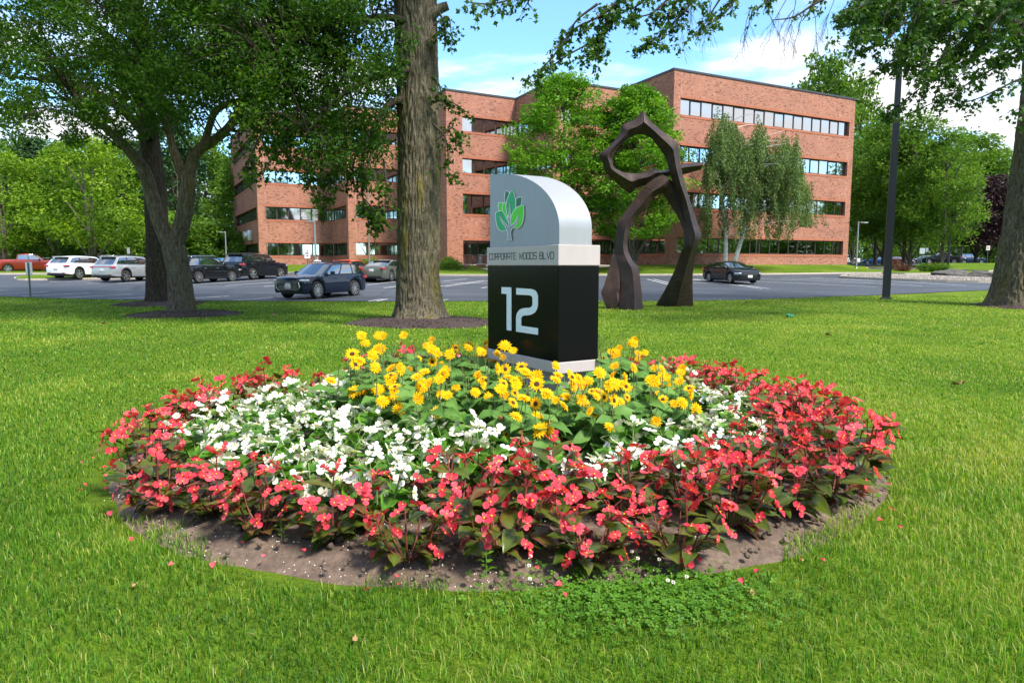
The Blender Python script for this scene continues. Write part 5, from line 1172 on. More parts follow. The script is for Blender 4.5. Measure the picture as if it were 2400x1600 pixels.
for k, (px, lab) in enumerate(((1054, 'yellow lily clump inside the brick planter'),)):
    p = at(px, 620, 64); shrub_at('lily_clump', (p.x, p.y, bank_z(p.x, p.y)), .5, 1.0, 'leaf_shrub', lab, True)
for px, lab in ((848, 'round clipped green shrub behind the tan pole'), (874, 'round clipped green shrub between tan pole and grey sedan')):
    p = at(px, 622, 70); shrub_at('clipped_shrub', (p.x, p.y, bank_z(p.x, p.y)), .8, .95, 'leaf_shrub', lab)
# boulders
def boulder(px, py, s, label):
    p = hit(px, py); bm = bmesh.new(); bmesh.ops.create_icosphere(bm, subdivisions=3, radius=1); r = random.Random(int(px))
    ph = [r.uniform(0, 6) for _ in range(6)]
    for v in bm.verts:
        n_ = 1 + .18 * math.sin(2.3 * v.co.x + ph[0]) + .16 * math.sin(3.1 * v.co.y + ph[1]) + .12 * math.sin(5 * v.co.z + ph[2] + 2 * v.co.x) + r.uniform(-.03, .03); v.co = Vector((v.co.x * s[0], v.co.y * s[1], max(-.1, v.co.z * s[2]))) * n_
    me = bpy.data.meshes.new('boulder'); bm.to_mesh(me); bm.free(); me.materials.append(M['boulder']); o = obj('boulder', me, None, (p.x, p.y, p.z + .2)); tag(o, label, 'boulder', 'boulders on the mulch island')
boulder(2232, 650, (1.15, .7, .42), 'dark grey boulder on the mulch island, left one'); boulder(2312, 652, (1.1, .7, .36), 'dark grey boulder on the mulch island, right one')
# ------------------------------------------------------------------ vehicles
def wheel_meshes(rw, spokes, wd=0.22):
    t_ = MB(); rr = rw * 0.70
    t_.lathe([(rr, -wd / 2), (rw * .93, -wd / 2), (rw * .985, -wd / 2 + .03), (rw, 0), (rw * .985, wd / 2 - .03), (rw * .93, wd / 2), (rr, wd / 2), (rr, -wd / 2)], 28, M=Matrix.Rotation(R(90), 4, 'X'))
    r_ = MB(); My = Matrix.Rotation(R(90), 4, 'X')
    r_.lathe([(0, wd / 2 - .07), (rr, wd / 2 - .07), (rr, -wd / 2 + .02), (0, -wd / 2 + .02)], 28, 1, My)
    r_.lathe([(rr - .03, wd / 2 - .005), (rr + .004, wd / 2 - .005), (rr + .004, wd / 2 - .06), (rr - .03, wd / 2 - .06)], 28, 0, My)
    r_.lathe([(0, wd / 2 - .012), (rw * .13, wd / 2 - .016), (rw * .15, wd / 2 - .06)], 14, 0, My)
    for k in range(spokes):
        Mr = My @ Matrix.Rotation(2 * math.pi * k / spokes, 4, 'Z'); hw = rr * (0.20 if spokes <= 6 else 0.11); z1 = wd / 2 - .012; z0 = wd / 2 - .068
        vs = [(rw * .1, -hw * .7, z1 - .006), (rr - .01, -hw, z1), (rr - .01, hw, z1), (rw * .1, hw * .7, z1 - .006), (rw * .1, -hw * .7, z0), (rr - .01, -hw, z0), (rr - .01, hw, z0), (rw * .1, hw * .7, z0)]
        r_.add([Mr @ Vector(v) for v in vs], [(0, 1, 2, 3), (0, 4, 5, 1), (1, 5, 6, 2), (2, 6, 7, 3), (3, 7, 4, 0)], 0)
    return t_.mesh('tyre', M['tyre'], sharp=40), r_.mesh('rim', [M['rim'], M['rim_dark']], sharp=40)
WM = {}
def ss(a, b, x): t = min(1, max(0, (x - a) / (b - a))); return t * t * (3 - 2 * t)
def car(label, cat, paint, px, Y, head, L=4.6, Wd=1.86, H=1.66, wb=2.7, rw=0.36, gc=0.22, bh=1.0, hh=1.02, nh=0.86, dh=1.05, xbF=0.95, xrF=0.25, xrR=-1.65, xbR=-2.05, pil=(0.30, 0.66), spokes=10, rails=False, cladding=False, plate=None, front=None, name='parked_car', x=None, z=None, wr=0.76, pickup=False, trunk_lip=False, chrome_line=False, rear_bar=False, group=None):
    if x is None: x = gpx(px, Y)
    zz = gz(x, Y) + 0.024 if z is None else z
    root = empty(name, (x, Y, zz), math.atan2(head[1], head[0])); tag(root, label, cat, group)
    ax = (wb / 2 + 0.03, -wb / 2 + 0.03); ra = rw + 0.065
    xs_ = set(np.round(np.linspace(-L / 2, L / 2, 30), 3)) | {xbF, xbR}
    for a in ax:
        for k in range(17): xs_.add(round(a + ra * math.cos(math.pi * k / 16), 3))
    xs_ = sorted(q for q in xs_ if -L / 2 + .05 < q < L / 2 - .05); xs_ = [-L / 2, -L / 2 + .03] + xs_ + [L / 2 - .03, L / 2]
    def topz(q):
        if q >= xbF: t = (q - xbF) / (L / 2 - xbF); return hh + (nh - hh) * (t ** 1.5) - 0.05 * max(0, (t - .9) / .1) ** 2
        if q <= xbR: t = (xbR - q) / (L / 2 + xbR + 1e-6); return dh - 0.03 * t - 0.05 * max(0, (t - .85) / .15) ** 2
        t = (q - xbR) / (xbF - xbR); return dh + (hh - dh) * t
    def hw(q):
        f = max(0, (q - (L / 2 - .8)) / .8); b = max(0, (-q - (L / 2 - .6)) / .6); return Wd / 2 * (1 - .17 * f ** 2.2 - .11 * b ** 2.2)
    def rows(q):
        zb = gc + .05 * ss(L / 2 - .5, L / 2, abs(q)); arch = False
        for a in ax:
            if abs(q - a) < ra: zb = max(zb, rw + math.sqrt(max(0, ra * ra - (q - a) ** 2))); arch = True
        T = topz(q); w = hw(q); end = q in (xs_[0], xs_[-1]); k = .93 if end else 1
        zt = T - (.05 if end else 0); zb2 = zb + (.06 if end else 0)
        fl = 0.018 * sum(math.exp(-((q - a) / (ra * 1.1)) ** 4) for a in ax)      # flared arches
        zm = .62 * T
        pts = [(w * .93 * k + fl, zb2), (w * .985 * k + fl, zb2 + .09), (w * k + fl * .7, max(zm, zb2 + .14)), (w * .985 * k, max(T - .14, zb2 + .2)), (w * .945 * k, zt - .035), (w * .86 * k, zt), (w * .45 * k, zt + (.018 if not end else 0)), (0, zt + (.025 if not end else 0))]
        return [Vector((q, y, z_)) for y, z_ in pts]
    S = [rows(q) for q in xs_]; n = len(S[0]); mb = MB()
    full = [[Vector((p.x, -p.y, p.z)) for p in s[:-1]] + [p for p in reversed(s)] for s in S]; m_ = len(full[0])
    vs = [p for s in full for p in s]; fs = []; mi = []
    for i in range(len(S) - 1):
        for k in range(m_ - 1):
            fs.append((i * m_ + k, i * m_ + k + 1, (i + 1) * m_ + k + 1, (i + 1) * m_ + k)); mi.append(1 if cladding and k in (0, m_ - 2) else 0)
    fs += [tuple(range(m_)), tuple((len(S) - 1) * m_ + k for k in reversed(range(m_)))]; mi += [0, 0]
    me = mesh_np('body', np.array([tuple(v) for v in vs]), fs, [M[paint], M['trim']], mi=mi)
    bm = bmesh.new(); bm.from_mesh(me); bmesh.ops.recalc_face_normals(bm, faces=bm.faces[:]); bm.to_mesh(me); bm.free()
    me.polygons.foreach_set('use_smooth', np.ones(len(me.polygons), bool)); me.set_sharp_from_angle(angle=R(42)); body = obj('body', me, root)
    MB().box((-L / 2 + .3, -Wd / 2 + .27, gc - .02), (L / 2 - .3, Wd / 2 - .27, .72)).build('underbody', M['trim'], root)
    # greenhouse
    wbl = Wd / 2 * .925; wrf = Wd / 2 * wr; zr = H - .075; zbl = lambda u: topz(xbR + (xbF - xbR) * u) - .012
    def SP(u, v, sgn, ins=0.0):
        xb = xbR + (xbF - xbR) * u; xr = xrR + (xrF - xrR) * u; bulge = .035 * math.sin(math.pi * min(1, v * .9)); tp = 1 - .06 * abs(2 * u - 1) ** 3
        y = (wbl + (wrf - wbl) * v + bulge) * tp - ins; zt = zr - .05 * abs(2 * u - 1) ** 2.5; return Vector((xb + (xr - xb) * v, sgn * y, zbl(u) + (zt - zbl(u)) * v))
    us = [0, .05] + [q for p in pil for q in (p - .017, p + .017)] + [.955, 1]; vv = [0, .07, .88, 1]
    cab = MB(); wins = []
    for sgn in (-1, 1):
        fine = sorted(set(us) | set(np.round(np.linspace(0, 1, 13), 4)))
        for a, b in zip(fine[:-1], fine[1:]):
            for j in range(3):
                q = [SP(a, vv[j], sgn), SP(b, vv[j], sgn), SP(b, vv[j + 1], sgn), SP(a, vv[j + 1], sgn)]
                mid = (a + b) / 2; iswin = j == 1 and .05 < mid < .955 and not any(abs(mid - p) < .0169 for p in pil)
                if not iswin: cab.add(q, [(0, 1, 2, 3)], 1 if (j == 1 and .05 < mid < .955) else 0)
        edges = [.05] + [q for p in pil for q in (p - .017, p + .017)] + [.955]
        for a, b in zip(edges[::2], edges[1::2]):
            w = MB(); k = 4
            pts = [[SP(a + (b - a) * i / k, .07 + .81 * j, sgn, .012) for j in (0, .5, 1)] for i in range(k + 1)]
            for i in range(k):
                for j in range(2): w.add([pts[i][j], pts[i + 1][j], pts[i + 1][j + 1], pts[i][j + 1]], [(0, 1, 2, 3)])
            wins.append(('side_window', w))
    def FR(u, s, v, bul):
        a = SP(u, v, -1); b = SP(u, v, 1); p = a.lerp(b, s); p.x += (1 if u > .5 else -1) * bul * (1 - (2 * s - 1) ** 2) * (1 - .35 * v); p.z += .035 * (1 - (2 * s - 1) ** 2) * v; return p
    for u, nm, bul in ((1.0, 'windscreen', .13), (0.0, 'rear_window', .06)):
        ss_ = [0, .055, .2, .35, .5, .65, .8, .945, 1]; v2 = [0, .05, .5, .94, 1]; w = MB()
        for i in range(8):
            for j in range(4):
                q = [FR(u, ss_[i], v2[j], bul), FR(u, ss_[i + 1], v2[j], bul), FR(u, ss_[i + 1], v2[j + 1], bul), FR(u, ss_[i], v2[j + 1], bul)]
                if 0 < i < 7 and 0 < j < 3: w.add(q, [(0, 1, 2, 3)])
                else: cab.add(q, [(0, 1, 2, 3)], 0)
        wins.append((nm, w))
    for i in range(12):
        for k in range(8):
            def RP(i_, k_):
                u = i_ / 12; s = k_ / 8; p = FR(u, s, 1, 0) if 0 < i_ < 12 else FR(u, s, 1, .13 if i_ else .06); p.z += .03 * (1 - (2 * s - 1) ** 2) * math.sin(math.pi * u); return p
            cab.add([RP(i, k), RP(i + 1, k), RP(i + 1, k + 1), RP(i, k + 1)], [(0, 1, 2, 3)])
    def fin(mb_, nm, mat, sharp=40):
        me = mb_.mesh(nm, mat); bm = bmesh.new(); bm.from_mesh(me); bmesh.ops.remove_doubles(bm, verts=bm.verts[:], dist=1e-4); bmesh.ops.recalc_face_normals(bm, faces=bm.faces[:]); bm.to_mesh(me); bm.free()
        me.polygons.foreach_set('use_smooth', np.ones(len(me.polygons), bool)); me.set_sharp_from_angle(angle=R(sharp)); return obj(nm, me, root)
    fin(cab, 'roof_and_pillars', [M[paint], M['trim']])
    for nm, w in wins: fin(w, nm, M['car_glass'])
    # dark cabin core so the glass reads deep
    MB().add([Vector((xbR + .1, s * (wbl - .12), bh - .05)) for s in (-1, 1)] + [Vector((xbF - .1, s * (wbl - .12), bh - .05)) for s in (1, -1)] + [Vector((xrR + .06, s * (wrf - .1), H - .16)) for s in (-1, 1)] + [Vector((xrF - .08, s * (wrf - .1), H - .16)) for s in (1, -1)], [(0, 1, 2, 3), (7, 6, 5, 4), (0, 4, 5, 1), (1, 5, 6, 2), (2, 6, 7, 3), (3, 7, 4, 0)]).build('cabin', M['interior'], root)
    # wheels
    key = (rw, spokes)
    if key not in WM: WM[key] = wheel_meshes(rw, spokes)
    for a in ax:
        for sgn in (-1, 1):
            we = empty('wheel', (a, sgn * (Wd / 2 - .125), rw), 0, root); we.rotation_euler = (0, random.random() * 6, math.pi if sgn < 0 else 0)
            o1 = obj('tyre', WM[key][0], we); o2 = obj('rim', WM[key][1], we); o1.rotation_euler = o2.rotation_euler = (0, 0, math.pi)
    def bx(nm, mat, c, s, bev=.02, rz=0):
        mb_ = MB(); mb_.box(tuple(-q / 2 for q in s), tuple(q / 2 for q in s), bev=min(bev, min(s) * .4)); return mb_.build(nm, M[mat], root, sharp=35, loc=c, rot=(0, 0, rz))
    for sgn in (-1, 1):
        bx('headlamp', 'lamp_clear', (L / 2 - .20, sgn * (Wd / 2 * .80 - .04), nh - .125), (.42, .30, .11), .04, -sgn * .42)
        bx('tail_lamp', 'tail', (-L / 2 + .11, sgn * (Wd / 2 * .83), dh - .17), (.30, .30, .12), .03, sgn * .25)
        bx('rear_reflector', 'tail', (-L / 2 + .03, sgn * (Wd / 2 * .66), .46), (.06, .26, .05), .01)
        mr = MB(); mr.box((-.07, -.10, -.075), (.07, .10, .075), bev=.035); mr.build('door_mirror', [M[paint]], root, sharp=40, loc=(xbF - .42, sgn * (Wd / 2 + .10), bh + .10))
        for a in ([.62, -.35] if len(pil) > 1 else [.2]): bx('door_handle', paint if not chrome_line else 'chrome', (a - .45, sgn * (Wd / 2 + .004), bh - .15), (.2, .03, .03), .008)
    bx('grille', 'trim', (L / 2 - .03, 0, (nh + gc) / 2 + .08), (.07, Wd * .58, (nh - gc) * .42), .02)
    bx('front_bumper', 'trim', (L / 2 - .06, 0, gc + .11), (.10, Wd * .72, .12), .03); bx('rear_bumper', 'trim', (-L / 2 + .05, 0, gc + .13), (.12, Wd * .78, .16), .03)
    if rear_bar: bx('light_bar', 'tail', (-L / 2 + .01, 0, dh - .16), (.05, Wd * .7, .05), .01)
    if not pickup: bx('spoiler', paint, (xrR - .10, 0, H - .10), (.26, wrf * 1.75, .045), .015)
    else: bx('bed_cover', 'trim', ((-L / 2 + xbR) / 2, 0, dh + .02), (abs(L / 2 + xbR) - .12, Wd * .82, .03), .01)
    pl = bx('number_plate', 'plate', (-L / 2 - .012, 0, dh - .36 if not trunk_lip else .72), (.02, .31, .155), .004)
    fp = bx('number_plate', 'plate', (L / 2 + .018, 0, (nh + gc) / 2 - .02), (.02, .31, .155), .004)
    if rails:
        for sgn in (-1, 1):
            mb_ = MB(); mb_.tube(spline([Vector((xrF - .1, sgn * wrf * .90, H - .07)), Vector((xrF - .3, sgn * wrf * .92, H - .005)), Vector((xrR + .35, sgn * wrf * .92, H - .005)), Vector((xrR + .1, sgn * wrf * .9, H - .08))], 5), .02, 6); mb_.build('roof_rail', M['chrome' if chrome_line else 'trim'], root, True)
    if chrome_line:
        for sgn in (-1, 1):
            mb_ = MB(); mb_.tube([SP(u, .04, sgn, -.012) for u in np.linspace(.03, .97, 9)] , .012, 5); mb_.build('window_trim', M['chrome'], root, True)
    return root
HD = (math.sin(R(22)), math.cos(R(22)))
def hd(a): return (math.sin(R(a)), math.cos(R(a)))
SUV = dict(L=4.65, Wd=1.88, H=1.68, wb=2.70, rw=.37, gc=.24, bh=1.06, hh=1.06, nh=.92, dh=1.10, xbF=1.08, xrF=.38, xrR=-1.75, xbR=-2.18, pil=(.30, .64))
SED = dict(L=4.95, Wd=1.86, H=1.44, wb=2.85, rw=.34, gc=.17, bh=.93, hh=.93, nh=.74, dh=1.0, xbF=1.05, xrF=.25, xrR=-.95, xbR=-1.85, pil=(.26, .60))
# the dark crossover nearest the lawn, nose towards the lawn
a_ = car('glossy black crossover parked nose to the lawn beside the oak', 'car', 'p_black_sky_sheen', 757, 32.9, (-math.sin(R(24)), -math.cos(R(24))), **{**SUV, 'L': 4.55, 'H': 1.66, 'rw': .39, 'nh': .95, 'hh': 1.06, 'xbF': .92, 'xrF': .12, 'xrR': -1.72, 'xbR': -2.14, 'dh': 1.10, 'rails': True, 'spokes': 10, 'bh': 1.05, 'wr': .79})
LA = 4.55
# its face: honeycomb grille, badge and plate
gz0 = .62; g_ = MB(); 
ow = [(-.52, .40), (.52, .40), (.66, .52), (.60, .74), (-.60, .74), (-.66, .52)]
g_.add([Vector((LA / 2 + .012, y, z_)) for y, z_ in ow] + [Vector((LA / 2 - .05, y, z_)) for y, z_ in ow], [tuple(range(6))] + [(i, (i + 1) % 6, (i + 1) % 6 + 6, i + 6) for i in range(6)]); g_.build('grille_plate', M['trim'], a_)
g_ = MB(); pts = [Vector((LA / 2 + .022, y, z_)) for y, z_ in ow] + [Vector((LA / 2 + .022, *ow[0]))]
for p, q in zip(pts[:-1], pts[1:]): g_.tube([p, q], .014, 6)
g_.build('grille_surround', M['chrome'], a_)
g_ = MB()
for r_ in range(5):
    for c_ in range(9):
        y = (c_ - 4) * .135 + (.067 if r_ % 2 else 0); z_ = .43 + r_ * .07
        if abs(y) > .54 - abs(z_ - .55) * .3: continue
        h_ = [Vector((LA / 2 + .018, y + .058 * math.cos(math.pi / 3 * k), z_ + .030 * math.sin(math.pi / 3 * k))) for k in range(7)]
        for p, q in zip(h_[:-1], h_[1:]): g_.tube([p, q], .006, 4, cap=False)
g_.build('grille_mesh', M['rim'], a_)
g_ = MB()
for k in range(4):
    c0 = Vector((LA / 2 + .03, (k - 1.5) * .06, .70)); g_.tube([c0 + Vector((0, .038 * math.cos(t), .038 * math.sin(t))) for t in np.linspace(0, 2 * math.pi, 13)], .007, 5, cap=False)
g_.build('badge', M['chrome'], a_)
pl = MB(); pl.box((LA / 2 + .024, -.155, .46), (LA / 2 + .04, .155, .60), bev=.004); pl.build('number_plate', M['plate'], a_)
PG = {'K': [[(0, 0), (0, 6)], [(4, 6), (0, 3), (4, 0)]], 'E': GL['E'], '4': [[(3, 0), (3, 6), (0, 2), (4, 2)]], '0': GL['O'], '6': [[(4, 6), (0, 4), (0, 0), (4, 0), (4, 3), (0, 3)]], '8': [[(0, 0), (4, 0), (4, 6), (0, 6), (0, 0)], [(0, 3), (4, 3)]], '-': [[(0.5, 3), (3.5, 3)]], 'I': [[(2, 0), (2, 6)]]}
pl = MB(); x_ = .125
for ch in 'KE-4048':
    for st_ in PG[ch]:
        for p, q in zip(st_[:-1], st_[1:]): pl.tube([Vector((LA / 2 + .041, x_ - p[0] * .0065, .495 + p[1] * .0115)), Vector((LA / 2 + .041, x_ - q[0] * .0065, .495 + q[1] * .0115))], .0035, 4)
    x_ -= .037
pl.build('plate_text', M['plate_ink'], a_)
# back row
car('black boxy off-roader with chrome rear trim parked beside the building', 'car', 'p_black', 606, 50.0, hd(20), **{**SUV, 'L': 4.9, 'Wd': 1.95, 'H': 1.80, 'wb': 2.96, 'rw': .40, 'bh': 1.14, 'hh': 1.18, 'nh': 1.06, 'dh': 1.18, 'xbF': 1.0, 'xrF': .45, 'xrR': -2.1, 'xbR': -2.36, 'pil': (.32, .62), 'spokes': 5, 'rails': True, 'cladding': True})
car('dark crossover with chrome window line half behind the forked trunk', 'car', 'p_navy' if False else 'p_black', 487, 45.6, hd(24), **{**SUV, 'chrome_line': True, 'cladding': True, 'rails': True})
car('silver crossover with a red light bar behind the dark tree', 'car', 'p_silver', 316, 47.2, hd(17), **{**SUV, 'L': 4.79, 'Wd': 1.9, 'H': 1.70, 'wb': 2.77, 'cladding': True, 'rails': True, 'rear_bar': True, 'spokes': 5})
car('white crossover with dark wheel arches beside the grass island', 'car', 'p_white', 206, 50.0, hd(14), **{**SUV, 'H': 1.64, 'cladding': True, 'spokes': 5})
car('orange red sedan mostly hidden behind the black crossover', 'car', 'p_red', 826, 46.6, hd(20), **{**SED, 'H': 1.46})
car('grey green sedan half hidden by the oak trunk', 'car', 'p_green', 914, 47.5, hd(17), **{**SED, 'trunk_lip': True, 'spokes': 10})
car('bright blue sedan roof between the two black cars', 'car', 'p_skyblue', 533, 57.5, hd(24), **{**SED, 'H': 1.38})
PU = dict(L=5.9, Wd=2.02, H=1.95, wb=3.68, rw=.41, gc=.32, bh=1.28, hh=1.28, nh=1.16, dh=1.34, xbF=1.25, xrF=.62, xrR=-.95, xbR=-1.12, pil=(.46,), spokes=6, pickup=True, cladding=False)
car('red crew cab pickup truck at the left edge', 'truck', 'p_maroon', 80, 71.0, hd(55), name='pickup_truck', **PU)
car('white pickup cab showing behind the silver crossover', 'truck', 'p_white', 268, 80, hd(58), name='pickup_truck', **PU)
car('pale grey car glimpsed behind the red pickup nose', 'car', 'p_silver', 134, 82, hd(40), **SUV)
# right side
car('black two door coupe parked alone before the grass bank', 'car', 'p_black', 1709, 45.0, (math.sin(R(13)), -math.cos(R(13))), **{**SED, 'L': 4.47, 'Wd': 1.75, 'H': 1.40, 'wb': 2.62, 'rw': .33, 'bh': .92, 'hh': .95, 'nh': .74, 'dh': 1.02, 'xbF': 1.15, 'xrF': .2, 'xrR': -.85, 'xbR': -1.95, 'pil': (.42,), 'spokes': 10})
for lab, cat_, pt, px, Yd, h_, sp_, nm in (('blue sedan between the slim trees across the far road', 'car', 'p_blue', 2044, 136, hd(-70), SED, 'parked_car'), ('dark red car behind the dark lamp post across the road', 'car', 'p_wine', 2096, 128, hd(110), SED, 'parked_car'), ('grey crossover across the road left of the black pickup', 'car', 'p_grey', 2150, 134, hd(-75), SUV, 'parked_car'),
                                  ('black pickup truck behind the young tree across the road', 'truck', 'p_black', 2193, 116, hd(-78), PU, 'pickup_truck'), ('dark blue crossover across the road beneath the purple trees', 'car', 'p_navy', 2264, 122, hd(100), {**SUV, 'L': 5.1, 'H': 1.85}, 'parked_car'), ('white car peeking past the right corner of the building', 'car', 'p_white', 1972, 122, hd(100), SUV, 'parked_car')):
    car(lab, cat_, pt, px, Yd, h_, name=nm, **sp_)
# ------------------------------------------------------------------ lamp posts and signs
def lamp(name, px, pyb, pyt, Y, r0, r1, mat, label, arm=None, square=False, z0=None):
    b = at(px[0], pyb, Y); t_ = at(px[1], pyt, Y); zb_ = gz(b.x, Y) if z0 is None else z0
    root = empty(name, (b.x, Y, zb_)); tag(root, label, 'lamp post'); H_ = t_.z - zb_
    mb = MB(); n = 4 if square else 12
    Mq = Matrix.Rotation(R(20), 4, 'Z')
    mb.lathe([(0, -.3), (r0, -.3), (r0, H_ * .38), (r0 * .965, H_ * .38 + .002), (r1, H_), (0, H_)], n, M=Mq); mb.build('pole', M[mat], root, smooth=not square, sharp=None if square else 40)
    mb = MB(); mb.lathe([(0, -.02), (r0 * 1.5, -.02), (r0 * 1.5, .05), (r0 * 1.1, .10), (0, .10)], n, M=Mq); mb.build('base_plate', M[mat], root)
    if arm:
        a = Vector((arm, 0, 0)); mb = MB(); mb.tube([(0, 0, H_ - .12), (arm * .5, 0, H_ - .08), (arm * .8, 0, H_ - .10)], .03, 8); mb.build('arm', M[mat], root, True)
        mb = MB(); mb.box((min(arm * .55, arm * 1.25), -.16, H_ - .18), (max(arm * .55, arm * 1.25), .16, H_ - .07), bev=.04); mb.build('lamp_head', M[mat], root, sharp=40)
    return root
lamp('lamp_post', (2076, 2096), 703, 105, 31.8, .225, .15, 'pole_dark', 'tall square dark lamp post standing on the lawn before the car park', 0.9, True)
p_ = at(2007, 633, 66); lamp('lamp_post', (2006, 2013), 633, 519, 66, .085, .065, 'pole_grey', 'grey lamp post at the right corner of the building', 0.7, z0=bank_z(p_.x, 66))
lamp('lamp_post', (741, 738), 640, 516, 58, .085, .06, 'pole_grey', 'grey lamp post behind the black crossover', -0.5)
lamp('lamp_post', (531, 527), 615, 542, 80, .085, .06, 'pole_grey', 'slim grey lamp post between the two black parked cars and the wood', -0.5)
lamp('lamp_post', (866, 864), 636, 450, 60, .095, .075, 'pole_tan', 'thin tan pole behind the grey green sedan')
lamp('lamp_post', (2221, 2226), 636, 550, 72, .10, .08, 'pole_dark', 'slim dark lamp post right of the young tree')
lamp('lamp_post', (2252, 2254), 619, 560, 116, .14, .12, 'pole_dark', 'far dark lamp post in front of the dark blue crossover')
lamp('lamp_post', (49, 47), 598, 540, 86, .07, .05, 'pole_dark', 'thin dark pole between the yellow green trees')
def post_sign(name, px, pyb, Y, panels, mat, label, h, face='sign_white', rz=0.0, z0=None, text=None):
    b = at(px, pyb, Y); z_ = gz(b.x, Y) if z0 is None else z0; root = empty(name, (b.x, Y, z_), rz); tag(root, label, 'sign')
    MB().box((-.03, -.02, -.1), (.03, .02, h)).build('post', M[mat], root)
    for (w, hh_, zc, mt) in panels:
        mb = MB(); mb.box((-w / 2, -.034, zc - hh_ / 2), (w / 2, -.022, zc + hh_ / 2), bev=.004); p = mb.build('panel', M[mt], root)
    return root
# the white one at the lawn edge, seen from behind: post in front of the sheet
b = hit(72, 695); ws = empty('parking_sign', (b.x, b.y, b.z), R(-4)); tag(ws, 'small white sign on a steel post at the left lawn edge, seen from behind', 'sign')
hp = 1.62; MB().box((-.035, -.03, -.1), (.035, .012, hp)).build('post', M['post_steel'], ws)
mb = MB(); mb.box((-.17, .015, hp - .58), (.17, .025, hp + .02), bev=.004); mb.build('panel', M['sign_white'], ws)
s_ = post_sign('parking_sign', 722, 640, 55.5, [(.42, .42, 2.22, 'sign_white'), (.45, .54, 1.62, 'sign_white')], 'post_green', 'two white parking notices with an arrow on a green post', 2.45)
mb = MB(); mb.add([(-.10, -.042, 1.52), (.02, -.042, 1.52), (.02, -.042, 1.47), (.10, -.042, 1.545), (.02, -.042, 1.62), (.02, -.042, 1.57), (-.10, -.042, 1.57)], [tuple(range(7))]); mb.build('arrow', M['ink'], s_)
for k, w in enumerate((.28, .34, .30)): 
    mb = MB(); 
    n_ = int(w / .05)
    for j in range(n_): mb.box((-w / 2 + j * .05, -.042, 1.80 - k * .065), (-w / 2 + j * .05 + .034, -.036, 1.80 - k * .065 + .035))
    mb.build('lettering', M['ink'], s_)
for px, pyb, Y, h, mt, w, hh_, lab in ((2158, 641, 63, 2.25, 'sign_back', .48, .5, 'grey backed sign on a green post left of the leafy clumps'), (2170, 628, 92, 2.1, 'sign_back', .34, .5, 'small sign before the black pickup bonnet'), (2206, 622, 96, 2.1, 'sign_back', .34, .5, 'small sign before the black pickup bed'), (2238, 620, 98, 2.1, 'sign_back', .34, .5, 'small sign between the far pickup and the blue crossover'), (2312, 631, 84, 2.3, 'sign_white', .42, .52, 'white notice with red lettering on a green post by the leaning oak')):
    q = post_sign('road_sign', px, pyb, Y, [(w, hh_, h - hh_ / 2, mt)], 'post_green', lab, h)
    if mt == 'sign_white':
        for k in range(4):
            mb = MB(); mb.box((-.15, -.042, h - .12 - k * .10), (.15, -.036, h - .07 - k * .10)); mb.build('lettering', M['sign_red'], q)
post_sign('road_sign', 302, 600, 84, [(.36, .75, 2.5, 'sign_back')], 'post_green', 'narrow green backed sign above the silver crossover roof', 2.9)
# irrigation valve lid tilted in the lawn
p = hit(1851, 744); o = MB(); o.lathe([(0, -.03), (.10, -.03), (.105, .012), (.125, .012), (.125, .03), (.118, .034), (0, .036)], 22); v_ = o.build('valve_cover', M['valve'], None, sharp=35, loc=(p.x, p.y, p.z + .05), rot=(R(16), R(8), 0)); tag(v_, 'round green plastic valve cover lying in the right lawn', 'valve cover')
# ------------------------------------------------------------------ the walker behind the dark crossover
p = Vector((gpx(748, 44.5), 44.5, 0)); pe = empty('person', (p.x, p.y, gz(p.x, p.y) + .024), R(12)); tag(pe, 'person in a white top with a dark shoulder strap walking behind the black crossover', 'person')
jo = {'pel': ((0, 0, .95), .13, .10), 'sp': ((0, 0, 1.15), .125, .095), 'ch': ((0, 0, 1.32), .155, .105), 'nk': ((0, .0, 1.47), .055, .055), 'hd0': ((0, -.01, 1.56), .07, .08), 'hd1': ((0, -.01, 1.66), .075, .09), 'hd2': ((0, 0, 1.73), .045, .055),
      'sl': ((.19, 0, 1.40), .06, .06), 'el': ((.25, .03, 1.13), .042, .042), 'wl': ((.22, -.12, .93), .03, .03), 'hl': ((.21, -.17, .86), .03, .035), 'sr': ((-.19, 0, 1.40), .06, .06), 'er': ((-.25, .03, 1.13), .042, .042), 'wr': ((-.24, -.08, .91), .03, .03), 'hr': ((-.24, -.12, .84), .03, .035),
      'hpl': ((.09, 0, .88), .095, .095), 'kl': ((.10, -.06, .50), .062, .065), 'al': ((.10, .02, .09), .042, .045), 'fl': ((.11, -.14, .03), .035, .03), 'hpr': ((-.09, 0, .88), .095, .095), 'kr': ((-.10, -.10, .50), .062, .065), 'ar': ((-.10, -.16, .09), .042, .045), 'fr': ((-.11, -.31, .04), .035, .03)}
names = list(jo); ed = [('pel', 'sp'), ('sp', 'ch'), ('ch', 'nk'), ('nk', 'hd0'), ('hd0', 'hd1'), ('hd1', 'hd2'), ('ch', 'sl'), ('sl', 'el'), ('el', 'wl'), ('wl', 'hl'), ('ch', 'sr'), ('sr', 'er'), ('er', 'wr'), ('wr', 'hr'), ('pel', 'hpl'), ('hpl', 'kl'), ('kl', 'al'), ('al', 'fl'), ('pel', 'hpr'), ('hpr', 'kr'), ('kr', 'ar'), ('ar', 'fr')]
me = bpy.data.meshes.new('body'); me.from_pydata([jo[k][0] for k in names], [(names.index(a), names.index(b)) for a, b in ed], [])
po = obj('body', me, pe); sk = po.modifiers.new('skin', 'SKIN'); sk.use_smooth_shade = True
for i, k in enumerate(names): me.skin_vertices[0].data[i].radius = jo[k][1:]
me.skin_vertices[0].data[0].use_root = True
po.modifiers.new('sub', 'SUBSURF').levels = 2; po.modifiers['sub'].render_levels = 2
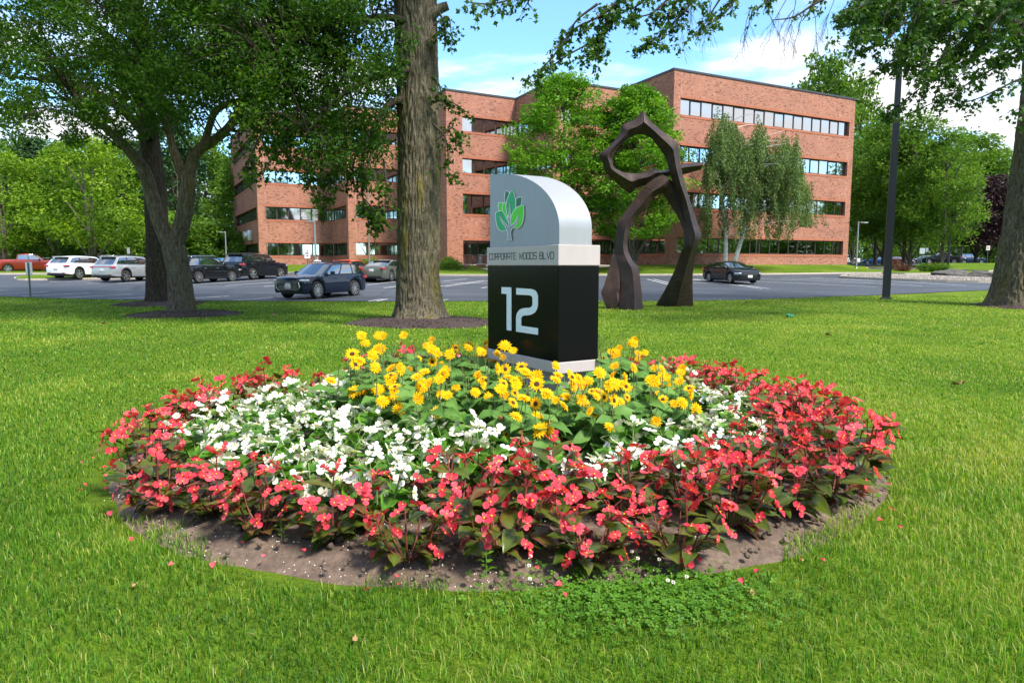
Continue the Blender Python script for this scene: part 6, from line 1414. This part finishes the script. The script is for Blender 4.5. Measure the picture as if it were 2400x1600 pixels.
dg = bpy.context.evaluated_depsgraph_get(); dg.update(); m2 = bpy.data.meshes.new_from_object(po.evaluated_get(dg)); po.modifiers.clear(); po.data = m2; m2.materials.clear()
for k in ('skin', 'shirt', 'trousers', 'hair'): m2.materials.append(M[k])
for q in m2.polygons:
    c = q.center; q.material_index = 0
    if 0.92 < c.z < 1.455 and not (abs(c.x) > .2 and c.z < 1.12): q.material_index = 1
    elif c.z <= .92 and abs(c.x) < .2: q.material_index = 2
def blob(nm, mat, c, r_, parent=pe, n=2):
    bm = bmesh.new(); bmesh.ops.create_icosphere(bm, subdivisions=n, radius=1)
    for v in bm.verts: v.co = Vector((v.co.x * r_[0] + c[0], v.co.y * r_[1] + c[1], v.co.z * r_[2] + c[2]))
    m_ = bpy.data.meshes.new(nm); bm.to_mesh(m_); bm.free(); m_.materials.append(M[mat]); [setattr(f, 'use_smooth', True) for f in m_.polygons]; return obj(nm, m_, parent)
blob('hair', 'hair', (0, .025, 1.70), (.098, .105, .095)); blob('nose', 'skin', (0, -.105, 1.615), (.014, .02, .02)); 
for s in (-1, 1): blob('ear', 'skin', (s * .088, 0, 1.61), (.012, .022, .03)); blob('sunglass_lens', 'hair', (s * .034, -.09, 1.645), (.026, .012, .018))
mb = MB(); mb.tube(spline([Vector((.12, -.09, 1.44)), Vector((.02, -.125, 1.30)), Vector((-.13, -.11, 1.06))], 6), .018, 6); mb.build('shoulder_strap', M['trousers'], pe, True)
# ------------------------------------------------------------------ flower bed
random.seed(101); r8 = np.random.default_rng(8)
nr, na = 46, 150; V = []; 
for i in range(nr + 1):
    q = i / nr
    for k in range(na):
        a = 2 * math.pi * k / na; wob = 1 + .018 * math.sin(5 * a) + .014 * math.sin(11 * a + 1) + .010 * math.sin(23 * a)
        x = BED_C[0] + BED_R[0] * q * wob * math.cos(a); y = BED_C[1] + BED_R[1] * q * wob * math.sin(a)
        z = gz(x, y) + (.035 * (1 - q ** 8) - .03 * q ** 12) + (.022 * math.sin(7 * x + 1) * math.sin(6.1 * y) + .013 * math.sin(17 * x) * math.sin(15 * y + 2) + random.uniform(-.008, .008)) * (1 - q ** 6)
        V.append((x, y, z))
Fb = [(i * na + k, (i + 1) * na + k, (i + 1) * na + (k + 1) % na, i * na + (k + 1) % na) for i in range(nr) for k in range(na)]
soil = obj('bed_soil', mesh_np('bed_soil', np.array(V), Fb, M['soil'], True)); tag(soil, 'round bed of brown soil flecked with white perlite', 'flower bed', kind='structure')
def soil_z(x, y): return gz(x, y) + .03
mb = MB(); tet = [(0, 0, .9), (.9, 0, -.3), (-.45, .78, -.3), (-.45, -.78, -.3)]; tf = [(0, 1, 2), (0, 2, 3), (0, 3, 1), (1, 3, 2)]
for _ in range(3600):
    a = r8.random() * 6.283; q = r8.uniform(.62, 1.0) ** .6; 
    if math.sin(a * 3 + 1) + math.sin(a * 7) + r8.normal(0, .8) < -.2: continue
    x = BED_C[0] + BED_R[0] * q * math.cos(a); y = BED_C[1] + BED_R[1] * q * math.sin(a); s = r8.uniform(.0018, .0052)
    mb.add([(x + p[0] * s, y + p[1] * s, soil_z(x, y) - .004 + p[2] * s + (.012 if q < .93 else -.01)) for p in tet], tf)
mb.build('perlite_grains', M['perlite'], soil)['kind'] = 'stuff'
mb = MB()
for _ in range(2400):
    a = r8.random() * 6.283; q = r8.uniform(.5, .99); x = BED_C[0] + BED_R[0] * q * math.cos(a); y = BED_C[1] + BED_R[1] * q * math.sin(a); s = r8.uniform(.006, .022)
    e = Euler(tuple(r8.random(3) * 6)).to_matrix(); mb.add([Vector((x, y, soil_z(x, y) + .002)) + e @ Vector((v.x * s, v.y * s, v.z * s * .8)) for v in iv], ifc)
mb.build('soil_clods', M['soil'], soil)['kind'] = 'stuff'

# --- leaf and flower meshes, shared
def grid_leaf(name, mat, L_, W_, cup=.25, bend=.35, notch=0.0, wave=0.0, tip=1.0, edgevar=.25, base=.35, n=6, seed=0):
    """leaf along +x from its base at the origin"""
    r = random.Random(seed); V = []; C = []; cols = (-1, -.55, 0, .55, 1)
    for i in range(n + 1):
        t = i / n; w = W_ / 2 * (math.sin(math.pi * min(1, t ** .62 * .96 + .04)) ** tip if 0 < i < n else (.35 if i == 0 and notch else .02))
        for s in cols:
            x = L_ * t - (notch * L_ * .18 * abs(s) if i == 0 else 0); y = s * w; z = cup * W_ * .5 * (s * s) * math.sin(math.pi * min(1, t + .1)) - bend * L_ * t * t + wave * W_ * math.sin(i * 2.1 + s * 3) * abs(s)
            V.append((x, y, z)); C.append(min(1, base + edgevar * (abs(s) > .9) + (edgevar * .5 if i == n else 0) + (.10 if s == 0 else 0) + r.uniform(-.07, .07)))
    m = len(cols); Fc = [(i * m + k, (i + 1) * m + k, (i + 1) * m + k + 1, i * m + k + 1) for i in range(n) for k in range(m - 1)]
    return mesh_np(name, np.array(V), Fc, mat, True, col=C)
BL_D = [grid_leaf('leaf', M['bleaf_dark'], random.uniform(.105, .14), random.uniform(.072, .095), random.uniform(.2, .6), random.uniform(.1, .4), 1, .05, .85, .28, random.uniform(.05, .30), seed=k) for k in range(6)]
BL_G = [grid_leaf('leaf', M['bleaf_green'], random.uniform(.085, .115), random.uniform(.08, .10), random.uniform(.3, .7), random.uniform(.1, .4), 1, .10, .7, .45, random.uniform(.10, .30), seed=k + 10) for k in range(6)]
SL_ = [grid_leaf('leaf', M['sleaf'], random.uniform(.10, .135), random.uniform(.075, .095), random.uniform(.1, .35), random.uniform(.15, .5), 1, .05, 1.0, .05, random.uniform(.2, .45), seed=k + 20) for k in range(6)]
def begonia_flower(mat, seed, r_=.018):
    r = random.Random(seed); V = []; Fc = []; C = []; mi = []
    for (a, s, e) in ((90 + r.uniform(-8, 8), 1.0, .30), (270 + r.uniform(-8, 8), .95, .22), (0 + r.uniform(-15, 15), .62, .45), (180 + r.uniform(-15, 15), .6, .45)):
        b = len(V); R_ = r_ * s; wd = .92 if s > .8 else .62; k = 8; d = Vector((math.cos(R(a)), math.sin(R(a)), e * .55)).normalized(); sd_ = Vector((-math.sin(R(a)), math.cos(R(a)), 0)); up_ = d.cross(sd_) * -1
        V.append((0, 0, .002)); C.append(.35)
        for j in range(k + 1):
            t = math.pi * (j / k) - math.pi / 2; p = d * (R_ * .98 + R_ * 0.92 * math.cos(t)) * .98 + sd_ * (R_ * wd * math.sin(t)) + Vector((0, 0, .22 * R_ * abs(math.sin(t)))); V.append(tuple(p)); C.append(.30 + .18 * r.random() + .15 * (s < .8))
        V.append(tuple(d * R_ * 1.05 + Vector((0, 0, -.10 * R_)))); C.append(.25); c = len(V) - 1
        for j in range(k): Fc.append((c, b + 1 + j, b + 2 + j)); mi.append(0)
        Fc += [(b, b + 1, c), (b, c, b + k + 1)]; mi += [0, 0]
    b = len(V)
    for (z, rr) in ((.003, .0048), (.007, .0042), (.009, 0.001)):
        for k in range(6): V.append((rr * math.cos(k * 1.047), rr * math.sin(k * 1.047), z)); C.append(.5)
    for j in range(2):
        for k in range(6): Fc.append((b + j * 6 + k, b + j * 6 + (k + 1) % 6, b + j * 6 + 6 + (k + 1) % 6, b + j * 6 + 6 + k)); mi.append(1)
    return mesh_np('flower', np.array(V), Fc, [mat, M['stamen']], True, mi=mi, col=C)
BF_R = [begonia_flower(M['petal_red'], k, .0205 + .003 * (k % 3)) for k in range(5)]; BF_W = [begonia_flower(M['petal_white'], k + 9, .0205 + .002 * (k % 3)) for k in range(5)]
def sun_head(kind, seed):
    r = random.Random(seed); V = []; Fc = []; C = []; layers = {'single': [(14, .050, .20), (13, .046, .38)], 'double': [(15, .054, .12), (14, .047, .32), (12, .036, .6), (9, .024, .9)], 'spent': [(9, .022, 1.1)]}[kind]
    for n_, L_, e in layers:
        for k in range(n_):
            a = 2 * math.pi * (k + r.uniform(-.2, .2)) / n_; d = Vector((math.cos(a) * math.cos(e), math.sin(a) * math.cos(e), math.sin(e))); s = Vector((-math.sin(a), math.cos(a), 0)); l = L_ * r.uniform(.85, 1.1); w = L_ * .155; b = len(V)
            dr = Vector((0, 0, -.008 * r.random()))
            V += [tuple(d * .008), tuple(d * l * .55 + s * w + Vector((0, 0, .003))), tuple(d * l + dr), tuple(d * l * .55 - s * w + Vector((0, 0, .003)))]; v0 = r.uniform(.25, .75); C += [v0 - .25, v0, v0 + .15, v0]; Fc.append((b, b + 1, b + 2, b + 3))
    return mesh_np('flower', np.array(V), Fc, M['petal_yellow' if kind != 'spent' else 'spent'], False, col=np.clip(C, 0, 1))
def disc(mat, r_, h):
    mb = MB(); mb.lathe([(r_, -.004), (r_, h * .4), (r_ * .75, h), (r_ * .3, h * .8), (0, h * .7)], 10); return mb.mesh('disc', M[mat], True)
SH = {'single': ([sun_head('single', k) for k in range(3)], disc('disc_brown', .016, .008)), 'double': ([sun_head('double', k + 5) for k in range(3)], disc('disc_gold', .012, .010)), 'spent': ([sun_head('spent', 12)], disc('spent', .018, .016))}
def rotm(d, up=Vector((0, 0, 1)), roll=0.0):
    """matrix whose x axis is d and z roughly up"""
    d = d.normalized(); z = up - d * up.dot(d)
    if z.length < 1e-4: z = Vector((1, 0, 0)) - d * d.x
    z.normalize(); y = z.cross(d); m_ = Matrix((d, y, z)).transposed(); return m_ @ Matrix.Rotation(roll, 3, 'X')
def facing(n):
    """matrix whose z axis is n"""
    n = n.normalized(); x = n.cross(Vector((.3, .2, 1))); x.normalize(); y = n.cross(x); return Matrix((x, y, n)).transposed() @ Matrix.Rotation(random.random() * 6.28, 3, 'Z')
def add_part(name, me, parent, loc, rot, s=1.0):
    o = bpy.data.objects.new(name, me); link(o, parent); o.matrix_basis = Matrix.Translation(loc) @ rot.to_4x4() @ Matrix.Scale(s, 4); return o
def make_begonia(kind, seed):
    r = random.Random(seed); random.seed(seed); red = kind == 'red'; root = empty('begonia_plant', (0, 0, -60)); leaves = BL_D if red else BL_G; fl = BF_R if red else BF_W; mb = MB()
    Hh = r.uniform(.27, .37) if red else r.uniform(.20, .26); ns = 7
    for s in range(ns):
        a = 2 * math.pi * (s + r.uniform(-.25, .25)) / ns; out = (r.uniform(.14, .23) if s else .04); h = Hh * r.uniform(.62, 1.08) if s else Hh * 1.15
        p0 = Vector((.02 * math.cos(a), .02 * math.sin(a), -.03)); p2 = Vector((out * math.cos(a), out * math.sin(a), h)); p1 = p0.lerp(p2, .5) + Vector((.03 * math.cos(a), .03 * math.sin(a), -.01)); sp = spline([p0, p1, p2], 5)
        mb.tube(sp, [.008 - .0004 * i for i in range(len(sp))], 5, cap=False)
        nl = 5 if s else 4
        for j in range(nl):
            t = (.14 + .86 * (j + r.random() * .7) / nl); t = min(t, .97); i = int(t * (len(sp) - 1)); q = sp[i]; la = a + (1 if j % 2 else -1) * r.uniform(.4, 1.5); el = r.uniform(-.35, .35) + .5 * t; d = Vector((math.cos(la) * math.cos(el), math.sin(la) * math.cos(el), math.sin(el)))
            add_part('leaf', r.choice(leaves), root, q + d * .018, rotm(d, roll=r.uniform(-.5, .5)), r.uniform(.95, 1.35) * (1.12 - .25 * t))
        nf = (r.choice((3, 4, 5)) if red else r.choice((3, 4, 5)))
        for j in range(nf):
            off = Vector((r.gauss(0, .034), r.gauss(0, .034), r.uniform(-.04, .035))) + Vector((math.cos(a), math.sin(a), 0)) * .03; q = p2 + off + Vector((0, 0, .015)); nrm = Vector((math.cos(a) * .5 + r.gauss(0, .45), math.sin(a) * .4 + r.gauss(0, .4), .75 + r.gauss(0, .2)))
            mb.tube([p2 - Vector((0, 0, .02)), q - nrm.normalized() * .004], .0022, 4, cap=False)
            add_part('flower', r.choice(fl), root, q, facing(nrm), r.uniform(.85, 1.2))
        for _c in range(2 if red and s % 2 else 1):                 # a lower side cluster
            b = sp[len(sp) * (2 if _c == 0 else 1) // 3]; la = a + r.uniform(-1, 1)
            for j in range(2):
                q = b + Vector((math.cos(la) * r.uniform(.07, .12), math.sin(la) * r.uniform(.07, .12), r.uniform(-.02, .06))); mb.tube([b, q], .002, 4, cap=False); nrm = Vector((math.cos(la) + r.gauss(0, .3), math.sin(la) + r.gauss(0, .3) - .2, .45))
                add_part('flower', r.choice(fl), root, q, facing(nrm), r.uniform(.8, 1.1))
    mb.build('stem', M['stem_red' if red else 'stem_green'], root, True); return root
def make_sunflower(seed):
    r = random.Random(seed); random.seed(seed); root = empty('sunflower_plant', (0, 0, -60)); mb = MB()
    for s in range(5):
        a = 2 * math.pi * (s + r.uniform(-.3, .3)) / 5; out = r.uniform(.10, .25) if s else .03; h = r.uniform(.36, .56); p0 = Vector((0, 0, -.03)); p2 = Vector((out * math.cos(a), out * math.sin(a), h)); p1 = p0.lerp(p2, .5) + Vector((.05 * math.cos(a), .05 * math.sin(a), 0)); sp = spline([p0, p1, p2], 6)
        mb.tube(sp, [.007 - .0003 * i for i in range(len(sp))], 5, cap=False)
        for j in range(9):
            t = .10 + .80 * (j + r.random() * .5) / 9; q = sp[int(t * (len(sp) - 1))]; la = a + j * 2.4 + r.uniform(-.4, .4); el = r.uniform(-.35, .35); d = Vector((math.cos(la) * math.cos(el), math.sin(la) * math.cos(el), math.sin(el)))
            mb.tube([q, q + d * .03], .002, 4, cap=False); add_part('leaf', r.choice(SL_), root, q + d * .028, rotm(d, up=Vector((0, -.45, 1)), roll=r.uniform(-.4, .4)), r.uniform(1.15, 1.7) * (1.15 - .3 * t))
        k = r.choices(('double', 'single', 'spent', None), (.38, .16, .09, .37))[0]
        if k:
            nrm = Vector((r.gauss(0, .45), -.75 + r.gauss(0, .45), .65)).normalized(); e = p2 + Vector((r.gauss(0, .02), r.gauss(0, .02), r.uniform(.06, .14))); mb.tube(spline([p2, p2.lerp(e, .6), e], 3), .0035, 5, cap=False)
            h_ = add_part('flower', r.choice(SH[k][0]), root, e, facing(nrm), r.uniform(1.0, 1.35)); obj('disc', SH[k][1], h_, (0, 0, .004))
            if r.random() < .5 and k != 'spent':
                e2 = p2 + Vector((r.gauss(0, .07), r.gauss(0, .07), r.uniform(.0, .09))); mb.tube([p2 - Vector((0, 0, .04)), e2], .003, 5, cap=False); nrm = (nrm + Vector((r.gauss(0, .5), r.gauss(0, .3), 0))).normalized(); h_ = add_part('flower', r.choice(SH[k][0]), root, e2, facing(nrm), r.uniform(.85, 1.2)); obj('disc', SH[k][1], h_, (0, 0, .004))
    for _ in range(3):
        a = random.uniform(-2.6, -.5); o_ = random.uniform(.12, .27); e = Vector((o_ * math.cos(a), o_ * math.sin(a), random.uniform(.26, .50))); k = r.choices(('double', 'single', 'spent'), (.6, .28, .12))[0]
        mb.tube(spline([Vector((.04 * math.cos(a), .04 * math.sin(a), .15)), e.lerp(Vector((0, 0, .2)), .4), e], 3), .0033, 5, cap=False); nrm = Vector((r.gauss(0, .4), -.8, .5 + r.gauss(0, .3))).normalized()
        h_ = add_part('flower', r.choice(SH[k][0]), root, e, facing(nrm), r.uniform(.85, 1.25)); obj('disc', SH[k][1], h_, (0, 0, .004))
    mb.build('stem', M['stem_helio'], root, True); return root
PR = {'red': [make_begonia('red', 200 + k) for k in range(6)], 'white': [make_begonia('white', 300 + k) for k in range(5)], 'sun': [make_sunflower(400 + k) for k in range(7)]}
usedp = set(); random.seed(55)
def ordinal(n):
    tens = {20: 'twenty', 30: 'thirty', 40: 'forty'}
    if n <= 20: return ORD[n - 1]
    t, u = n // 10 * 10, n % 10
    return {20: 'twentieth', 30: 'thirtieth', 40: 'fortieth'}[t] if u == 0 else tens[t] + '-' + ORD[u - 1]
PLANTS = []
def set_plant(kind, x, y, s, label, group):
    k = random.randrange(len(PR[kind])); key = (kind, k); p = PR[kind][k]
    o = p if key not in usedp else copy_tree(p, None, (.6 if x > .75 else .5 if (x < -.2 and y > 6.0) else .12) if kind == 'sun' else .22 if kind == 'red' else 0); usedp.add(key)
    o.location = (x, y, soil_z(x, y)); o.rotation_euler = (random.uniform(-.06, .06), random.uniform(-.06, .06), random.uniform(-.5, .5) if kind == 'sun' else random.uniform(-3.14, 3.14)); o.scale = (s, s, s * random.uniform(.9, 1.1)); tag(o, label, 'flower', group); PLANTS.append((x, y))
# sunflower heads keep facing the viewer, begonias turn freely
def sign_clear(x, y, m_=.10):
    p = Mx_s.inverted() @ Vector((x, y, 0)); return not (-m_ < p.x < SL + m_ and -m_ < p.y < SW + m_)
rows = [('outermost ring', .905, 38), ('second ring', .77, 32), ('third ring', .635, 26), ('fourth ring', .505, 20)]
cnts = {}
for rname, q, n_ in rows:
    for k in range(n_):
        a = 2 * math.pi * ((k + .5 * (rname[0] in 'sf')) / n_) - math.pi / 2; deg = math.degrees(a) % 360; qq = q + random.uniform(-.03, .03)
        x = BED_C[0] + BED_R[0] * qq * math.cos(a) + random.uniform(-.04, .04); y = BED_C[1] + BED_R[1] * qq * math.sin(a) + random.uniform(-.04, .04)
        if rname[0] == 'o' or rname[0] == 's': kind = 'red'
        elif rname[0] == 't': kind = 'white'
        else: kind = 'white' if 125 < deg < 275 else 'sun'
        if rname[0] == 's' and 172 < deg < 256: kind = 'white'
        if rname[0] in 'os' and kind == 'red' and random.random() < .07: continue
        key = (rname, kind); cnts[key] = cnts.get(key, 0) + 1
        nm = {'red': 'red bronze-leaved begonia', 'white': 'white green-leaved begonia', 'sun': 'yellow sunflower plant'}[kind]
        set_plant(kind, x, y, random.uniform(.92, 1.12) * (1.0 if kind != 'sun' else .84), '%s, %s anticlockwise from the front in the %s' % (nm, ordinal(cnts[key]), rname), {'red': 'red begonias in the bed', 'white': 'white begonias in the bed', 'sun': 'yellow sunflowers round the sign'}[kind])
k = 0; pts_ = []
tries = 0
while len(pts_) < 42 and tries < 6000:
    tries += 1; a = random.random() * 6.283; q = .46 * math.sqrt(random.random()); x = BED_C[0] + .05 + BED_R[0] * q * math.cos(a) * 1.05; y = BED_C[1] + BED_R[1] * q * math.sin(a)
    if not sign_clear(x, y, .13): continue
    if all(math.hypot(x - u, y - v) > .27 for u, v in pts_): pts_.append((x, y))
pts_.sort()
for i, (x, y) in enumerate(pts_):
    set_plant('sun', x, y, random.uniform(.88, 1.05) * (.88 if y < 6.15 + .5 * abs(x - .4) and x > -.6 else .98 if x > .9 else 1.04), 'yellow sunflower plant, %s from the left of those close round the sign' % ordinal(i + 1), 'yellow sunflowers round the sign')
for kd, lst in PR.items():
    for k, p in enumerate(lst):
        if (kd, k) not in usedp:
            for c in list(p.children_recursive): bpy.data.objects.remove(c)
            bpy.data.objects.remove(p)
# --- fallen petals
pet = grid_leaf('fallen_petal', M['petal_red'], .030, .030, .5, .1, 0, .1, .6, .1, .4, 4, 3)
for i, a in enumerate(sorted(random.uniform(math.pi * .95, 2.05 * math.pi) for _ in range(46))):
    q = random.uniform(.93, 1.07); x = BED_C[0] + BED_R[0] * q * math.cos(a); y = BED_C[1] + BED_R[1] * q * math.sin(a)
    o = obj('fallen_petal', pet, None, (x, y, soil_z(x, y) + (.012 if q < 1 else .025)), (random.uniform(-.6, .6), random.uniform(-.6, .6), random.random() * 6), random.uniform(.7, 1.3)); tag(o, 'fallen pink petal, %s from the left along the front rim of the bed' % ordinal(i + 1), 'petal', 'fallen petals round the bed')
# --- lawn blades, clover, weeds
def blades(n, xy, h, w, var, lean=.85, r=r8):
    az = r.random(n) * 6.283; d = np.stack([np.cos(az), np.sin(az), np.zeros(n)], 1); s = np.stack([-np.sin(az), np.cos(az), np.zeros(n)], 1); base = np.concatenate([xy, ground(xy[:, 0], xy[:, 1])[:, None] - .008], 1)
    ln = (r.random(n) * lean)[:, None]; h = h[:, None]; w = w[:, None]; up_ = np.array([0, 0, 1.0])
    m1 = base + up_ * h * .55 + d * h * ln * .25; tp = base + up_ * h * (1 - ln * .35) + d * h * ln
    V = np.stack([base - s * w, base + s * w, m1 + s * w * .8, m1 - s * w * .8, tp], 1).reshape(-1, 3); k = np.arange(n)[:, None] * 5
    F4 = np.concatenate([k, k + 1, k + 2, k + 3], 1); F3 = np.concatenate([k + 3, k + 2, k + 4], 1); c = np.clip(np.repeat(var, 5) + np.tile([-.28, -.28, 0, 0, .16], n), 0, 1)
    return V, F4, F3, c
XY = []; Hh = []; Ww = []
for d0, d1 in zip(np.arange(1.6, 34, .4), np.arange(2.0, 34.4, .4)):
    d = (d0 + d1) / 2; half = .84 * d + 2.8; den = 5400 / max(1, d / 3.2) ** 1.85; n = int(den * 2 * half * .4)
    p = np.stack([r8.uniform(-half, half, n), r8.uniform(d0, d1, n)], 1); XY.append(p); Hh.append(r8.uniform(.034, .085, n) * (.85 if d > 6 else 1)); Ww.append(np.full(n, .0019) * max(1, d / 3.2) ** .9)
nr_ = 9000; ar_ = r8.random(nr_) * 6.283; qr_ = r8.uniform(.965, 1.07, nr_); XY.append(np.stack([BED_C[0] + BED_R[0] * qr_ * np.cos(ar_), BED_C[1] + BED_R[1] * qr_ * np.sin(ar_)], 1)); Hh.append(r8.uniform(.03, .085, nr_)); Ww.append(np.full(nr_, .0018))
XY = np.concatenate(XY); Hh = np.concatenate(Hh); Ww = np.concatenate(Ww) * r8.uniform(.7, 1.4, len(XY))
b = bed_rad(XY[:, 0], XY[:, 1]); ang = np.arctan2(XY[:, 1] - BED_C[1], XY[:, 0] - BED_C[0]); rim = 1.0 + .02 * np.sin(9 * ang) + .025 * np.sin(4 * ang + 1)
tuft = vnoise(XY[:, 0] * 5, XY[:, 1] * 5 + 3, 10 ** 6); keep = (b > rim - .03 * (tuft > .6)) & ((b > rim + .10) | (r8.random(len(XY)) < .25 + (b - rim) * 6 + .6 * (tuft > .55)))
for cx, cy, r_ in MULCH: keep &= np.hypot(XY[:, 0] - cx, XY[:, 1] - cy) > r_ * (.90 + .16 * vnoise(XY[:, 0] * 4, XY[:, 1] * 4, 10 ** 6))
keep &= XY[:, 1] < np.interp(XY[:, 0], [p[0] for p in LOT], [p[1] for p in LOT]) + .12
XY = XY[keep]; Hh = Hh[keep]; Ww = Ww[keep]
def fbm(x, y): return vnoise(x * .9 + 50, y * .9 + 50, 10 ** 6) * .5 + vnoise(x * 2.3, y * 2.3 + 9, 10 ** 6) * .3 + vnoise(x * 6 + 3, y * 6, 10 ** 6) * .2
f_ = .6 * fbm(XY[:, 0], XY[:, 1]) + .4 * fbm(XY[:, 0] * .28 + 31, XY[:, 1] * .28); f_ = .45 + (f_ - .5) * 1.5; b = bed_rad(XY[:, 0], XY[:, 1])
var = .36 + .75 * (f_ - .45) + r8.normal(0, .24, len(XY)) + .25 * sstep(.5, 5, XY[:, 0]) + .22 * sstep(.60, .72, vnoise(XY[:, 0] * 1.3 + 9, XY[:, 1] * .8, 10 ** 6)) + .06 * sstep(8, 16, XY[:, 1]) + .22 * np.exp(-np.clip(b - 1, 0, 9) / .10); var = np.where(r8.random(len(XY)) < .035, r8.uniform(.85, 1, len(XY)), np.minimum(var, .86))
Hh *= .75 + .6 * f_
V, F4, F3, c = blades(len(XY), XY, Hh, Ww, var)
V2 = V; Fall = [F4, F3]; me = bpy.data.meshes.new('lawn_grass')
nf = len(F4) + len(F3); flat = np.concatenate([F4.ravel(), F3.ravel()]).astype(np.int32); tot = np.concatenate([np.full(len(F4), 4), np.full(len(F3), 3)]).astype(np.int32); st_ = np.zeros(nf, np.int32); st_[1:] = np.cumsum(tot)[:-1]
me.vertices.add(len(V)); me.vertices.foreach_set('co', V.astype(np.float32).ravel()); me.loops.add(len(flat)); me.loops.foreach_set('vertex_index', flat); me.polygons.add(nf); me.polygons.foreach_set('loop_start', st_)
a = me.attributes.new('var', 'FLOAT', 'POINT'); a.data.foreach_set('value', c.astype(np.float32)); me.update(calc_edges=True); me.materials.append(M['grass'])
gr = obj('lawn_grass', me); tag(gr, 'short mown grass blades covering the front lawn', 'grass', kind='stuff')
print('blades', len(XY), 'plants', len(PLANTS))
# clover
cx0, cy0 = hit(1470, 1400).xy; CL = []
while len(CL) < 1900:
    x = random.gauss(cx0, .40); y = random.gauss(cy0, .20) 
    e = ((x - cx0) / .85) ** 2 + ((y - cy0) / .42) ** 2
    if e > 1.3 or random.random() < e * .6: continue
    if bed_rad(x, y) < 1.0 and random.random() < .7: continue
    CL.append((x, y, gz(x, y) + random.uniform(.012, .055) * (1.1 - .5 * e)))
V = []; Fc = []; C = []
for x, y, z in CL:
    a0 = random.random() * 6.28; tl = Vector((random.gauss(0, .3), random.gauss(0, .3) - .15, 1)).normalized(); mt = facing(tl); s = random.uniform(.008, .0145); v0 = min(1, max(0, random.gauss(.45, .2)))
    for j in range(3):
        a = a0 + j * 2.094; b = len(V)
        for px_, py_ in ((0, 0), (.75, .55), (1.25, .5), (1.35, 0), (1.25, -.5), (.75, -.55)):
            q = mt @ Vector((s * (px_ * math.cos(a) - py_ * math.sin(a)), s * (px_ * math.sin(a) + py_ * math.cos(a)), s * .18 * abs(py_))); V.append((x + q.x, y + q.y, z + q.z)); C.append(v0 + random.uniform(-.08, .08))
        Fc += [(b, b + 1, b + 2, b + 3), (b, b + 3, b + 4, b + 5)]
o = obj('clover_patch', mesh_np('clover_patch', np.array(V), Fc, M['leaf_clover'], col=np.clip(C, 0, 1))); tag(o, 'patch of dark green clover at the front of the bed', 'clover', kind='stuff')
ch = MB()
for k in range(46):
    z_ = 1 - 2 * (k + .5) / 46; a = k * 2.4; d = Vector((math.cos(a) * math.sqrt(1 - z_ * z_), math.sin(a) * math.sqrt(1 - z_ * z_), z_)); s = d.orthogonal().normalized(); ch.add([d * .004 + s * .0015, d * .004 - s * .0015, d * .0095 - s * .001, d * .0105, d * .0095 + s * .001], [(0, 1, 2, 3, 4)])
chm = ch.mesh('bloom', M['clover_white'])
for i, (px, py) in enumerate(sorted([(1243, 1331), (1240, 1353), (1242, 1383), (1433, 1318), (1494, 1336), (1564, 1388), (1577, 1392), (1608, 1380), (1592, 1337), (1648, 1293), (1472, 1297), (1527, 1296), (1544, 1339), (1480, 1319), (1212, 1341)])):
    p = hit(px, py + 12); e = empty('clover_bloom', (p.x, p.y, p.z)); tag(e, 'tiny white clover bloom, %s from the left in the clover patch' % ORD[i], 'clover bloom', 'white clover blooms'); obj('bloom', chm, e, (0, 0, .085)); MB().tube([(0, 0, 0), (.003, 0, .08)], .0012, 4).build('stalk', M['stem_green'], e)
# a few straggling weeds and dry leaves
wl = grid_leaf('leaf', M['leaf_clover'], .045, .03, .2, .3, 0, .05, 1, .1, .75, 4, 5)
for px, py, lab in ((1140, 1345, 'small bright green weed seedling on the bare soil at the front'), (2045, 1175, 'yellowish weed growing at the right rim of the bed'), (660, 1270, 'little weed seedling on the soil at the left front')):
    p = hit(px, py); e = empty('weed', (p.x, p.y, p.z + .01)); tag(e, lab, 'weed'); s_ = 1.6 if px > 2000 else 1.0
    for j in range(9):
        a = j * 2.4; d = Vector((math.cos(a), math.sin(a), .5)); add_part('leaf', wl, e, Vector((0, 0, .012 + .010 * j * s_)) + d * .01, rotm(d), s_ * random.uniform(.6, 1.0))
    MB().tube([(0, 0, -.02), (0, 0, .11 * s_)], .003, 5).build('stem', M['stem_green'], e)
dl = grid_leaf('dry_leaf', M['dry_leaf'], .09, .05, .6, -.3, 0, .2, 1, .1, .5, 5, 8)
for i, (px, py, lab) in enumerate([(1745, 711, 'brown fallen leaf near the car park edge, left of the pair'), (1752, 712, 'brown fallen leaf near the car park edge, right of the pair'), (2070, 719, 'brown fallen leaf before the dark lamp post'), (1764, 1412, 'brown fallen leaf right of the clover'), (832, 1520, 'pinkish brown fallen leaf in the front lawn'), (1950, 790, 'pale fallen leaf on the right lawn'), (2230, 905, 'brown fallen leaf far right on the lawn'), (640, 742, 'brown fallen leaf on the shaded lawn left of the oak'), (250, 760, 'brown fallen leaf on the shaded lawn below the forked tree'), (1890, 1330, 'small brown leaf right of the bed front'), (310, 1390, 'small brown leaf left of the bed front')]):
    p = hit(px, py); o = obj('dry_leaf', dl, None, (p.x, p.y, p.z + .03), (random.uniform(-.3, .3), random.uniform(-.3, .3), random.random() * 6), 0.45 if py > 1000 else 2.2); tag(o, lab, 'leaf')
